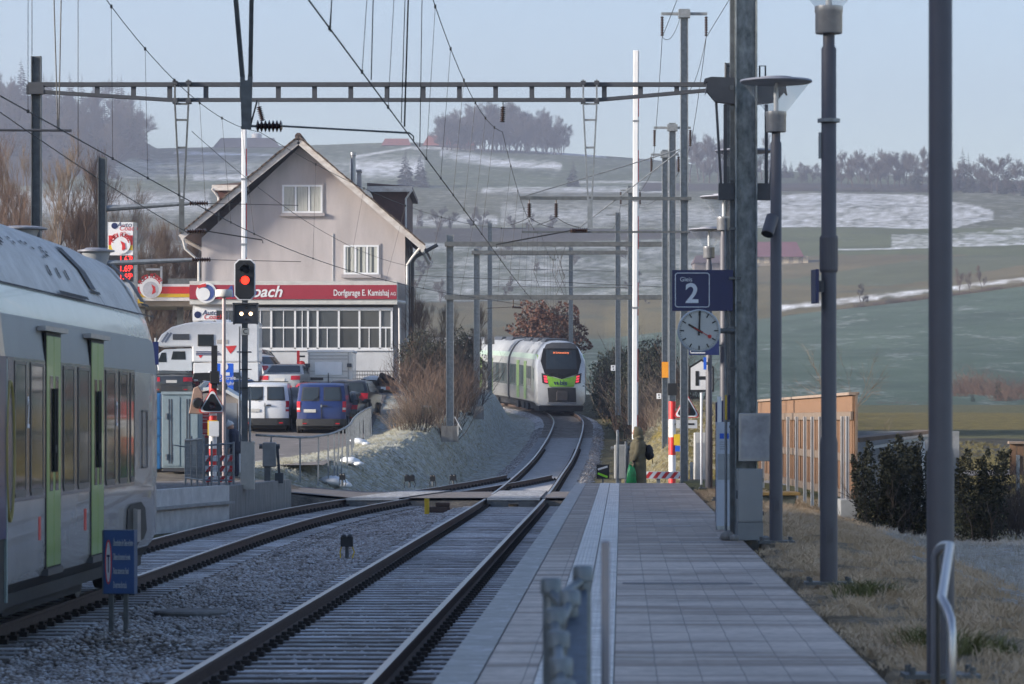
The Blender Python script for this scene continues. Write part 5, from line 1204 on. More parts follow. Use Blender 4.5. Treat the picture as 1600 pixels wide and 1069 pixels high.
def far_train():
    m_silver = M('shaded silver train side', (.24,.24,.245), .3, .3, .12, 1, coat=.3); m_cove = M('shaded pale green cove', (.34,.44,.36), .35, .1); m_roof = M('shaded grey train roof', (.30,.32,.34), .6, .1, .15, 1)  # darker copies of the near train paints, tree shade put into the colour
    t = thing('regional_train', 'far regional train leaving round the bend, lime green front with lit red tail lamps', 'train')
    arc = [0]; 
    for a,b in zip(MAIN,MAIN[1:]): arc.append(arc[-1]+(b-a).length)
    s0 = interp(195,MY,arc)
    def pos(s): 
        q = s0+s; return Vector((interp(q,arc,MX),interp(q,arc,MY),interp(q,arc,MZ)))
    def frame(s):
        p = pos(s); d = (pos(s+.8)-pos(s-.8)).normalized(); d.z = 0; d.normalize(); return p, Vector((d.y,-d.x,0)), d
    P0, NX, DY = frame(1.5)
    P0 = pos(0)
    def pt(x,z,s):
        if s < 3: p = P0 + DY*s + Vector((0,0,(pos(3).z-P0.z)*max(0,s)/3)); return p + NX*x + Vector((0,0,z))
        p,n,d = frame(s); return p+n*x+Vector((0,0,z))
    def yf(x,z): return max(0,z-2.15)*.42 + .22*(abs(x)/1.3)**2.2 + max(0,.6-z)*.3
    rings = [[pt(x*.93*f,2.1+(.45+(z-.38)*.955-2.1)*f,yf(x*.93*f,2.1+(z-2.1)*f)) for x,z in PROF] for f in (.03,.3,.55,.8)]+[[pt(x*.93,.45+(z-.38)*.955,yf(x*.93,z)) for x,z in PROF],[pt(x*.985,.4+(z-.38)*.99,yf(x,z)+.22) for x,z in PROF],[pt(x,z,2.4) for x,z in PROF],[pt(x,z,3.2) for x,z in PROF]]
    for s in np.arange(5,17.3,1.5): rings.append([pt(x,z,s) for x,z in PROF])
    n = len(PROF)
    mb = MB(); mb.loft(rings)
    white = M('silver white train nose', (.52,.53,.54), .3,.3,.06,2,coat=.4)
    for i in range((len(rings)-1)*n):
        j = i % n; j = j if j < 12 else n-1-j; mb.m[i] = BANDS.get(j,3) if i//n >= 6 else 5
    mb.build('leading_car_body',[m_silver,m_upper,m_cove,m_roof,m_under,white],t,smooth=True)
    mb = MB(); rings = [[pt(x,z,s) for x,z in PROF] for s in np.arange(17.9,45,1.5)]; mb.loft(rings)
    for i in range((len(rings)-1)*n):
        j = i % n; j = j if j < 12 else n-1-j; mb.m[i] = BANDS.get(j,3)
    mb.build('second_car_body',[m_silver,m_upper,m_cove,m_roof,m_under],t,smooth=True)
    mb = MB(); mb.loft([[pt(x*.93,.4+(z-.38)*.97,s) for x,z in PROF] for s in (17.2,17.95)]); mb.build('gangway_bellows',m_black,t)
    def front(nm, poly, m, off=.035, sub=True):
        off += .05
        # a panel laid on the curved nose, triangulated as a fan round its centre
        cx = sum(p[0] for p in poly)/len(poly); cz = sum(p[1] for p in poly)/len(poly); mb = MB(); q = []
        for i in range(len(poly)):
            a,b = poly[i],poly[(i+1)%len(poly)]
            for k in range(4): q.append((lerp(a[0],b[0],k/4),lerp(a[1],b[1],k/4)))
        rings = []
        for f in (1,.75,.5,.25): rings.append([pt(lerp(cx,x,f),lerp(cz,z,f),yf(lerp(cx,x,f),lerp(cz,z,f))-off) for x,z in q])
        mb.loft(rings,cap=False); mb.f.append(tuple(range(len(mb.v)-len(q),len(mb.v)))); mb.m.append(0)
        back = [pt(x,z,yf(x,z)+.03) for x,z in q]; o = len(mb.v); mb.v += [tuple(p) for p in back]
        for j in range(len(q)): mb.f.append((j,(j+1)%len(q),o+(j+1)%len(q),o+j)); mb.m.append(0)
        return mb.build(nm,m,t)
    front('roof_cap',[(-.95,3.56),(.95,3.56),(.80,3.82),(.5,3.92),(-.5,3.92),(-.82,3.82)],M('dark grey nose cap', (.045,.047,.052), .5))
    front('windscreen_surround',[(-.98,3.60),(.96,3.60),(1.12,2.9),(.92,2.2),(0,1.90),(-.94,2.2),(-1.14,2.9)],M('matt black nose', (.008,.009,.011), .7,spec=.1),.04)
    front('windscreen',[(-.84,3.50),(.82,3.50),(.86,2.46),(-.86,2.46)],M('windscreen glass', (.018,.028,.04), .4,0,.05,spec=.12),.055)
    front('destination_display',[(-.62,3.46),(.58,3.47),(.58,3.26),(-.62,3.25)],m_blackp,.065)
    rot = (R(90)-math.atan(.42),0,math.atan2(NX.y,NX.x))
    text('S6 Schwarzenburg','display_text',M('amber display', (.9,.22,.08), .5, emit=.4),t,pt(-.02,3.36,yf(0,3.36)-.15),.15,rot=rot,align='CENTER',sx=.78)
    front('green_band',[(-.84,2.10),(0,1.88),(.84,2.10),(.68,1.48),(-.68,1.48)],M('bright lime nose', (.20,.44,.04), .4,0,.05,coat=.3),.05)
    rot0 = (R(90),0,math.atan2(NX.y,NX.x))
    tb = text('bls','lettering',m_blue,t,pt(.1,1.68,-.14),.36,rot=rot0,align='CENTER'); tb.data.offset = .008
    mb = MB(); [mb.add([pt(x0,1.76,-.14),pt(x0+.1,1.76,-.14),pt(x0+.14,1.6,-.14),pt(x0+.07,1.58,-.14)],[(0,1,2,3)]) for x0 in (-.45,-.32)]; mb.build('emblem',m_blue,t,recalc=False)
    front('coupler_opening',[(-.78,1.42),(.78,1.42),(.82,.62),(-.72,.62)],m_black,.045)
    mb = MB(); c = pt(0,.95,-.2); mb.cbox(tuple(c),(.62,.5,.5),rz=rot0[2]); mb.cbox(tuple(pt(0,1.2,-.1)),(.5,.3,.12),rz=rot0[2]); mb.build('coupler',M('coupler steel', (.05,.045,.045), .6,.4,.3,6),t,bevel=.04)
    front('lower_lip',[(-.8,.62),(.84,.62),(.8,.52),(-.76,.52)],m_alu,.06)
    for s in (-1,1):
        front('tail_lamp_housing',[(s*.82,2.16),(s*1.12,2.24),(s*1.06,1.68),(s*.74,1.64)],m_blackp,.045)
        lm = M('lit tail lamp', (.75,.04,.07), .4, emit=.4)
        for k in range(3): front('tail_lamp',[(s*(.83-.02*k),2.08-.14*k),(s*(1.0-.01*k),2.11-.14*k),(s*(.98-.02*k),2.01-.14*k),(s*(.81-.02*k),1.98-.14*k)],lm,.06)
        mb = MB(); mb.tube([pt(s*1.30,3.25,2.3),pt(s*1.28,3.2,1.0),pt(s*1.27,2.9,.72),pt(s*1.24,2.35,.5)],.045,6); mb.build('lime_stripe',m_lime if s<0 else m_lime,t)
    # left side: doors, windows, cab window
    def side(nm,s0,s1,z0,z1,m,off=.01):
        k = max(2,int((s1-s0)/1.2)+1); ss = np.linspace(s0,s1,k); mb = MB()
        mb.loft([[pt(-1.41-off,z0,s),pt(-1.41-off,z1,s),pt(-1.39,z1,s),pt(-1.39,z0,s)] for s in ss]); return mb.build(nm,m,t)
    side('window_band',5.0,17.0,1.3,2.54,m_band); side('window_band',18.2,44,1.3,2.54,m_band)
    for s in (8.2,12.2,24,28): side('door',s,s+.62,.6,2.8,m_lime,.02); side('door',s+.68,s+1.3,.6,2.8,m_lime,.02)
    for s in (5.4,6.6,10.2,14.4,15.7,19.4,21.6): side('window',s,s+1.0,1.42,2.48,m_win,.02)
    mb = MB(); mb.add([pt(-1.43,2.5,3.0),pt(-1.43,1.95,2.9),pt(-1.41,1.75,2.3),pt(-1.36,2.0,1.6),pt(-1.37,2.35,2.0)],[(0,1,2,3,4)]); mb.build('cab_window',m_win,t,recalc=False)
    mb = MB()
    for s in (7.6,9.8,13,22): mb.loft([[pt(-1.38,z,q) for z in (.02,)]+[pt(-1.0,.02,q),pt(-1.0,.4,q),pt(-1.38,.4,q)] for q in (s,s+1.4)])
    mb.loft([[pt(-1.2,.1,s),pt(1.2,.1,s),pt(1.25,.42,s),pt(-1.25,.42,s)] for s in np.arange(.5,44,2)]); mb.build('underframe',m_under,t)
    for s in (1.8,4.3,17.6):
        for x in (-.7525,.7525):
            p,nv,d = frame(s) if s>3 else (pt(0,0,s),NX,DY); w = MB().lathe((0,0,0),[(.4,-.06),(.4,.06)],18,axis='X').build('wheel',m_under,t); w.location = pt(x,.4,s); w.rotation_euler = (0,0,math.atan2(nv.y,nv.x))
    for s,a in ((4.2,.7),(9,.9),(13,.8),(21,.9),(25,.8)): MB().loft([[pt(-.75,3.85,q),pt(.75,3.85,q),pt(.6,4.1,q),pt(-.6,4.1,q)] for q in (s,s+2.6)]).build('roof_equipment',m_dark,t)
    for s in (3.4,6.2,9.4): 
        mb = MB(); mb.add([pt(-1.27,3.28,s),pt(-1.27,3.28,s+.35),pt(-.8,3.86,s+.35),pt(-.8,3.86,s)],[(0,1,2,3)]); mb.build('roof_slot',m_dark,t,recalc=False)
far_train()
# ================================================================ HOUSE, FILLING STATION, CARS
m_render = M('pinkish grey render', (.42,.39,.388), .9, 0, .15, .5, .15, bscale=30, stretch=(2,2,.5))
m_barge = M('peeling white bargeboard', (.66,.65,.63), .8, 0, .3, 3, .2, stretch=(1,1,2), col2=(.42,.38,.35))
m_tile = M('dark roof tiles', (.075,.05,.042), .85, 0, .4, 6, .4, .45)
m_cladding = M('brown cladding', (.075,.03,.026), .7, 0, .2, 5)
m_wind = M('old window glass', (.06,.07,.08), .12, 0, .25, .6, spec=.7)
m_curt = M('pale curtain', (.45,.46,.42), .9, 0, .25, 3, stretch=(9,1,.4))
def hx(u): return (u-800)/F*165.0
def hz(v): return 2+(656-v)/F*165.0
def house():
    Y = 165.0
    t = thing('house', 'pinkish gabled house with garage front, red sign band and brown dormers', 'house', (0,Y,0))
    xl, xr, ax, az = hx(315), hx(633), hx(468), hz(226); zl, zr = hz(372), hz(355); D = 13
    mb = MB(); mb.prism([(xl,3),(xr,3),(xr,zr),(ax,az-.12),(xl,zl)],0,D); mb.build('wall',m_render,t)
    # roof slopes (thick slabs) with bargeboards
    el = (hx(284),hz(366)); er = (hx(664),hz(384)); ap = (ax,hz(216)); th = .17
    roof = MB()
    for e in (el,er):
        d = Vector((e[0]-ap[0],0,e[1]-ap[1])).normalized(); nrm = Vector((-d.z,0,d.x)) if e is el else Vector((d.z,0,-d.x))
        if nrm.z < 0: nrm = -nrm
        a = Vector((ap[0],0,ap[1])); b = Vector((e[0],0,e[1])); lo = -nrm*th
        roof.prism([(a.x,a.z),(b.x,b.z),(b.x+lo.x,b.z+lo.z),(a.x,a.z-th*1.3)],-.75,D+.5)
    rf = roof.build('roof',m_tile,t)
    mb = MB(); mb.tube([(ap[0],-.85,ap[1]+.02),(ap[0],D+.5,ap[1]+.02)],.17,10); mb.build('ridge_tiles',m_tile,rf)
    for e in (el,er):
        mb = MB(); a = Vector((ap[0],-.78,ap[1]-.2)); b = Vector((e[0],-.78,e[1]-.2)); mb.bar(a,b,.05,.26,up=(0,0,1)); o = mb.build('bargeboard',m_barge,rf)
        mb = MB(); n = 26; rr = random.Random(5)
        for k in range(n):   # worn edge tiles sticking out over the board
            p = a.lerp(b,(k+.5)/n)+Vector((0,-.03,.22+rr.uniform(-.02,.02))); mb.cbox(tuple(p),(.36,.16,.07),ry=math.atan2(a.z-b.z,b.x-a.x)+rr.uniform(-.08,.08))
        mb.build('edge_tiles',M('snowy edge tile', (.10,.075,.06), .85,0,.4,5,.2,.8),rf)
    # gutters and pipes
    mb = MB(); mb.tube([(el[0]+.1,-.7,el[1]-.25),(el[0]+.1,D,el[1]-.25)],.09,8); mb.tube([(el[0]+.12,-.5,el[1]-.3),(el[0]+.2,-.4,el[1]-.7),(xl-.12,-.15,el[1]-1.25),(xl-.12,-.1,5)],.06,8); mb.build('downpipe',M('white pipe', (.55,.55,.54), .5),t,smooth=True)
    mb = MB(); mb.tube([(er[0]-.1,-.7,er[1]-.25),(er[0]-.1,D,er[1]-.25)],.09,8); mb.tube([(er[0]-.2,-.5,er[1]-.1),(xr+.35,-.3,er[1]-.55),(xr+.1,-.12,er[1]-.9),(xr+.1,-.12,4)],.06,8); mb.build('downpipe',bpy.data.materials['white pipe'],t,smooth=True)
    mb = MB(); mb.tube([(hx(683),1,hz(381)),(hx(648),1,hz(400)),(hx(644),1,hz(408)),(hx(643),1,hz(600))],[.09,.09,.08,.08],8); mb.box(hx(638),hx(640.5),.6,1.6,3,hz(385)); mb.build('dark_downpipe',m_dark,t)
    # windows
    def window(u0,u1,v0,v1,frames,nm='window'):
        x0,x1,z0,z1 = hx(u0),hx(u1),hz(v1),hz(v0)
        f = MB(); fw = .09
        f.box(x0,x1,-.05,.0,z1-fw,z1); f.box(x0,x1,-.05,.0,z0,z0+fw)
        xs = np.linspace(x0,x1,frames+1)
        for i,x in enumerate(xs): w = fw if i in (0,frames) else .1; a = x if i==0 else x-w if i==frames else x-w/2; f.box(a,a+w,-.052,-.002,z0+fw,z1-fw)
        w = f.build(nm,m_white,t)
        MB().box(x0+.05,x1-.05,-.025,-.02,z0+.05,z1-.05).build('pane',m_wind,w)
        c = MB()
        for i in range(frames):
            a,b = xs[i]+.08,xs[i+1]-.08
            if frames == 3 and u0 < 500: c.box(a,b,-.031,-.027,z0+.1,z1-.1)
            else: c.box(a,a+(b-a)*.32,-.031,-.027,z0+.1,z1-.1); c.box(b-(b-a)*.36,b,-.031,-.027,z0+.1,z1-.1)
        c.build('curtain',m_curt,w)
        MB().box(x0-.1,x1+.1,-.14,.0,z0-.16,z0-.0).build('sill',M('stone sill', (.33,.31,.32), .8) if 'stone sill' not in bpy.data.materials else bpy.data.materials['stone sill'],w)
        mb = MB(); mb.box(x0-.08,x0-.002,-.03,0,z0,z1+.08); mb.box(x1+.002,x1+.08,-.03,0,z0,z1+.08); mb.box(x0-.0,x1,-.03,0,z1+.002,z1+.08); mb.build('surround',m_render,w)
    window(441,504,289,333,3); window(537,592,383,429,3)
    # dormers
    for xa,xb,za,zb,s in ((hx(328),hx(385),hz(286),hz(300),-1),(hx(572),hx(643),hz(288),hz(305),1)):
        mb = MB(); mb.box(min(xa,xb)+.25,max(xa,xb)-.25,1.6,D-2,hz(352) if s>0 else hz(330),za-.05); d = mb.build('dormer',m_cladding,t)
        mb = MB(); mb.prism([(xa,za-.06-(.16 if s<0 else 0)),(xb,za-.06-(.16 if s>0 else 0)),(xb,za+.14-(.16 if s>0 else 0)),(xa,za+.14-(.16 if s<0 else 0))],1.1,D-1.5); mb.build('dormer_roof',M('dormer roof', (.10,.075,.075), .7,0,.2,4,0,.3) if 'dormer roof' not in bpy.data.materials else bpy.data.materials['dormer roof'],d)
        MB().box(xa,xb,1.06,1.1,za-.28,za-.02).build('fascia',m_barge,d)
        xx = xb if s>0 else xa; MB().tube([(xx,1.05,za-.2),(xx-s*.3,1.2,za-.6),(xx-s*.3,1.3,hz(360))],.05,8).build('dormer_pipe',bpy.data.materials['white pipe'],d)
    mb = MB(); mb.lathe((hx(544.5),5,0),[(.12,hz(290)),(.12,hz(232)),(.15,hz(231)),(.15,hz(226))],14); mb.build('chimney_flue',m_alu,t,smooth=True)
    mb = MB(); mb.box(hx(549),hx(555),6,7,hz(300),hz(254)); mb.box(hx(547.5),hx(556),5.9,7.1,hz(254),hz(251)); mb.build('chimney',m_render,t)
    # garage front: flat roofed, 1.2 m before the gable
    g0,g1 = hx(300),hx(622); yf = -1.25
    mb = MB(); mb.box(g0,g1,yf,-.003,hz(477),hz(441)); mb.build('fascia_board',M('weathered white fascia', (.50,.51,.49), .7,0,.16,2.5,0,.2,stretch=(1,1,3)),t)
    red = MB().box(g0,g1-.02,yf-.06,yf-.003,hz(469),hz(447)).build('sign_band',M('crimson sign', (.30,.022,.04), .45,0,.06),t)
    wl = m_white
    text('Auto','sign_lettering',M('sign blue script', (.05,.08,.30), .5),t,(hx(352),yf-.07,hz(458)),.74,shear=.3).data.offset=.012
    text('coach','sign_lettering',wl,t,(hx(385),yf-.07,hz(458)),.74,shear=.3).data.offset=.014
    text('Dorfgarage E. Kamishaj','sign_lettering',wl,t,(hx(523),yf-.07,hz(459.5)),.40,sx=.69).data.offset=.004
    text('AG','sign_lettering',wl,t,(hx(611.5),yf-.07,hz(461)),.22,sx=.85)
    # plain emblem disc where the company picture stands
    mb = MB(); mb.lathe((hx(326),yf-.07,hz(459)),[(.48,0),(.48,-.02)],24,axis='Y'); e = mb.build('emblem_disc',m_white,t); mb = MB(); mb.lathe((hx(326),yf-.095,hz(459)),[(.38,0),(.38,-.01)],24,axis='Y'); mb.build('emblem_field',M('emblem blue', (.05,.09,.28), .5),e); mb = MB(); mb.lathe((hx(322),yf-.12,hz(461)),[(.30,.01),(.30,0)],20,axis='Y'); mb.build('emblem_spot',m_white,e); mb = MB(); mb.bar((hx(313),yf-.13,hz(450)),(hx(326),yf-.13,hz(447)),.14,.01,up=(0,1,0)); mb.build('emblem_bar',m_red,e)
    zb, zt = hz(546), hz(485)
    mb = MB(); mb.box(g0+.4,g1-.2,yf+.35,-.004,2.5,zb); mb.build('garage_wall',M('whitewashed wall', (.52,.54,.56), .8,0,.1,.9,.1),t)
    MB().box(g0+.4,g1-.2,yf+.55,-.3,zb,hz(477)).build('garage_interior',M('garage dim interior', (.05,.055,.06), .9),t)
    fr = MB(); gl = MB(); frame_xs = [375,394,424,428,461,465,496,500,530,534,560,564,598,602,611,617]
    divs = [376,396,426,463,483,498,531,563,595,613]
    for u in divs: fr.box(hx(u)-.045,hx(u)+.045,yf+.28,yf+.38,zb,zt)
    fr.box(hx(308),g1-.2,yf+.28,yf+.38,zb-.08,zb+.06); fr.box(hx(308),g1-.2,yf+.28,yf+.38,zt-.04,zt+.1); fr.box(hx(376),hx(613),yf+.29,yf+.37,hz(513)-.03,hz(513)+.04)
    for u in (409,445,474,513,578,604): fr.box(hx(u)-.02,hx(u)+.02,yf+.30,yf+.36,zb+.06,hz(513) if u>500 else zt-.04)
    w = fr.build('garage_window',m_white,t)
    rr = random.Random(8); shades = [m_wind,M('dusty window glass', (.12,.13,.14), .2,0,.2,.8),M('dark window glass', (.055,.06,.065), .1,0,.2,.5,spec=.7)]
    for a,b in zip(divs,divs[1:]):
        for v0,v1 in ((486,513),(513,545)): MB().box(hx(a),hx(b),yf+.325,yf+.335,hz(v1),hz(v0)).build('pane',shades[2 if 525<a<565 else rr.choice([0,1,0])],w)
    MB().box(hx(304),hx(341),yf+.2,yf+.26,hz(502),hz(485)).build('small_sign',m_white,t); text('Auto','sign_lettering',m_blue,t,(hx(319),yf+.19,hz(490)),.34,shear=.2); text('Coach','sign_lettering',m_red,t,(hx(321),yf+.19,hz(496.5)),.34,shear=.2)
    mb = MB(); mb.lathe((hx(312),yf+.195,hz(493)),[(.16,0),(.16,-.01)],18,axis='Y'); mb.build('emblem_disc',m_blue,t)
    mb = MB(); mb.box(hx(341),hx(358),yf+.3,yf+.34,hz(504),hz(485)); mb.box(hx(360),hx(375),yf+.3,yf+.34,hz(504),hz(485)); mb.build('side_window',m_wind,t); MB().box(hx(304),hx(376),yf+.33,yf+.5,hz(546),hz(477)).build('garage_corner_wall',bpy.data.materials['whitewashed wall'],t)
    # corner pipe fittings and a cable
    mb = MB(); mb.tube([(hx(620),yf+.1,hz(472)),(hx(634),yf+.3,hz(474))],.08,8); mb.tube([(hx(625),yf+.2,hz(482)),(hx(626),yf+.3,hz(600))],.05,8); mb.build('pipe',bpy.data.materials['white pipe'],t)
    mb = MB(); mb.box(hx(520)-.02,hx(520)+.02,-.03,0,hz(440),hz(365)); mb.build('wall_pipe',bpy.data.materials['white pipe'],t)
house()
def fuel_station():
    Y = 172.0; x = lambda u: (u-800)/F*Y; z = lambda v: P(0,v,Y).z
    t = thing('fuel_canopy', 'white fuel station canopy edge with red and yellow stripes and a round sign', 'canopy', (0,Y,0))
    MB().box(x(190),x(301),0,7,z(470),z(444)).build('canopy_slab',m_white,t)
    MB().box(x(201),x(300),-.04,-.002,z(459),z(448)).build('red_stripe',m_red,t); MB().box(x(201),x(300),-.04,-.002,z(464.5),z(459.3)).build('yellow_stripe',m_yellow,t)
    MB().box(x(205),x(298),.5,6.5,z(478),z(470.2)).build('soffit',M('soffit', (.30,.28,.25), .8),t)
    mb = MB(); [mb.box(x(u)-.15,x(u)+.15,2,2.3,3,z(470)) for u in (215,275)]; mb.build('columns',m_galvd,t)
    c = (x(236),-.08,z(449)); r = 17.5*Y/F
    mb = MB(); mb.lathe(c,[(r,0),(r,-.06)],28,axis='Y'); d = mb.build('round_sign',m_white,t)
    ring_text('RUEDI RÜSSEL',c[0],c[1]-.065,c[2],r*.99,.29,m_red,t,152,28)
    MB().lathe((c[0],c[1]-.062,c[2]-.12),[(r*.72,0),(r*.72,-.01)],24,axis='Y').build('sign_field',M('sign pale grey', (.45,.47,.52), .6),d)
    mb = MB(); a = [(c[0]+r*.1,c[2]-.35),(c[0]+r*.45,c[2]-.25),(c[0]+r*.4,c[2]+.02),(c[0]+r*.05,c[2]+.15),(c[0]+r*.2,c[2]-.1)]; mb.prism(a,c[1]-.085,c[1]-.075); mb.build('sign_mark',m_red,d)
    mb = MB(); mb.box(x(247),x(300),5,5.05,z(444),z(430)); mb.bar((x(246),5,z(430)),(x(302),5,z(430)),.06,.06); mb.build('roof_railing',m_galvd,t); 
    mb = MB(); mb.box(x(218),x(241),3.2,3.4,z(418),z(415)); mb.box(x(240),x(243),3.2,3.4,z(444),z(412)); mb.build('lamp_mast',m_alu,t)
    mb = MB(); mb.box(x(214),x(224),-.05,.1,z(474),z(467)); mb.build('yellow_tag',m_yellow,t)
    Y = 158.0; x = lambda u: (u-800)/F*Y; z = lambda v: P(0,v,Y).z
    t = thing('price_sign', 'tall fuel price pylon with red digits and a round emblem panel', 'price sign', (0,Y,0))
    MB().box(x(168),x(209),.02,.3,2.5,z(347)).build('panel_frame',M('pylon frame', (.36,.40,.45), .5,.3),t); MB().box(x(209.2),x(214),-.05,.3,2.5,z(348)).build('side_post',m_galv,t)
    MB().box(x(169.5),x(208),-.03,.018,z(399),z(347.5)).build('white_panel',m_white,t)
    MB().box(x(170),x(207.5),-.05,-.032,z(383),z(368)).build('red_stripe',m_red,t); MB().box(x(170),x(207.5),-.05,-.032,z(391),z(383.3)).build('yellow_stripe',m_yellow,t)
    c = (x(189),-.055,z(382)); r = 15*Y/F; MB().lathe(c,[(r,0),(r,-.02)],24,axis='Y').build('round_sign',m_white,t)
    ring_text('RUEDI RÜSSEL',c[0],c[1]-.025,c[2],r*1.0,.27,m_red,t,158,22)
    mb = MB(); mb.prism([(c[0]+.05,c[2]-.28),(c[0]+.22,c[2]-.2),(c[0]+.18,c[2]+.05),(c[0]-.02,c[2]+.16),(c[0]+.06,c[2]-.05)],c[1]-.04,c[1]-.03); mb.build('sign_mark',m_red,t)
    text('Auto','sign_lettering',m_blue,t,(x(183),-.035,z(351.5)),.32,shear=.2); text('Coach','sign_lettering',m_red,t,(x(186),-.035,z(357)),.32,shear=.2); MB().lathe((x(179),-.035,z(353)),[(.14,0),(.14,-.01)],16,axis='Y').build('emblem_disc',m_blue,t)
    MB().box(x(169.5),x(208),-.03,.018,z(440),z(399.5)).build('digit_panel',m_blackp,t)
    lm = M('red display digits', (1,.03,.025), .5, emit=1.1)
    for v,s in ((405.5,'1.67'),(420,'1.69'),(432.5,'1.69')): 
        o = text(s,'price_digits',lm,t,(x(186),-.035,z(v)),.40,sx=.80); o.data.offset=0; text('0','price_digits',lm,t,(x(203.5),-.035,z(v-2)),.22)
def ring_text(s,cx,y,cz,r,size,m,par,a0,a1):
    n = len(s)
    for i,ch in enumerate(s):
        if ch == ' ': continue
        a = lerp(a0,a1,i/(n-1)); o = text(ch,'sign_lettering',m,par,(cx+r*math.cos(R(a)),y,cz+r*math.sin(R(a))),size,rot=(R(90),0,0),align='CENTER'); o.rotation_euler = (R(90),R(90-a),0); o.data.offset=.008
fuel_station()

# ---------------------------------------------------------------- vehicles
m_tyre = M('tyre rubber', (.015,.015,.016), .85); m_rim = M('wheel rim', (.35,.36,.37), .35,.7,.1); m_cglass = M('car glass', (.022,.03,.034), .07,0,.15,.8,spec=.8)
m_taillight = M('red tail lamp plastic', (.42,.012,.02), .2); m_trim = M('black plastic trim', (.02,.021,.022), .6); m_plate = M('blank plate', (.45,.45,.43), .5)
PAINTS = {}
def paint(n,c,metal=0,rough=.3,frost=0):
    if n not in PAINTS: PAINTS[n] = M(n+' car paint',c,rough,metal,.06,3,coat=.5,frost=frost)
    return PAINTS[n]
SHAPES = {  # side outline (y from rear, z): bottom rear -> up the tail -> roof -> bonnet -> nose
 'van':   [(0,.32),(-.03,.9),(.02,1.15),(.16,1.84),(.40,1.93),(3.0,1.95),(3.5,1.82),(4.15,1.20),(4.85,1.0),(5.0,.7),(4.98,.3)],
 'saloon':[(0,.32),(-.05,.62),(.02,.95),(.75,1.0),(1.45,1.38),(2.0,1.44),(2.6,1.40),(3.35,.98),(4.3,.82),(4.6,.6),(4.58,.28)],
 'hatch': [(0,.32),(-.05,.62),(.06,.98),(.50,1.42),(.9,1.50),(2.2,1.50),(3.0,1.0),(3.8,.86),(4.1,.62),(4.08,.28)],
 'suv':   [(0,.36),(-.05,.72),(.06,1.08),(.45,1.58),(.85,1.66),(2.6,1.64),(3.35,1.12),(4.2,.98),(4.55,.7),(4.52,.34)]}
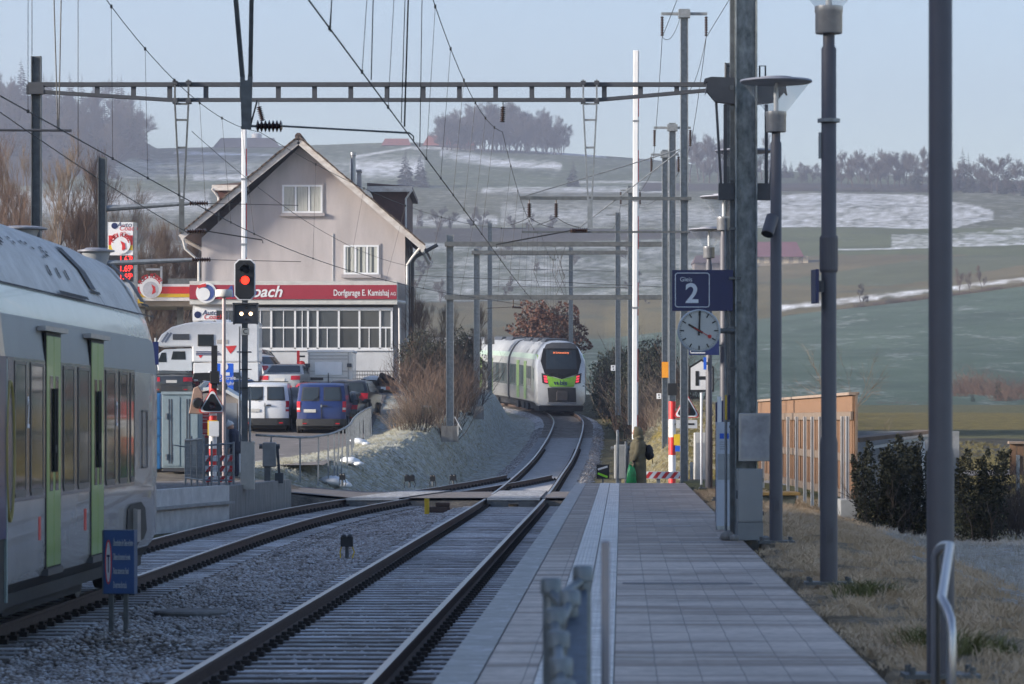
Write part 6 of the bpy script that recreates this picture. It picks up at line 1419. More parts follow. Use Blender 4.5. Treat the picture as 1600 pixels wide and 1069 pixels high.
def vehicle(name,label,cat,kind,W,col,Y,u,zbase,rz=0,scale=1,rear='hatch',plate=True,second_window=False,group='cars in the garage car park',flip=False):
    p = P(u,656,Y); t = thing(name,label,cat,(p.x,Y,zbase),rz,group=group)
    sh = SHAPES[kind]; belt = 1.12 if kind=='van' else 1.10 if kind=='suv' else .96; top = max(z for _,z in sh)
    tw = .86 if kind=='van' else .74
    def hw(z,y=1.5): 
        b = W/2*(.985 if z < .5 else 1)
        if z > belt: b = W/2*lerp(1,tw,((z-belt)/(top-belt))**1.1)
        e = min(1,max(0,(y+.05)/.35)) ; e2 = min(1,max(0,(sh[-1][0]-y)/.6)); return b*(.93+.07*e**.5)*(.86+.14*e2**.5)
    xs = [-1,-.93,-.6,0,.6,.93,1]; mb = MB(); rings = []
    up = []
    for (y0,z0),(y1,z1) in zip(sh,sh[1:]):
        up.append((y0,z0)); k = max(1,int(abs(y1-y0)/.5+abs(z1-z0)/.3))
        for j in range(1,k): up.append((lerp(y0,y1,j/k),lerp(z0,z1,j/k)))
    up.append(sh[-1])
    for y,z in up:
        crown = .035*(z>belt)
        rings.append([(x*hw(z,y), y+.10*(abs(x)**4)*(1 if y<.8 else -1 if y>3.9 else 0), z-crown*abs(x)**3) for x in xs])
    n = len(xs)
    for r in rings: mb.v += r
    for i in range(len(rings)-1):
        for j in range(n-1): a = i*n+j; mb.f.append((a,a+1,a+n+1,a+n)); mb.m.append(0)
    # sides: skin between outline and a bottom line, in strips by height
    for s,j in ((0,0),(1,n-1)):
        ids = [i*n+j for i in range(len(rings))]; m = len(ids)
        a,b = 0,m-1
        while b-a > 1:
            if b-a == 2: mb.f.append((ids[a],ids[a+1],ids[b])); mb.m.append(0); break
            za = rings[a+1][j][2]; zb = rings[b-1][j][2]
            if za <= zb or rings[a+1][j][1] > rings[b-1][j][1]: mb.f.append((ids[a],ids[a+1],ids[b])); a += 1
            else: mb.f.append((ids[a],ids[b-1],ids[b])); b -= 1
            mb.m.append(0)
    mb.f.append(tuple([0,n-1,(len(rings)-1)*n+n-1,(len(rings)-1)*n])); mb.m.append(0)
    body = mb.build('body',col,t,smooth=True)
    def seg(zq):  # y of the tail at height z
        for (y0,z0),(y1,z1) in zip(sh,sh[1:]):
            if z0 <= zq <= z1: return lerp(y0,y1,(zq-z0)/(z1-z0))
        return 0
    def rearq(nm,x0,x1,z0,z1,m,off=.015,par=t,inset=0):
        mb = MB(); k = 3; rows = []
        for q in range(k+1):
            z = lerp(z0,z1,q/k); row = []
            for r in range(5):
                x = lerp(x0,x1,r/4); w = hw(z,seg(z)); f = x if abs(x)<=1 else x
                row.append((f*w, seg(z)+.10*abs(f)**4-off, z))
            rows.append(row)
        mb.loft(rows,cap=False,closed=False); return mb.build(nm,m,par,recalc=False,smooth='all')
    zr0,zr1 = (1.24,1.76) if kind=='van' else (belt+.07,top-.14)
    if kind == 'saloon': zr0,zr1 = 1.06,1.35
    if kind=='van' and rear=='twin':
        for a,b in ((-.84,-.09),(.09,.84)): 
            rearq('rear_window',a,b,zr0,zr1,m_trim,.012); rearq('rear_pane',a+.05,b-.05,zr0+.04,zr1-.04,m_cglass,.018)
        mb = MB(); mb.box(-.012,.012,-.05,-.02,.5,1.15); mb.build('door_gap',m_trim,t)
        mb = MB(); mb.box(.05,.24,-.065,-.02,1.03,1.07); mb.build('door_handle',m_trim,t); MB().bar((-.35,-.005,1.22),(-.1,.05,1.42),.02,.02).build('wiper',m_trim,t)
        rearq('number_plate',-.72,-.22,.80,.92,m_plate,.024); MB().box(-.03,.03,-.06,-.02,1.0,1.09).build('badge',m_rim,t); MB().tube([(-.86,.62,1.955),(.86,.62,1.955)],.02,6).build('roof_bar',m_trim,t)
    else: rearq('rear_window',-.84,.84,zr0,zr1,m_cglass,.012)
    # side glass
    for s in (-1,1):
        ys = [i for i,(y,z) in enumerate(sh)]
        y0 = seg(belt+.1)+.35; y1 = [y for y,z in sh if z >= belt][-1]-.1; zt = top-.12
        yb = y1-.0; mb = MB()
        yt0 = y0+.3; yt1 = {'van':3.25,'saloon':2.6,'hatch':2.1,'suv':2.5}[kind]
        q = [(y0,belt+.06),(yb,belt+.06),(yt1,zt),(yt0,zt)]
        if kind=='van': q[0] = (2.3,belt+.06); q[3] = (2.3,zt)
        mb.add([(s*(hw(z,2)+.012),y,z) for y,z in q],[(0,1,2,3)]); mb.build('side_window',m_cglass,t,recalc=False)
    # lights, bumper, plate, mirrors, wheels
    lz = (.82,1.22) if kind=='van' else (.88,1.10) if kind=='suv' else (.72,.90)
    for s in (-1,1): 
        a,b = (.86,1.005) if kind=='van' else (.56,1.0); rearq('tail_lamp',s*a,s*b,lz[0],lz[1],m_taillight,.02)
        if kind == 'van': rearq('reversing_lamp',s*.87,s*1.0,lz[0]+.08,lz[0]+.16,m_plate,.028)
    mb = MB(); wb = W*.97
    mb.loft([[(x*wb/2,-.10+.14*abs(x)**4,z) for x in np.linspace(-1,1,9)]+[(x*wb/2,.25,z) for x in np.linspace(1,-1,9)] for z in (.28,.56)]); mb.build('bumper',m_trim if kind in('van','suv') else col,t,bevel=.02)
    mb = MB(); mb.box(-W*.36,-W*.28,-.115,-.1,.36,.40); mb.box(W*.28,W*.36,-.115,-.1,.36,.40); mb.build('reflector',m_taillight,t)
    if plate and rear != 'twin': rearq('number_plate',-.26,.26,.66 if kind!='van' else .80,.78 if kind!='van' else .92,m_trim if kind=='van' else m_plate,.022)
    for s in (-1,1): mb = MB(); mb.cbox((s*(W/2+.11),{'van':3.75,'saloon':3.0,'hatch':2.55,'suv':2.9}[kind],belt+.12),(.20,.10,.15)); mb.build('mirror',m_trim,t,bevel=.02)
    wy = {'van':(.95,4.1),'saloon':(.85,3.65),'hatch':(.7,3.25),'suv':(.8,3.6)}[kind]; wr = .34 if kind!='suv' else .37
    for y in wy:
        for s in (-1,1):
            w = MB().lathe((s*(W/2-.10),y,wr),[(wr-.05,-.11),(wr,-.08),(wr,.08),(wr-.05,.11)],22,axis='X').build('wheel',m_tyre,t,smooth=True)
            MB().lathe((s*(W/2+.012),y,wr),[(wr*.62,-.012),(wr*.6,.006),(wr*.15,.012)] ,14,axis='X').build('rim',m_rim,w)
    mb = MB(); mb.box(-W*.42,W*.42,.3,4.2 if kind!='hatch' else 3.6,.16,.34); mb.build('underbody',m_trim,t)
    t.scale = (scale,)*3
    return t
pk = lambda Y: h_park(Y)+.05
white = paint('white',(.62,.64,.66)); navy = paint('navy blue',(.008,.022,.115)); black = paint('black',(.012,.015,.02)); anthr = paint('anthracite',(.03,.035,.042),.3); silver = paint('silver white',(.45,.46,.46),.3)
v1 = vehicle('parked_van','white parked van seen from behind beside the signal mast','van','van',1.92,white,134,414,pk(134),R(1),rear='twin')
v2 = vehicle('parked_van','dark blue parked van seen from behind with two rear doors','van','van',1.95,navy,133,502,pk(133),R(-1),rear='twin')
vehicle('parked_car','dark car with pale windscreen squeezed between the white and blue vans','car','hatch',1.75,black,140.5,462,pk(137),R(184))
vehicle('parked_car','grey parked estate car directly right of the blue van','car','suv',1.80,anthr,139,541,pk(139)-.0,R(-6),scale=.98)
vehicle('parked_car','dark grey hatchback behind the blue van, beside the bent railing','car','hatch',1.75,anthr,136.5,527,pk(136.5),R(-5),scale=.93)
vehicle('parked_car','silver white saloon with red lamps parked above the vans','car','saloon',1.82,silver,150,437,2.98,R(-7))
vehicle('parked_car','white estate car parked behind the silver white saloon','car','suv',1.82,white,156,430,3.35,R(60),scale=.95)
vehicle('parked_car','dark minivan with a long pale roof before the garage windows','car','suv',1.85,paint('dark grey frosted',(.03,.033,.036),.2,.35,.4),160,434,3.5,R(80),scale=1.05)
vehicle('parked_car','grey saloon with red tail lamps parked before the motorhome','car','saloon',1.85,paint('graphite',(.05,.055,.06),.5),149,268,2.9,R(4))
vehicle('parked_car','red hatchback parked behind the grey saloon','car','hatch',1.78,paint('red',(.40,.03,.035)),153,280,3.15,R(3))
vehicle('parked_car','dark blue car with frosted roof below the grey saloon','car','hatch',1.78,paint('steel blue',(.03,.07,.17),.2),141,304,2.15,R(-70))
vehicle('parked_car','white car mostly hidden behind the blue parking sign','car','hatch',1.75,white,145,352,2.6,R(6))
vehicle('parked_car','red roofed car hidden behind the blue van','car','hatch',1.75,paint('red',(.40,.03,.035)),141,488,2.0,R(0))
def motorhome():
    Y = 150.0; s = Y/F; x = lambda u: (u-245)*s; z = lambda v: P(0,v,Y).z-2.9
    t = thing('motorhome','white motorhome with a long over-cab bunk and red and blue stripes','motorhome',(P(245,0,Y).x,Y,2.9))
    mw = paint('motorhome white',(.62,.65,.68))
    W = 2.2
    prof = [(x(246),z(540)),(x(246),z(533)),(x(252),z(523)),(x(268),z(511)),(x(290),z(505)),(x(304),z(503)),(x(404),z(503)),(x(404),z(566)),(x(300),z(566)),(x(300),z(542)),(x(250),z(542))]
    MB().prism(prof,0,W).build('body',mw,t,bevel=.06)
    MB().prism([(x(246),z(575)),(x(243),z(562)),(x(247),z(553)),(x(256),z(546)),(x(300),z(544)),(x(300),z(580)),(x(246),z(582))],.1,W-.1).build('cab',paint('motorhome cab',(.5,.55,.60)),t,bevel=.04)
    mb = MB(); mb.add([(x(267),.09,z(562)),(x(290),.09,z(562)),(x(289),.09,z(549)),(x(270),.09,z(549))],[(0,1,2,3)]); mb.add([(x(246),.09,z(566)),(x(260),.09,z(566)),(x(259),.09,z(551)),(x(252),.09,z(551))],[(0,1,2,3)]); mb.build('cab_window',m_cglass,t,recalc=False)
    w = MB().box(x(270),x(296),-.03,-.002,z(531),z(522)).build('bunk_window',m_dark,t,bevel=.01); w = MB().box(x(309),x(334),-.04,-.002,z(541),z(522.5)).build('side_window',m_trim,t,bevel=.02); MB().box(x(311),x(332),-.046,-.041,z(539.5),z(524)).build('pane',m_cglass,w)
    mb = MB(); [mb.box(x(306),x(342+k*2),-.012,-.002,z(550.5+k*2.4),z(549+k*2.4)) for k in range(3)]; mb.box(x(370),x(392),-.012,-.002,z(551),z(549)); mb.build('blue_stripes',m_blue,t)
    mb = MB(); [mb.bar((x(a),-.008,z(535)),(x(a+10),-.008,z(520)),.09,.006,up=(0,1,0)) for a in (253,258)]; mb.build('grey_stripes',M('grey vinyl', (.16,.19,.25), .5),t)
    MB().add([(x(352),-.01,z(541)),(x(370),-.01,z(540)),(x(366),-.01,z(547)),(x(360),-.01,z(553))],[(0,1,2,3)]).build('red_flash',m_red,t,recalc=False); MB().add([(x(310),-.01,z(555)),(x(317),-.01,z(555)),(x(313),-.01,z(560))],[(0,1,2)]).build('red_flash',m_red,t,recalc=False)
    mb = MB(); mb.box(x(339),x(356),-.02,-.002,z(537),z(531)); mb.build('vent_panel',M('beige panel', (.40,.38,.35), .6),t)
    mb = MB(); mb.box(x(336),x(357),.5,1.4,z(502.8),z(499)); mb.box(x(315),x(332),.5,1.4,z(502.8),z(501)); mb.build('roof_hatch',m_white,t,bevel=.03)
    mb = MB(); mb.box(x(302),x(404),.05,W-.05,z(596),z(567)); mb.build('skirt',mw,t,bevel=.03)
    for u in (262,322,380): MB().lathe((x(u),.12,.36),[(.3,.1),(.36,.06),(.36,-.1),(.3,-.13)],20,axis='Y').build('wheel',m_tyre,t)
motorhome()
def box_trailer():
    Y = 152.0; s = Y/F; x = lambda u: (u-515)*s; zb = 3.0; z = lambda v: P(0,v,Y).z-zb
    t = thing('box_trailer','white box truck rear with a blank panel, standing before the garage wall','truck',(P(515,0,Y).x,Y,zb))
    bm_ = paint('dirty white box',(.62,.62,.60),0,.6)
    MB().box(x(481),x(551),0,3.6,z(603),z(550)).build('box_body',bm_,t,bevel=.03); MB().box(x(480),x(552),-.03,3.65,z(550),z(547)).build('roof_edge',m_white,t)
    mb = MB(); [mb.box(x(484),x(543),-.02,-.002,z(v)-.02,z(v)+.02) for v in (556,561,580,590)]; mb.box(x(543.5),x(545),-.03,0,z(603),z(551)); mb.box(x(482),x(484),-.03,0,z(603),z(551)); mb.build('ribs',M('grey trim', (.40,.40,.39), .6),t)
    MB().box(x(492),x(534.5),-.035,-.021,z(586),z(566)).build('blank_panel',m_white,t,bevel=.006); MB().box(x(485),x(505),-.03,-.01,z(594),z(590)).build('number_plate',m_trim,t)
    for a,b in ((484,493),(532,541)): MB().box(x(a),x(b),-.05,-.01,z(601),z(596.5)).build('tail_lamp',m_taillight,t)
    MB().tube([(x(513),-.04,z(600)),(x(513),-.04,z(583))],.02,6).build('latch_bar',m_dark,t)
    mb = MB(); [mb.cbox((x(u),-.1,z(571)),(.2,.1,.16)) for u in (481,546)]; mb.build('marker_lamp',m_dark,t)
    for u in (490,540): MB().lathe((x(u),1.0,.38),[(.38,-.12),(.38,.12)],20,axis='X').build('wheel',m_tyre,t)
    MB().box(x(484),x(548),.1,3.4,.35,z(603)).build('chassis',m_trim,t)
    Y = 154.0; s = Y/F; x2 = lambda u: (u-590)*s; zb2 = 3.2; z2 = lambda v: P(0,v,Y).z-zb2
    t = thing('flat_trailer','low flat trailer loaded with old tyres beside the garage wall','trailer',(P(590,0,Y).x,Y,zb2))
    MB().box(x2(561),x2(620),0,3,z2(612),z2(603)).build('bed',m_dark,t,bevel=.02)
    for u in (565,606): MB().box(x2(u-3),x2(u+3.5),-.05,-.002,z2(609),z2(604)).build('tail_lamp',m_taillight,t)
    for u in (573,599): MB().box(x2(u-4),x2(u+4),-.05,-.002,z2(609.5),z2(604.5)).build('white_plate',m_white,t)
    mb = MB(); mb.tube([(x2(560),-.03,z2(618)),(x2(618),-.03,z2(622))],.03,6); mb.build('bar',m_galv,t)
    for u in (566,612): MB().lathe((x2(u),1.2,.3),[(.3,-.1),(.3,.1)],18,axis='X').build('wheel',m_tyre,t)
    o0 = None
    for i,(u,v,lab) in enumerate(((580,599,'tyre lying at the left of the flat trailer load'),(601,597,'tyre leaning in the middle of the flat trailer load'),(610,600,'tyre lying at the right end of the flat trailer load'),(604,590,'topmost tyre on the flat trailer load'))):
        p = P(u,v,Y+.8); mb = MB(); mb.lathe((0,0,0),[(.16,-.1),(.30,-.11),(.34,-.06),(.34,.06),(.30,.11),(.16,.1),(.16,-.1)],22); o = mb.build('old_tyre',m_tyre,None,smooth=True); o.location = p; o.rotation_euler = (R([8,60,-10,3][i]),R(8*i),0); tag(o,lab,'tyre','old tyres on the trailer')
    mb = MB(); mb.lathe((0,0,0),[(.5,0),(.42,.12),(.1,.2)],10); o = mb.build('white_sack',m_white); o.location = P(583,594,Y+1.5); tag(o,'white sheeted bundle on the flat trailer behind the tyres','sack')
    # wire fence right of the truck and red jack stand
    Y = 161; t = thing('wire_fence','grey wire mesh fence panel standing before the white garage wall','fence',(0,Y,0)); mb = MB(); x3 = lambda u: (u-800)/F*Y; z3 = lambda v: P(0,v,Y).z
    mb.tube([(x3(554),0,z3(600)),(x3(554),0,z3(572))],.04,6); [mb.tube([(x3(554),0,z3(v)),(x3(614),0,z3(v))],.02,5) for v in (580,586,592,598)]; [mb.tube([(x3(u),0,z3(602)),(x3(u),0,z3(580))],.012,4) for u in range(558,614,4)]; mb.build('mesh',m_galvd,t); MB().tube([(x3(614),0,z3(604)),(x3(614),0,z3(580))],.035,6).build('post',m_galvd,t)
    Y = 155; t = thing('loading_crane','red upright post with black winch behind the silver white saloon','winch',P(466,0,Y)[:2]+(3.2,)); zz = lambda v: P(0,v,Y).z-3.2
    MB().box(-.06,.06,-.06,.06,0,zz(548)).build('post',m_red,t); mb = MB(); mb.ball((.16,0,zz(568)),(.14,.12,.12)); mb.build('winch_drum',m_red,t,smooth=True); mb = MB(); mb.ball((.24,0,zz(577)),(.2,.15,.26)); mb.bar((.0,0,zz(557)),(.3,0,zz(557)),.08,.08); mb.build('winch_motor',m_black,t,smooth=True)
box_trailer()
# ================================================================ FENCES, SMALL STRUCTURES, PEOPLE
m_wood = M('weathered larch boards', (.26,.15,.085), .8, 0, .35, 5, .3, stretch=(1,7,.35), col2=(.11,.062,.038))
m_woodg = M('grey weathered wood', (.17,.13,.10), .8, 0, .3, 5, .25, stretch=(1,4,.6))
m_galvl = M('bright galvanised post', (.46,.48,.50), .5, .2, .1, 6)
def wood_fence():
    t = thing('wooden_fence','tall larch board fence with galvanised posts behind the lamp posts','fence',(5.82,60,0))
    L_ = 23.0; z0,z1 = .64,2.44; mb = MB(); rr = random.Random(6); y = 0
    while y < L_: w = rr.uniform(.11,.15); mb.box(rr.uniform(-.012,.012),.03,y,y+w-.018,z0,z1-.3); y += w
    mb.build('boards',m_wood,t)
    mb = MB(); [mb.box(-.045,-.008,0,L_,a,b) for a,b in ((1.28,1.42),(.64,.78),(2.0,2.14))]; mb.build('rails',m_woodg,t)
    MB().box(-.02,.04,-.0,L_,2.142,2.42).build('top_board',m_wood,t); MB().box(-.08,.10,-.02,L_,2.422,2.47).build('cap',M('frosty cap board', (.25,.19,.15), .8,0,.2,5,0,.9),t)
    MB().box(.032,.07,-.03,.05,z0-.08,2.46).build('end_board',m_woodg,t)
    for y in (.25,1.15,3.2,4.2,5.6,7.3,9.0,11,13.2,15.5,18,20.5): MB().ibeam((-.08,y,.3),(-.08,y,2.06),.06,.06,up=(1,0,0)).build('post',m_galvl,t)
    mb = MB(); mb.prism([(-.02,-.1),(1.0,-.1),(1.0,.64),(-.02,.64)],-.22,.06,axis='X'); mb.v = [(x,y+(.35*(z<.2) if y>.5 else 0),z) for x,y,z in mb.v]; mb.build('concrete_base',M('whitish concrete', (.42,.43,.42), .85,0,.15,4,.2),t,bevel=.01)
wood_fence()
t = thing('wooden_fence','short piece of wooden fence at the right edge beyond the shrubs','fence',P(1578,740,70)[:2]+(0,)); x = .0
mb = MB(); [mb.box(i*.14,i*.14+.13,0,.03,.9,1.52) for i in range(14)]; mb.build('boards',m_wood,t); MB().box(-.03,2,-.05,.1,1.522,1.57).build('cap',bpy.data.materials['frosty cap board'],t); [MB().box(a,a+.07,-.06,-.002,.0,1.3).build('post',m_galv,t) for a in (.12,1.3)]
t = thing('planter','grey concrete tub with a wooden rim standing before the board fence','planter',(4.72,63.5,.02))
mb = MB(); mb.loft([[(-.30,-.3,.0),(.30,-.3,.0),(.30,.6,.0),(-.30,.6,.0)],[(-.38,-.4,.62),(.38,-.4,.62),(.38,.7,.62),(-.38,.7,.62)]]); mb.build('tub',M('mossy concrete', (.22,.24,.20), .9,0,.3,4,.3),t,bevel=.02)
MB().box(-.45,.45,-.46,.76,.622,.68).build('rim',M('yellowish wood rim', (.30,.20,.07), .7,0,.2,6),t,bevel=.008)
t = thing('shed_roof','low brown plank lean-to roof on white struts behind the dark shrubs','shed roof',P(1400,690,72)[:2]+(0,))
z = lambda v: P(0,v,72).z
mb = MB(); mb.prism([(-.8,z(691)),(.72,z(677)),(.72,z(672)),(-.8,z(684))],-.6,2.2); mb.build('planks',m_woodg,t); mb = MB(); [mb.bar((a,-.4,0),(a,-.4,z(688)),.07,.07) for a in (-.6,.5)]; mb.bar((-.6,-.4,z(700)),(.6,-.4,z(684)),.05,.06); mb.build('struts',m_white,t)
mb = MB(); mb.box(-1,1.4,0,.25,0,1.75); o = mb.build('garden_wall',M('ivy grey wall', (.23,.24,.25), .9,0,.4,2,.3,.4)); o.location = P(1400,690,78)[:2]+(0,); tag(o,'low grey garden wall with frost on top behind the lean-to roof','wall')
# left side mesh fences by the crossing
def mesh_panel(label, a, b, zt0, zt1, base, posts, handle=False):
    t = thing('mesh_fence',label,'fence',(a.x,a.y,0)); d = b-a; d.z = 0; mb = MB()
    for i in range(posts): f = i/(posts-1); q = d*f; mb.tube([(q.x,q.y,base-.1),(q.x,q.y,lerp(zt0,zt1,f)+(.05 if i%2 else 0))],.026,7)
    mb.build('posts',m_galv,t,smooth=True)
    mb = MB(); mb.tube([(0,0,zt0-.04),(d.x,d.y,zt1-.04)],.024,7); mb.tube([(0,0,base+.12),(d.x,d.y,base+.12)],.018,6); mb.build('rails',m_galv,t,smooth=True)
    mb = MB(); n = max(6,int(d.length/.085)); 
    for i in range(1,n): q = d*(i/n); mb.box(q.x-.004,q.x+.004,q.y-.004,q.y+.004,base+.1,lerp(zt0,zt1,i/n)-.05)
    for k in range(1,9): f = k/9; mb.bar((0,0,lerp(base+.1,zt0-.05,f)),(d.x,d.y,lerp(base+.1,zt1-.05,f)),.006,.006)
    mb.build('wire_mesh',m_galv,t)
    if handle: mb = MB(); mb.tube([(0,0,zt0-.2),(-.3,-.1,zt0-.15),(-.3,-.1,zt0-.55)],.02,6); mb.build('hand_loop',m_galv,t)
mesh_panel('left galvanised mesh panel with a loop handle beside the grey cabinet',P(290,757,84),P(318,757,80.5),1.55,1.60,.5,4,True)
mesh_panel('right galvanised mesh panel before the striped board at the platform end',P(319,757,80.4),P(365,757,80.4),1.45,1.50,.5,5)
t = thing('striped_board','red and white striped boards standing behind the wire mesh fence','barrier board',P(340,752,82)[:2]+(.45,))
mb = MB(); [mb.box(-.32,.36,-.02,.02,.1+k*.24,.24+k*.24) for k in range(3)]; mb.build('boards',m_white,t); mb = MB()
for k in range(3):
    for x in (-.28,0.0,.24): z = .1+k*.24; mb.add([(x,-.024,z),(x+.1,-.024,z),(x+.2 if x<.2 else x+.12,-.024,z+.14),(x+.1 if x<.2 else x+.05,-.024,z+.14)],[(0,1,2,3)])
mb.build('red_stripes',m_red,t,recalc=False,kind='stuff'); mb = MB(); [mb.box(a,a+.05,.03,.07,-.0,.75) for a in (-.25,.25)]; mb.build('legs',m_galv,t)
# cabinets and shelter left
def zc(v,Y): return P(0,v,Y).z
Y = 95; t = thing('tool_cabinet','pale blue grey steel cabinet with double doors left of the warning triangle','cabinet',P(282,728,Y)[:2]+(.62,)); w = 29*Y/F; hgt = zc(612,Y)-.62
MB().box(-w,w,0,1.1,0.08,hgt-.08).build('body',M('blue grey sheet', (.20,.27,.31), .5,.2,.1,3),t,bevel=.01); MB().box(-w-.02,w+.02,-.03,1.1,hgt-.078,hgt).build('lid',M('blue grey lid', (.25,.32,.36), .5,.2),t)
for a,b in ((-w+.04,-.02),(.02,w-.04)): d = MB().box(a,b,-.02,-.002,.14,hgt-.14).build('door',M('blue grey door', (.22,.29,.33), .45,.2) if 'blue grey door' not in bpy.data.materials else bpy.data.materials['blue grey door'],t); mb = MB(); [mb.box(lerp(a,b,f)-.012,lerp(a,b,f)+.012,-.028,-.021,.2,hgt-.2) for f in (.35,.5)]; mb.build('rib',m_dark,d)
MB().box(-w+.03,w-.03,0,1.0,0,.079).build('feet',m_dark,t); mb = MB(); [mb.box(-w+.1,-w+.14,-.06,-.02,z,z+.16) for z in (.3,1.4)]; mb.build('handle',m_galv,t)
Y = 97; t = thing('ticket_shelter','grey walled shelter with a red poster and a slanting white roof behind the signal','shelter',P(340,728,Y)[:2]+(.55,)); s = Y/F; x = lambda u: (u-340)*s; z = lambda v: zc(v,Y)-.55
MB().prism([(x(294),0),(x(372),0),(x(372),z(622)),(x(345),z(606)),(x(298),z(612))],.0,2.2).build('wall',M('warm grey panel', (.22,.20,.19), .7,0,.1,2),t)
MB().prism([(x(318),z(606)),(x(345),z(603)),(x(376),z(621)),(x(376),z(626)),(x(345),z(609)),(x(318),z(611))],-.15,2.3).build('roof',M('frosty white roof', (.50,.54,.56), .6,0,.1),t)
MB().box(x(373),x(376),-.1,-.02,0,z(624)).build('corner_post',m_white,t); MB().box(x(352),x(370),-.02,-.002,z(700),z(630)).build('side_panel',M('grey blue panel', (.20,.22,.25), .5),t)
po = MB().box(x(314),x(331),-.03,-.002,z(684),z(641)).build('poster',M('red poster', (.50,.05,.05), .5),t); mb = MB(); [mb.box(x(316),x(316)+w_,-.036,-.031,z(v)-.012,z(v)+.012) for v,w_ in ((646,.16),(650,.2),(655,.14),(660,.22),(672,.24),(675,.18))]; [mb.box(x(316)+k*.045,x(316)+k*.045+.03,-.036,-.031,z(681),z(678.5)) for k in range(6)]; mb.build('print_lines',M('poster print', (.65,.45,.42), .6),po)
t = thing('blue_container','blue plastic container half hidden by the near train','container',P(244,745,96)[:2]+(.55,)); MB().box(-.5,.12,0,1.2,.1,zc(614,96)-.55).build('body',M('blue plastic', (.02,.11,.28), .4,0,.1),t,bevel=.03); mb = MB(); [mb.box(-.5,.14,-.03,-.002,h_,h_+.04) for h_ in (.5,1.0,1.5)]; mb.build('rib',M('blue plastic rib', (.015,.08,.20), .4),t); MB().box(-.4,.05,.1,1,0,.099).build('feet',m_black,t)
t = thing('notice_pole','dark blue notice panel on a pole at the nose of the near train','sign',P(243,560,92)[:2]+(.5,)); MB().box(-.07,.08,-.03,.03,zc(570,92)-.5,zc(534,92)-.5).build('panel',m_blue,t); MB().tube([(0,.05,0),(0,.05,zc(528,92)-.5)],.035,8).build('pole',m_galv,t)
t = thing('parking_sign','blue parking sign with white P and ticket machine lettering','sign',P(351,590,100)); s = 100/F
MB().box(-14*s,14*s,-.015,.015,-22*s,22*s).build('panel',m_blue2,t,bevel=.01); wv = M('parking sign white', (.6,.62,.66), .5)
text('P','symbol',wv,t,(-7*s,-.02,12.5*s),.42).data.offset=.02; mb = MB(); mb.box(2*s,8*s,-.022,-.016,3*s,8*s); mb.build('symbol_plate',wv,t); text('Zentrale\nParkuhr','lettering',wv,t,(-10*s,-.02,-5*s),.16,sx=.9)
mb = MB(); mb.tube([(.1,.05,-22*s-1.6),(.1,.05,22*s)],.035,8); mb.build('post',m_galv,t)
Y = 88.0; p = P(350,700,Y); t = thing('street_lamp','slim pinkish lamp post with a flat disc head before the motorhome','lamp post',(p.x,Y,.5)); zt = zc(462,Y)-.5
MB().lathe((0,0,0),[(.048,-.1),(.045,zt-.05)],12).build('pole',M('pinkish pole', (.36,.30,.30), .5,.2,.1),t,smooth=True); MB().lathe((0,0,0),[(.05,zt-.05),(.20,zt-.03),(.215,zt),(.215,zt+.12),(.19,zt+.15)],22).build('lamp_head',M('lamp head white', (.50,.50,.48), .5),t,smooth=True)
Y = 62.0; p = P(150,410,Y); t = thing('street_lamp','pale funnel shaped lamp top rising behind the near train roof','lamp post',(p.x,Y,.4)); zt = zc(392,Y)-.4; sx = Y/F
MB().lathe((0,0,0),[(.06,0),(.06,zt-.45)],12).build('pole',m_lampgrey,t,smooth=True); MB().lathe((0,0,0),[(.12,zt-.45),(.14,zt-.38),(23*sx,zt-.02)],26).build('glass_cone',M('frosted cone', (.40,.42,.44), .4),t,smooth=True); MB().lathe((0,0,0),[(23*sx,zt-.02),(29*sx,zt-.02),(29*sx,zt+.01),(18*sx,zt+.03),(16*sx,zt+.05)],28).build('cover',m_lamptop,t,smooth=True)
Y = 66.0; p = P(36,370,Y); t = thing('street_lamp','lamp cover just showing above the train roof at the upper left','lamp post',(p.x,Y,.4)); zt = zc(358,Y)-.4
MB().lathe((0,0,0),[(.06,0),(.06,zt-.4)],12).build('pole',m_lampgrey,t,smooth=True); MB().lathe((0,0,0),[(.14,zt-.4),(.30,zt-.02)],24).build('glass_cone',bpy.data.materials['frosted cone'],t,smooth=True); MB().lathe((0,0,0),[(.30,zt-.02),(.46,zt-.01),(.46,zt+.02),(.3,zt+.05)],26).build('cover',m_lamptop,t,smooth=True)
# bent railing of the car park
def rail_path():
    pts = [P(400,680,98.5),P(440,682,99.0),P(478,684,99.6),P(500,681,100.4),P(520,677,102),P(540,668,105),P(548,662,108.5),P(552,655,112),P(560,647,118),P(571,640,126),P(580,636,132)]
    t = thing('railing','bent galvanised tube railing along the car park edge above the bank','railing')
    sp = spline([(p.x,p.y,p.z) for p in pts],.5); MB().tube(sp,.032,8).build('handrail',m_galv,t,smooth='all')
    rr = random.Random(3)
    for i in range(1,len(sp),2 if True else 1):
        p = sp[i]; zb = h(p.x,p.y)-.1; mb = MB(); le = rr.uniform(-.06,.06); mb.box(-.022,.022,-.022,.022,zb,p.z); mb.v = [(p.x+x+le*(z<p.z-.1),p.y+y,z) for x,y,z in mb.v]; mb.build('post',m_galv,t)
rail_path()
m_snow = M('old snow', (.70,.73,.76), .8, 0, .06, 6, .4)
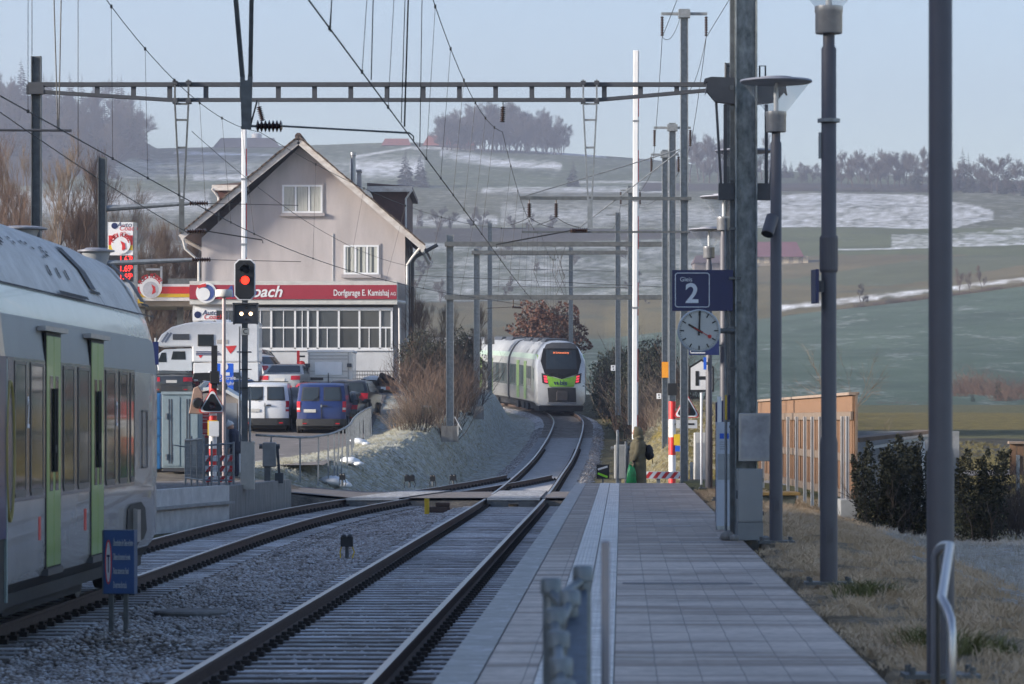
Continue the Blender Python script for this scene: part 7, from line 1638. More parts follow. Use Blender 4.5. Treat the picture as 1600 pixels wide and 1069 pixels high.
for i,(u,v,Y,sx,lab) in enumerate(((519,722,101.5,.42,'largest heap of old snow under the railing'),(546,704,106,.32,'middle heap of old snow by the railing posts'),(560,690,113,.28,'farthest small heap of old snow near the railing end'))):
    rr = random.Random(i); mb = MB(); mb.ball((0,0,0),(sx,sx*.8,sx*.38),14,8); mb.v = [(x*(1+rr.uniform(-.12,.12))+ (.35*sx if z<0 else 0),y,z*(1+rr.uniform(-.25,.2))) for x,y,z in mb.v]; mb.ball((sx*.9,-.2,-sx*.25),(sx*.5,sx*.3,sx*.2),9,6)
    o = mb.build('snow_heap',m_snow,None,smooth='all'); p = P(u,v,Y); o.location = (p.x,p.y,max(h(p.x,p.y),0)+.12); tag(o,lab,'snow heap')
t = thing('compost_bin','dark green compost bin under the bare bushes beside the bank','bin',P(667,655,128)[:2]+(1.7,)); MB().box(-.18,.18,-.2,.2,0,.75).build('body',M('green plastic', (.02,.07,.06), .5),t,bevel=.03); MB().box(-.2,.2,-.22,.22,.752,.82).build('lid',M('frosty lid', (.2,.25,.28), .6,0,.1,5,0,.8),t)
t = thing('marker_sign','white pointed marker board low on the bank by the portal post','sign',P(716,640,121)[:2]+(1.75,)); MB().bar((-.12,0,.35),(.12,0,-.1),.07,.02).build('board',m_white,t); MB().tube([(0,.03,-.3),(0,.03,.3)],.02,6).build('post',m_galv,t)
# ---------------------------------------------------------------- people
m_skin = M('skin', (.48,.27,.20), .55, 0, .05)
def skinned(name, verts, edges, radii, mat, parent, sub=2):
    me = bpy.data.meshes.new(name); me.from_pydata(verts, edges, []); o = bpy.data.objects.new(name, me); COL.objects.link(o); o.parent = parent; me.materials.append(mat)
    sk = o.modifiers.new('skin','SKIN'); sk.use_smooth_shade = True
    for i,r in enumerate(radii): me.skin_vertices[0].data[i].radius = r if isinstance(r,tuple) else (r,r)
    me.skin_vertices[0].data[0].use_root = True
    sb = o.modifiers.new('sub','SUBSURF'); sb.levels = sub; sb.render_levels = sub; return o
def hand(parent, c, down=(0,0,-1), side=1, mat=None, nm='hand'):
    mb = MB(); c = Vector(c); d = Vector(down); mb.ball(tuple(c+d*.045),(.022,.042,.05),10,7)
    for k,l in enumerate((.062,.075,.078,.068)): y = -.03+.02*k; mb.tube([c+d*.075+Vector((0,y,0)),c+d*(.075+l*.5)+Vector((-.012*side,y,0)),c+d*(.075+l*.85)+Vector((-.035*side,y,0))],[.010,.009,.007],7)
    mb.tube([c+d*.03+Vector((0,-.04,0)),c+d*.06+Vector((-.01*side,-.065,0)),c+d*.095+Vector((-.02*side,-.06,0))],[.012,.010,.008],7)
    return mb.build(nm, mat or m_skin, parent, smooth='all')
def face(parent, c, r, yaw):
    """head with nose, eyes, mouth and ears; faces along local -x turned by yaw"""
    mb = MB(); mb.ball((0,0,0),(r*1.05,r*.86,r*1.25),16,12); mb.ball((-r*.28,0,-r*.75),(r*.62,r*.52,r*.5),12,8); mb.prism([(-r*1.0,.12*r),(-r*1.28,-.22*r),(-r*.98,-.3*r)],-r*.13,r*.13)
    for s in (-1,1): mb.ball((r*.1,s*r*.86,-r*.1),(r*.2,r*.08,r*.28),8,6)
    h_ = mb.build('head',m_skin,parent,smooth='all'); h_.location = c; h_.rotation_euler = (0,0,yaw)
    mb = MB(); [mb.ball((-r*.93,s*r*.34,r*.02),(r*.08,r*.12,r*.07),8,6) for s in (-1,1)]; mb.build('eyes',m_blackp,h_)
    mb = MB(); mb.ball((-r*.82,0,-r*.72),(r*.1,r*.26,r*.05),8,6); mb.build('mouth',M('lips', (.30,.12,.10), .5) if 'lips' not in bpy.data.materials else bpy.data.materials['lips'],h_); return h_
def olive_person():
    t = thing('person','person in a long olive hooded coat holding a green bag and wearing a backpack','person',P(997,750,85)[:2]+(.07,))
    coat = M('olive quilted coat', (.14,.122,.07), .8, 0, .2, 10, .4, bscale=25); dk = M('dark trousers', (.015,.016,.02), .8)
    V = [(0,0,.92),(0,0,1.18),(.0,0,1.40),(0,0,1.52),(-.02,0,1.6),(-.02,-.09,.9),(-.05,-.1,.5),(.0,-.1,.09),(-.09,-.1,.05),(-.02,.09,.9),(.05,.1,.5),(.09,.1,.09),(0,.1,.05),(.0,-.19,1.38),(-.03,-.25,1.14),(-.13,-.24,.90),(.0,.19,1.38),(.02,.25,1.12),(-.02,.26,.88)]
    E = [(0,1),(1,2),(2,3),(3,4),(0,5),(5,6),(6,7),(7,8),(0,9),(9,10),(10,11),(11,12),(2,13),(13,14),(14,15),(2,16),(16,17),(17,18)]
    RD = [.16,.15,.16,.06,.06,.09,.07,.05,.045,.09,.07,.05,.045,.07,.055,.04,.07,.055,.04]
    skinned('body',V,E,RD,dk,t)
    rings = []; rr = random.Random(2)
    for z,rx,ry,ox in ((.20,.185,.25,.015),(.30,.19,.255,.015),(.5,.195,.26,.01),(.72,.20,.265,0),(.92,.205,.265,-.01),(1.08,.195,.25,-.01),(1.22,.20,.26,0),(1.34,.19,.27,0),(1.43,.15,.24,-.005),(1.49,.10,.14,-.01)):
        for dz,k in ((-.03,1),( .0,.955),(.03,1)): rings.append([(ox+rx*k*math.cos(a)*(1+.03*math.sin(3*a)),ry*k*math.sin(a),z+dz) for a in np.linspace(0,2*math.pi,22,endpoint=False)])
    c = MB().loft(rings).build('coat',coat,t,smooth='all')
    skinned('sleeve',[(0,-.20,1.38),(-.02,-.27,1.16),(-.12,-.26,.93)],[(0,1),(1,2)],[.085,.078,.062],coat,t); skinned('sleeve',[(0,.20,1.38),(.03,.27,1.14),(.0,.28,.92)],[(0,1),(1,2)],[.085,.078,.062],coat,t)
    hd = face(t,(-.045,0,1.62),.088,R(-14))
    mb = MB(); rings = []
    for k,(x,rx,rz) in enumerate(((-.11,.10,.125),(-.08,.125,.155),(.0,.135,.17),(.07,.11,.14),(.11,.05,.07))): rings.append([(x+.02*math.cos(a),rx*math.sin(a),1.635+rz*math.cos(a)-(.02*k)) for a in np.linspace(0,2*math.pi,18,endpoint=False)])
    mb.loft(rings,cap=False); mb.ball((.03,0,1.5),(.12,.15,.09),12,8); mb.build('hood',coat,t,smooth='all')
    hand(t,(-.13,-.26,.90)); hand(t,(.0,.28,.89))
    bag = thing('carrier_bag','crumpled green plastic carrier bag in the hand of the person in olive','bag',t.location+Vector((-.17,-.27,.12)))
    mb = MB(); rings = []; rr = random.Random(9)
    for z,a,b in ((.24,.09,.04),(.30,.135,.055),(.5,.115,.06),(.62,.09,.045),(.72,.045,.02)): rings.append([(a*math.cos(q)*(1+rr.uniform(-.1,.1)),b*math.sin(q)*(1+.35*math.sin(5*q+9*z)),z+.02*math.sin(3*q+z*20)) for q in np.linspace(0,2*math.pi,16,endpoint=False)])
    mb.loft(rings); mb.build('sack',M('green plastic bag', (.03,.30,.10), .35, 0, .35, 9),bag,smooth='all'); mb = MB(); [mb.tube([(-.07,y,.69),(-.01,y*.4,.80),(.06,y,.69)],.011,6) for y in (-.03,.03)]; mb.build('bag_handle',bpy.data.materials['green plastic bag'],bag)
    bp = thing('backpack','small black backpack on the back of the person in the olive coat','backpack',t.location+Vector((.26,0,1.14)))
    mb = MB(); mb.ball((0,0,0),(.11,.14,.19),14,10); mb.ball((.06,0,-.07),(.07,.1,.09),10,8); mb.build('pack',m_black,bp,smooth='all'); mb = MB(); [mb.tube([(-.05,s*.1,.16),(-.22,s*.13,.30),(-.28,s*.12,.1)],.014,6) for s in (-1,1)]; mb.tube([(.07,0,-.1),(.1,.02,-.28)],.01,5); mb.build('strap',m_black,bp)
olive_person()
def bent_person():
    t = thing('person','stooping person in a white knitted hat and dark navy jacket behind the mesh fence','person',P(369,740,96)[:2]+(.42,))
    nv = M('navy jacket', (.025,.03,.055), .7, 0, .2, 12, .3)
    V = [(0,0,.82),(-.02,0,1.05),(-.07,0,1.24),(-.13,0,1.33),(0,-.09,.8),(.02,-.1,.45),(.05,-.1,.08),(-.05,-.1,.04),(0,.09,.8),(-.03,.1,.45),(.0,.1,.08),(-.1,.1,.04),(-.05,-.19,1.22),(-.04,-.24,.98),(-.16,-.2,.82),(-.05,.19,1.22),(-.04,.24,.98),(-.16,.2,.82)]
    E = [(0,1),(1,2),(2,3),(0,4),(4,5),(5,6),(6,7),(0,8),(8,9),(9,10),(10,11),(2,12),(12,13),(13,14),(2,15),(15,16),(16,17)]
    skinned('body',V,E,[.15,.16,.16,.07,.09,.075,.05,.045,.09,.075,.05,.045,.08,.07,.045,.08,.07,.045],nv,t)
    mb = MB(); rings = [[(ox+rx*math.cos(a),ry*math.sin(a),z) for a in np.linspace(0,2*math.pi,20,endpoint=False)] for z,rx,ry,ox in ((.66,.17,.23,.0),(.8,.18,.24,-.0),(1.0,.185,.245,-.01),(1.15,.18,.25,-.03),(1.27,.14,.22,-.06),(1.33,.09,.13,-.09))]; mb.loft(rings).build('jacket',nv,t,smooth='all')
    hd = face(t,(-.155,0,1.40),.088,R(-10)); hd.rotation_euler = (0,R(-28),R(-10))
    mb = MB(); mb.ball((.01,0,.05),(.105,.095,.11),16,10); mb.v = [(x,y,max(z,.02)) for x,y,z in mb.v]; mb.lathe((.01,0,.01),[(.106,0),(.112,.01),(.11,.035),(.1,.04)],18); mb.ball((.02,0,.165),.03,8,6); mb.build('knitted_hat',M('white knit', (.60,.61,.62), .9, 0, .12, 40, .5),hd,smooth='all')
    hand(t,(-.17,-.2,.80)); hand(t,(-.17,.2,.80))
bent_person()

# ---------------------------------------------------------------- unseen building left of the view, added only to shade the platforms
def shade_building():
    t = thing('shade_building','added building beside the left platform, out of view, put there to shade the tracks','building',(-19.4,56,.4))
    MB().box(-5,5,-8.5,26,0,4.7).build('wall',M('cream render', (.55,.51,.44), .9),t); MB().box(-5,5,-56,-8.6,0,9.3).build('wall',bpy.data.materials['cream render'],t)
    mb = MB(); mb.prism([(-6,4.8),(6,4.8),(6,5.05),(0,8.0),(-6,5.05)],-8.3,27); mb.build('roof',m_tile,t); MB().prism([(-6,9.4),(6,9.4),(6,9.65),(0,12.6),(-6,9.65)],-57,-7.6).build('roof',m_tile,t)
    for i in range(9): w = MB().box(5.0,5.06,-31+i*6.2,-29.2+i*6.2,1.0,2.7).build('window',m_white,t); MB().box(5.065,5.075,-30.85+i*6.2,-29.35+i*6.2,1.15,2.55).build('pane',m_wind,w)
shade_building()
# ================================================================ VEGETATION
m_bark = M('brown grey bark', (.075,.055,.045), .9, 0, .3, 6, .2); m_twig = M('reddish brown twigs', (.10,.066,.05), .9, 0, .25, 3); m_twigl = M('pale tan twigs', (.15,.115,.085), .9, 0, .25, 3); m_twigd = M('dark twigs', (.05,.04,.035), .9, 0, .25, 3)
m_twigb = M('dull brown twigs', (.085,.062,.05), .9, 0, .25, 3)
m_twigf = M('grey brown far twigs', (.062,.054,.047), .95, 0, .25, .5)
m_needle = M('dark spruce needles', (.022,.034,.024), .9, 0, .4, .8); m_ever = M('dark evergreen leaves', (.016,.024,.012), .8, 0, .45, 2.5); m_ivy = M('ivy leaves', (.022,.026,.015), .7, 0, .5, 2.5)
m_beech = M('dry beech leaves', (.085,.036,.022), .85, 0, .5, 3); m_straw = M('dry straw grass', (.62,.47,.31), .95, 0, .35, 1.2, col2=(.42,.31,.20)); m_gr = M('green grass tuft', (.12,.12,.04), .95, 0, .3, 2)
def tree_mesh(name, seed, H=10, depth=5, spread=.55, trunk=.16, upright=.25, kids_n=(3,4), twigs=5, mats=None, first=.28, twig_len=.5, thick=1):
    rr = random.Random(seed); tr = MB(); cr = MB()
    def tw(mb, p, d, L, r, n=3):
        q = p+d*L*.5+Vector((rr.uniform(-1,1),rr.uniform(-1,1),rr.uniform(-.5,1)))*L*.07; e = q+(d+Vector((rr.uniform(-.3,.3),rr.uniform(-.3,.3),.12))).normalized()*L*.5
        r2 = r*thick if r < .04 else r; mb.tube([p,q,e],[r2,r2*.8,r2*.55],n,cap=False); return q,e
    def grow(p, d, L, r, k):
        q,e = tw(tr if k == 0 else cr, p, d, L, r, 6 if k == 0 else 4 if k < 3 else 3)
        if k >= depth: return
        n = rr.randint(*kids_n) + (twigs if k == depth-1 else 0)
        for i in range(n):
            f = rr.uniform(.35,1) if k else lerp(first,1,i/max(1,n-1)); b = p.lerp(q,f*2) if f < .5 else q.lerp(e,f*2-1)
            a = rr.uniform(0,6.28); sp = spread*rr.uniform(.6,1.3)
            x = d.orthogonal().normalized(); y = d.cross(x); nd = (d*math.cos(sp)+(x*math.cos(a)+y*math.sin(a))*math.sin(sp)+Vector((0,0,upright*rr.uniform(.3,1)))).normalized()
            grow(b, nd, L*rr.uniform(.45,.72)*(twig_len/.5 if k==depth-1 else 1), r*rr.uniform(.42,.6), k+1)
        if k: grow(e, (d+Vector((0,0,.15))).normalized(), L*.6, r*.5, k+1)
    if not isinstance(trunk, list): grow(Vector((0,0,-.3)), Vector((rr.uniform(-.06,.06),rr.uniform(-.06,.06),1)).normalized(), H*.62, trunk, 0)
    def mk(mb, nm, m):
        me = bpy.data.meshes.new(nm); me.from_pydata(mb.v, [], mb.f); me.materials.append(m); return me
    mats = mats or (m_bark, m_twig); k = 10.5/max(v[2] for v in cr.v)
    for b in (tr,cr): b.v = [(x*k,y*k,z*k) for x,y,z in b.v]
    return [('trunk',mk(tr,name+'_trunk',mats[0])),('crown',mk(cr,name+'_crown',mats[1]))]
def bush_mesh(name, seed, n=90, H=3.0, W_=1.4, r=.012, m=None, sub=3):
    """many crooked stems leaning apart, each forking into finer and finer twigs"""
    rr = random.Random(seed); mb = MB()
    def grow(p, d, L, r, k):
        pts = [p]; q = p; dd = d
        for j in range(3):
            dd = (dd+Vector((rr.uniform(-.28,.28),rr.uniform(-.28,.28),rr.uniform(-.08,.16)))).normalized(); q = q+dd*(L/3); pts.append(q)
        mb.tube(pts,[r,r*.85,r*.65,r*.4],3,cap=False)
        if k < 2:
            for i in range(rr.randint(2,4) if k == 0 else rr.randint(2,3)):
                f = rr.uniform(.25,.98)*3; j = min(2,int(f)); b = pts[j].lerp(pts[j+1],f-j); a = rr.uniform(0,6.28); s = rr.uniform(.35,.95)
                grow(b,(dd*math.cos(s)+Vector((math.cos(a),math.sin(a),rr.uniform(-.1,.5)))*math.sin(s)).normalized(),L*rr.uniform(.35,.6),r*.55,k+1)
    for i in range(int(n*.62)):
        a = rr.uniform(0,6.28); q = rr.random()**.5; p = Vector((W_*.42*q*math.cos(a),W_*.42*q*math.sin(a),-.1)); lean = q*rr.uniform(.15,.75)
        grow(p, Vector((math.cos(a)*lean,math.sin(a)*lean,1)).normalized(), H*rr.uniform(.35,.95)*(1-.25*q), r*1.3, 0)
    me = bpy.data.meshes.new(name); k = H/max(v[2] for v in mb.v); me.from_pydata([(x,y,z*k) for x,y,z in mb.v],[],mb.f); me.materials.append(m or m_twig); return [('branches',me)]
def leaf_mesh(name, seed, n, shape, size, m, up=.0, stems=None, stretch=1.0):
    """leaf clumps through a volume; shape() gives a random point inside"""
    rs = random.Random(seed); vs = []; fs = []
    for i in range(n):
        p = shape(rs); d = Vector((rs.gauss(0,1),rs.gauss(0,1),rs.gauss(0,1)+up)).normalized(); x = d.orthogonal().normalized(); a = rs.uniform(0,6.28); y = d.cross(x); u = x*math.cos(a)+y*math.sin(a); w = d.cross(u); s = size*rs.uniform(.5,1.3)
        o = len(vs); vs += [tuple(p-u*s*.5),tuple(p+w*s*.3*stretch),tuple(p+u*s*.5),tuple(p-w*s*.3)]; fs.append((o,o+1,o+2,o+3))
    me = bpy.data.meshes.new(name); me.from_pydata(vs,[],fs); me.materials.append(m); return me
def conifer_mesh(name, seed, H=20, Wd=3.6):
    rr = random.Random(seed); mb = MB(); tr = MB(); tr.tube([(0,0,-.5),(0,0,H)],[H*.012,.03],6)
    n = 26
    for i in range(n):
        f = i/(n-1); z = lerp(H*.07,H*.985,f); L0 = Wd*(1-f)**.85+.12; k = int(lerp(11,5,f))
        for j in range(k):
            a = rr.uniform(0,6.28); L = L0*rr.uniform(.6,1.12); c,s = math.cos(a),math.sin(a); dz = -L*rr.uniform(.18,.42); w = L*rr.uniform(.20,.32)
            p = Vector((0,0,z)); t = Vector((c*L,s*L,z+dz)); sd = Vector((-s,c,0)); mdp = p.lerp(t,.55)+Vector((0,0,L*.06))
            o = len(mb.v); mb.v += [tuple(p),tuple(mdp+sd*w),tuple(t),tuple(mdp-sd*w),tuple(mdp-Vector((0,0,w*.9)))]; mb.f += [(o,o+1,o+2),(o,o+2,o+3),(o,o+4,o+2)]; mb.m += [0]*3
            for g in range(3):
                q = p.lerp(t,rr.uniform(.4,1)); o = len(mb.v); sd2 = (sd*rr.choice((-1,1))+Vector((c,s,-.4))*.7).normalized()*w*rr.uniform(.7,1.2); mb.v += [tuple(q),tuple(q+sd2),tuple(q+sd2*.45+Vector((0,0,-w*.5)))]; mb.f.append((o,o+1,o+2)); mb.m.append(0)
    out = []
    for b,nm,m in ((tr,'trunk',m_bark),(mb,'crown',m_needle)): me = bpy.data.meshes.new(name+'_'+nm); me.from_pydata(b.v,[],b.f); me.materials.append(m); out.append((nm,me))
    return out
def plant(parts, name, label, cat, loc, scale=1, rz=0, group=None, kidsparts=True):
    if kidsparts and len(parts) > 1:
        t = thing(name, label, cat, loc, rz, group); t.scale = (scale,)*3 if not isinstance(scale,tuple) else scale
        for nm,me in parts: o = bpy.data.objects.new(nm,me); COL.objects.link(o); o.parent = t
        return t
    o = bpy.data.objects.new(name, parts[-1][1]); COL.objects.link(o); o.location = loc; o.rotation_euler = (0,0,rz); o.scale = (scale,)*3 if not isinstance(scale,tuple) else scale; return tag(o,label,cat,group)
rv = random.Random(11)
BARE = [tree_mesh('bare_tree',s,10,5,.6,.17,.22,(3,4),3) for s in (1,2,3)]
BIRCH = [tree_mesh('slender_tree',s,10,5,.38,.12,.3,(4,5),4,(m_bark,m_twigl if s==6 else m_twig),.2) for s in (5,6,7)]
FARB = [tree_mesh('bare_tree',s,10,5,.55,.2,.16,(4,5),3,mats=(m_bark,m_twigf),first=.06,thick=1.8) for s in (21,22,23)]
CON = [conifer_mesh('conifer',s,20,Wd) for s,Wd in ((1,3.4),(2,4.2),(3,3.0))]
BUSH = [bush_mesh('bare_bush',s,80,3,1.5,.013,m) for s,m in ((1,m_twig),(2,m_twigl),(3,m_twigd),(4,m_twig))]
# bare trees behind the near train, upper left
for i,(u,vt,Y) in enumerate(((8,190,170),(85,175,190),(125,215,175),(40,260,145),(150,270,190),(105,300,150),(-30,190,150),(185,335,195),(165,310,185))):
    X = (u-800)/F*Y; zb = h_park(Y)*.8; zt = P(0,vt,Y).z; plant(BIRCH[i%3],'bare_tree','leafless slender tree with brown twigs behind the near train','tree',(X,Y,zb),(zt-zb)/10.5,i*1.3,'bare trees behind the near train')
for i,(u,vt,Y) in enumerate(((205,330,200),(222,350,205),(240,345,198),(258,335,207),(275,350,200),(290,370,204),(215,380,196),(248,385,196),(190,360,202),(304,350,206))):
    zb = 4.4; zt = P(0,vt,Y).z; plant(BIRCH[(i+1)%3],'bare_tree','reddish leafless thicket tree behind the fuel station canopy','tree',((u-800)/F*Y,Y,zb),(zt-zb)/10.5*1.04,i*2.1,'thicket trees behind the fuel station')
for i,(u,Y) in enumerate(((205,186),(228,187),(252,186),(272,188),(292,187),(216,184),(240,184),(262,185),(284,184),(300,189))): plant(BUSH[(0,2,3)[i%3]],'bare_bush','bare dark bush under the fuel station canopy','bush',((u-800)/F*Y,Y,4.2),1.0+.25*(i%3),i,'bushes by the fuel station')
# bank between house and track
for i,(u,vt,Y,k) in enumerate(((648,585,128,1),(660,560,127,3),(668,530,132,3),(682,520,136,0),(655,612,121,2),(700,510,140,2),(715,540,145,3),(690,560,126,2),(722,520,150,0),(735,525,155,2),(660,500,150,3),(640,520,158,0),(672,490,160,2),(622,625,128,1),(634,632,121,1),(640,600,140,3),(708,540,150,3),(725,560,146,2))):
    X = (u-800)/F*Y; zb = h(X,Y); zt = P(0,vt,Y).z; sc = max(.5,(zt-zb)/3.0); plant(BUSH[k],'bare_bush',['reddish','pale tan','dark','brown'][k]+' leafless bush on the bank between house and track','bush',(X,Y,zb-.05),(min(sc,1.0),min(sc,1.0),sc),i*1.7,'leafless bushes on the left bank')
for i,(u,vt,Y) in enumerate(((650,430,165),(690,455,168),(730,470,170))): X = (u-800)/F*Y; zb = h(X,Y); plant(BIRCH[i],'bare_tree','small leafless tree rising from the bushes right of the house','tree',(X,Y,zb),(P(0,vt,Y).z-zb)/10.5,i,'small trees right of the house')
# evergreen hedge masses
def ell(rx,ry,rz,hollow=.55):
    def f(rs):
        while True:
            p = Vector((rs.uniform(-1,1),rs.uniform(-1,1),rs.uniform(-1,1))); l = p.length
            if hollow < l < 1: q = 1+.22*math.sin(p.x*5+1)*math.sin(p.z*6)+.12*math.sin(p.x*13+p.z*11); return Vector((p.x*rx*q,p.y*ry*q,p.z*rz*q+rz))
    return f
IV = [[('stems',bush_mesh('ivy_stems',9,20,2,1.2,.02,m_twigd)[0][1]),('foliage',leaf_mesh('ivy_foliage',s,8000,ell(1.3,1.2,1.5,.35),.11,m_ivy))] for s in (1,2)]
EV = [[('stems',bush_mesh('shrub_stems',9,20,1.6,1.0,.018,m_twigd)[0][1]),('foliage',leaf_mesh('evergreen_foliage',s,8500,ell(1.3,1.2,1.5,.3),.11,m_ever))] for s in (3,4)]
for i,(u,v,Y,sx,sz,k) in enumerate(((716,640,172,.85,1.0,0),(700,650,162,.8,.9,1),(672,655,154,.8,.85,0),(726,610,184,.8,1.1,1),(655,650,160,.8,.9,1))): X=(u-800)/F*Y; plant(IV[k],'ivy_bush','dark ivy covered bush beside the far train, left of the track','bush',(X,Y,h(X,Y)-.1),(sx,sx,sz),i*2,'ivy bushes left of the far train')
for i,(u,v,Y,sx,sz,k) in enumerate(((970,650,186,1.25,1.3,0),(985,655,176,1.2,1.35,1),(1000,660,166,1.15,1.25,0),(1008,655,160,.8,1.0,1),(966,640,198,1.2,1.25,1),(1022,655,170,1.0,1.1,0))): X=(u-800)/F*Y; plant((EV if i%2==0 else IV)[k],'evergreen_hedge','dark evergreen hedge clump right of the far train','hedge',(X,Y,h(X,Y)-.25),(sx,sx,sz),i*2,'evergreen hedge right of the far train')
for i,(u,vt,Y,k) in enumerate(((966,520,190,1),(975,490,182,1),(1000,485,178,3),(1022,500,172,1),(1045,510,165,3),(985,545,165,0),(1000,540,158,1),(1012,560,152,2),(1035,560,150,1),(958,540,200,3),(1060,520,175,1),(1085,535,170,3),(1018,600,140,0),(1025,605,136,1),(1008,610,145,3),(1048,600,138,2))):
    X=(u-800)/F*Y; zb=h(X,Y); sc=max(.45,(P(0,vt,Y).z-zb)/3.0); plant(BUSH[k],'bare_bush',['reddish','pale tan','dark','brown'][k]+' leafless bush in the hedge right of the far train','bush',(X,Y,zb-.05),(min(sc,1.0),min(sc,1.0),sc),i*1.1,'leafless bushes right of the far train')
Y=236; p=P(858,560,Y); t=plant([('stems',bush_mesh('beech_stems',12,60,4,2.4,.03,m_twigd)[0][1]),('foliage',leaf_mesh('beech_foliage',5,9000,ell(2.2,2.0,1.9,.45),.20,m_beech))],'beech_bush','round copper brown beech bush above the far train','bush',(p.x,Y,P(0,562,Y).z-.5),1.16); 
for i,(u,Y) in enumerate(((835,240),(872,242))): p=P(u,560,Y); plant(BUSH[0],'bare_bush','reddish bare bush standing behind the round copper beech','bush',(p.x,Y,4.6),(1.2,1.2,1.45),i,'bushes behind the copper beech')
# dark shrubs at the right, sapling, bramble
def upright(W_,H):
    tips = [(random.Random(k*7+3).uniform(-1,1),random.Random(k*5+1).uniform(-1,1),random.Random(k*3+2).uniform(.7,1.05)) for k in range(26)]
    def f(rs):
        a,b,c = rs.choice(tips); z = rs.random()**.75; w = .32*(1-z)**.6+.03; q = rs.uniform(0,6.28); r = w*rs.random()**.5
        return Vector(((a*(.55+.45*z)+r*math.cos(q))*W_,(b*(.55+.45*z)+r*math.sin(q))*W_,z*c*H))
    return f
m_yew = M('dark yew sprays', (.009,.013,.006), .85, 0, .6, 3, col2=(.026,.027,.011))
for i,(u,Y,W_,H,lab,n) in enumerate(((1378,58.5,.52,1.62,'left wide dark evergreen shrub beside the board fence',11000),(1425,59.5,.55,1.72,'dark evergreen shrub left of the nearest lamp post',11000),(1530,58.0,.50,1.50,'separate dark evergreen shrub right of the nearest lamp post',9000))):
    t = plant([('stems',bush_mesh('yew_stems',20+i,26,H*.8,W_*1.2,.012,m_twigd)[0][1]),('foliage',leaf_mesh('yew_foliage',30+i,n,upright(W_,H),.062,m_yew,1.2,stretch=.6))],'evergreen_shrub',lab,'shrub',((u-800)/F*Y,Y,-.02))
for i,(u,Y) in enumerate(((1585,62),(1600,60),(1572,64),(1620,63))): plant(BUSH[2],'bramble','dark leafless bramble at the right edge by the short fence','bush',((u-800)/F*Y,Y,-.05),(.55,.55,.5),i,'brambles at the right edge')
sap = tree_mesh('sapling',41,10,4,.75,.10,.1,(3,4),2,(m_twigl,m_twigl),.15); plant(sap,'sapling','bare tan sapling sticking up behind the board fence','tree',(P(1325,700,84).x,84,.2),.36,.5)
# ---------------------------------------------------------------- hillside trees
def H_(u,v,dz=-.5): q = hill_at(u,v); q.z += dz; return q
def far_tree(parts,kind,label,u,v,px,group,full=10.5,wide=1.0):
    q = H_(u,v); s = px*q.y/F/full; return plant(parts,kind,label,'tree',q,(s*wide,s*wide,s),rv.uniform(0,6),group)
for u in range(686,884,8):
    v = interp(u,[680,780,890],[231,233,239]); px = interp(u,[680,700,740,800,850,888],[35,60,76,80,72,40])*rv.uniform(.85,1.08)
    far_tree(FARB[rv.randint(0,2)],'bare_tree','leafless tree in the round copse on the ridge',u+rv.uniform(-3,3),v,px,'copse trees on the ridge',wide=1.25)
for u in range(694,878,7): far_tree(FARB[rv.randint(0,2)],'bare_tree','leafless tree in the round copse on the ridge',u+rv.uniform(-3,3),interp(u,[680,780,890],[234,237,243]),60*rv.uniform(.85,1.08),'copse trees on the ridge',wide=1.25)
for i in range(120):
    u = rv.uniform(-140,225); vb = interp(u,[-140,60,170,240],[165,178,205,240])+rv.uniform(-12,75)*(1 if u<190 else .3)
    con = rv.random() < .62; px = rv.uniform(66,98) if con else rv.uniform(66,90)
    far_tree(CON[rv.randint(0,2)] if con else FARB[rv.randint(0,2)],'conifer' if con else 'bare_tree','dark spruce in the hazy forest on the upper left ridge' if con else 'leafless tree in the hazy forest on the upper left ridge',u,vb,px,'forest trees on the left ridge',21 if con else 10.5,1.1)
for u,v,px,lab in ((634,290,62,'left spruce of the pair on the frosty slope above the dormer'),(657,291,56,'right spruce of the pair on the frosty slope above the dormer'),(895,292,46,'single spruce on the slope left of the right V hanger')): far_tree(CON[1],'conifer',lab,u,v,px,None,20,1.35)
for i,u in enumerate((652,684,706,735,752,800,830,862)): far_tree(FARB[i%3],'bare_tree','small leafless tree in the row on the snowy mid slope',u,361+rv.uniform(-2,2),rv.uniform(34,48) if u<760 else 30,'row of trees on the mid slope',wide=1.15)
for i,u in enumerate((1078,1092,1108,1122,1140,1158,1170,1100,1130,1190)): far_tree(FARB[i%3],'bare_tree','tall leafless tree on the ridge behind the line masts',u,284+rv.uniform(-3,3),rv.uniform(68,86),'ridge trees behind the line masts',wide=1.1)
for u,px in ((1176,38),(1208,46),(1226,38),(1236,30)): far_tree(CON[0],'conifer','small spruce on the ridge right of the steel mast',u,278,px,'spruces on the ridge right of the mast',20,1.3)
for u in range(1252,1640,9): 
    con = rv.random() < (.25 if u > 1330 else .1); v = interp(u,[1250,1640],[284,306])+rv.uniform(-3,3); px = interp(u,[1250,1290,1330,1480,1640],[34,38,58,64,62])*rv.uniform(.75,1.1)
    far_tree(CON[rv.randint(0,2)] if con else FARB[rv.randint(0,2)],'conifer' if con else 'bare_tree','spruce in the tree belt on the right ridge' if con else 'leafless tree in the tree belt on the right ridge',u,v,px,'tree belt on the right ridge',20 if con else 10.5,1.2)
for u in range(1480,1625,9): far_tree(BUSH[(0,3,1)[u%3]],'bare_bush','reddish leafless bush at the foot of the green slope on the right',u,628-rv.uniform(0,16),interp(u,[1480,1510,1560,1625],[40,80,60,62])*rv.uniform(.7,1),'bushes at the foot of the right slope',3.3,1.3)
for u in range(1380,1480,22): far_tree(BUSH[0],'bare_bush','low leafless bush along the foot of the green slope',u,631,rv.uniform(14,24),'low bushes along the slope foot',3.3,1.5)
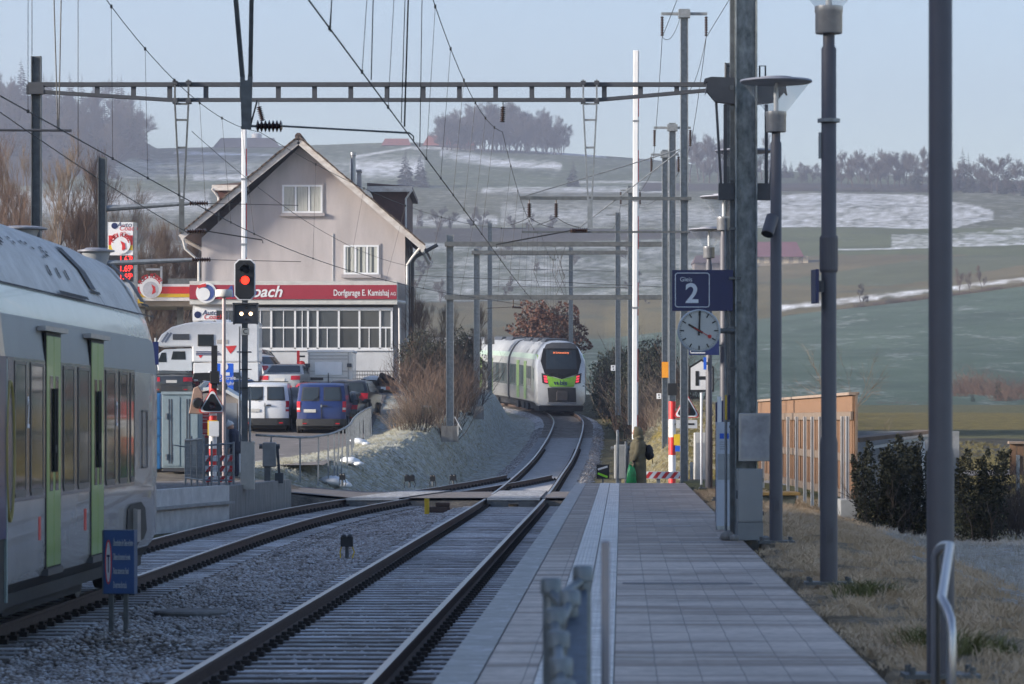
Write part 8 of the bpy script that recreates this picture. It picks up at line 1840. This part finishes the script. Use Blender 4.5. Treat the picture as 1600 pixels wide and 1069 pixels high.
far_tree(CON[0],'conifer','small spruce among the reddish bushes on the right',1560,626,50,None,20,1.3); far_tree(CON[2],'conifer','darker low spruce beside the reddish bushes on the right',1520,628,26,None,20,1.8)
for u in list(range(1215,1620,10)): far_tree(BUSH[(2,0)[u%2]],'hedge_bush','dark bush in the hedge line across the right hillside',u,Lrow(u)+4,rv.uniform(9,20) if u>1340 else rv.uniform(5,10),'hedge line across the right hillside',3.3,2.2)
for i,u in enumerate((1498,1515,1535,1345)): far_tree(BIRCH[i%3] if i<3 else FARB[0],'bare_tree','lone leafless tree beside the snowy hedge line',u,Lrow(u)+1,(46,38,44,40)[i],'trees beside the hedge line',wide=1.2)
for i,u in enumerate(range(1190,1470,9)): far_tree(BUSH[2],'hedge_bush','dark hedge bush along the top edge of the big snow field',u,299,rv.uniform(9,15),'hedge above the snow field',3.3,2.6)
for i in range(16): u = rv.uniform(640,1040); far_tree(FARB[i%3],'bare_tree','faint leafless tree scattered on the frosty middle slope',u,rv.uniform(375,480),rv.uniform(20,42),'scattered trees on the middle slope',wide=1.1)
# ridge farms
def farm(name,label,u,v,wpx,hpx,roofc,wallc,roof=.5,depth=12):
    q = H_(u,v,-.8); k = q.y/F; w = wpx*k/2; hh = hpx*k; t = thing(name,label,'farmhouse',q); 
    MB().box(-w*.94,w*.94,0,depth,0,hh*(1-roof)+.8).build('wall',M('farm wall',wallc,.8) ,t)
    mb = MB(); z0 = hh*(1-roof)+.8; mb.add([(-w,-1,z0-.3),(w,-1,z0-.3),(w,depth+1,z0-.3),(-w,depth+1,z0-.3),(-w*.8,depth/2,hh+.8),(w*.8,depth/2,hh+.8)],[(0,1,5,4),(1,2,5),(2,3,4,5),(3,0,4),(0,3,2,1)]); mb.build('roof',M('farm roof',roofc,.8,0,.15,.3),t); return t,w,hh
farm('farmhouse','low farmhouse with a long red roof left of the ridge copse',619,229,46,14,(.22,.07,.05),(.12,.09,.08),.8); farm('farmhouse','larger red roofed farmhouse at the foot of the ridge copse',702,232,84,22,(.24,.08,.06),(.14,.10,.09),.75)
t,w,hh = farm('barn','pale barn with a purplish red roof on the right hillside',1213,414,86,38,(.16,.07,.085),(.30,.26,.20),.62); mb = MB(); [mb.box(-w*.8+i*2.4,-w*.8+i*2.4+1.3,-.06,-.01,1.2,3.0) for i in range(6)]; mb.build('window_row',M('barn window', (.5,.42,.3), .6),t)
t,w,hh = farm('farmhouse','small hazy farmhouse behind the platform sign on the hillside',1116,421,66,24,(.09,.06,.06),(.14,.12,.11),.5)
t = thing('silo','pale round silo behind the dark barn roof on the left ridge','silo',H_(401,229,-1)); k = t.location.y/F; MB().lathe((0,0,0),[(8*k,0),(8*k,22*k),(5*k,24*k)],20).build('tank',M('silo white', (.55,.55,.55), .6),t,smooth=True)
farm('barn','wide dark barn roof beside the silo on the left ridge',385,231,104,17,(.045,.04,.045),(.07,.06,.06),.9)
# ---------------------------------------------------------------- grass along the platform
def blades(name, n, place, hmin, hmax, m, seed, clump=9, w=.004):
    rs = random.Random(seed); vs = []; fs = []
    for i in range(n//clump):
        x,y,zz,sc = place(rs); la = rs.uniform(0,6.28)
        for j in range(clump):
            bx,by = x+rs.gauss(0,.035),y+rs.gauss(0,.05); hh = rs.uniform(hmin,hmax)*sc; a = la+rs.gauss(0,.9); ln = hh*rs.uniform(.3,1.9); c,s = math.cos(a),math.sin(a); ww = w*rs.uniform(.7,1.5)
            o = len(vs); vs += [(bx-ww,by,zz),(bx+ww,by,zz),(bx+c*ln*.35+ww*.8,by+s*ln*.35,zz+hh*.65),(bx+c*ln*.35-ww*.8,by+s*ln*.35,zz+hh*.65),(bx+c*ln,by+s*ln,zz+hh)]; fs += [(o,o+1,o+2,o+3),(o+3,o+2,o+4)]
    me = bpy.data.meshes.new(name); me.from_pydata(vs,[],fs); me.materials.append(m); o = bpy.data.objects.new(name,me); COL.objects.link(o); o['kind'] = 'stuff'; return o
from mathutils import noise as _mn
def verge(rs):
    while True:
        r = _verge(rs)
        if _mn.noise(Vector((r[0]*2.2,r[1]*.9,5)))+.35*_mn.noise(Vector((r[0]*7,r[1]*4,2))) > rs.uniform(-.12,.38)-.12*(r[1] > 45): return r
def _verge(rs):
    Y = 17+rs.random()**1.2*58; q = rs.random(); X = edge_r(Y)+PW+.08+q*3.0*rs.random()**.4; return X,Y,h(X,Y)-.01,(.6+.8*rs.random())*(1-.25*q)*(.5 if X<edge_r(Y)+PW+.35 else 1)
blades('dry_grass',95000,verge,.03,.105,m_straw,1,w=.0026)
def lawn(rs):
    Y = 20+rs.random()**1.3*42; X = edge_r(Y)+PW+2.6+rs.random()*8; return X,Y,h(X,Y)-.01,.5+.5*rs.random()
blades('frosty_grass',45000,lawn,.04,.14,M('frosted grass', (.38,.33,.26), .95,0,.4,.9,col2=(.52,.52,.50)),2,w=.003)
tufts = [(2.15+.031*Y+rv.uniform(-.3,.8),Y) for Y in (22.5,23.2,30)]
def tuft(rs): x,y = rs.choice(tufts); x += rs.gauss(0,.12); y += rs.gauss(0,.2); return x,y,h(x,y)-.01,1.0
blades('green_tufts',800,tuft,.08,.17,m_gr,3,w=.003)
def bank(rs):
    Y = 97+rs.random()**1.5*55; c = mx(Y); X = c-2.7-(0 if Y>112 else (112-Y)*.16)-rs.uniform(.0,3.4); return X,Y,h(X,Y)-.02,.7+.6*rs.random()
blades('bank_grass',30000,bank,.03,.11,M('frosty bank grass', (.38,.34,.22), .95,0,.4,.7,col2=(.50,.52,.48)),4,w=.006)
def bankr(rs):
    Y = 97+rs.random()**1.3*70; X = mx(Y)+2.9+rs.uniform(0,4.5); return X,Y,h(X,Y)-.02,.7+.6*rs.random()
blades('bank_grass',22000,bankr,.03,.13,M('straw bank grass', (.30,.24,.14), .95,0,.4,.7,col2=(.33,.34,.27)),5,w=.006)
def field(rs):
    Y = 66+rs.random()*90; X = 6.5+rs.random()*14; return X,Y,h(X,Y)-.02,.7+.6*rs.random()
blades('field_grass',26000,field,.05,.16,M('yellowish field grass', (.22,.18,.07), .95,0,.35,.3,col2=(.15,.14,.07)),6,w=.01)
# ================================================================ HAZE
def haze():
    mb = MB(); mb.box(-760, 760, -30, 2640, -260, 250)
    m = bpy.data.materials.new('haze'); m.use_nodes = True; N = m.node_tree.nodes; L = m.node_tree.links
    for n in list(N):
        if n.type == 'BSDF_PRINCIPLED': N.remove(n)
    v = N.new('ShaderNodeVolumePrincipled'); v.inputs['Color'].default_value = (.46,.52,.67,1); v.inputs['Density'].default_value = .00043; v.inputs['Anisotropy'].default_value = .2
    out = [n for n in N if n.type == 'OUTPUT_MATERIAL'][0]; L.new(v.outputs[0], out.inputs['Volume'])
    o = mb.build('haze', m, kind='stuff')
haze()
# turn every lettering curve into a plain mesh of its own
bpy.context.view_layer.update(); _dg = bpy.context.evaluated_depsgraph_get()
for o in [o for o in COL.objects if o.type == 'FONT']:
    me = bpy.data.meshes.new_from_object(o.evaluated_get(_dg)); n = bpy.data.objects.new(o.name, me); COL.objects.link(n)
    n.parent = o.parent; n.location = o.location; n.rotation_euler = o.rotation_euler; n.scale = o.scale; nm = o.name; bpy.data.objects.remove(o); n.name = nm
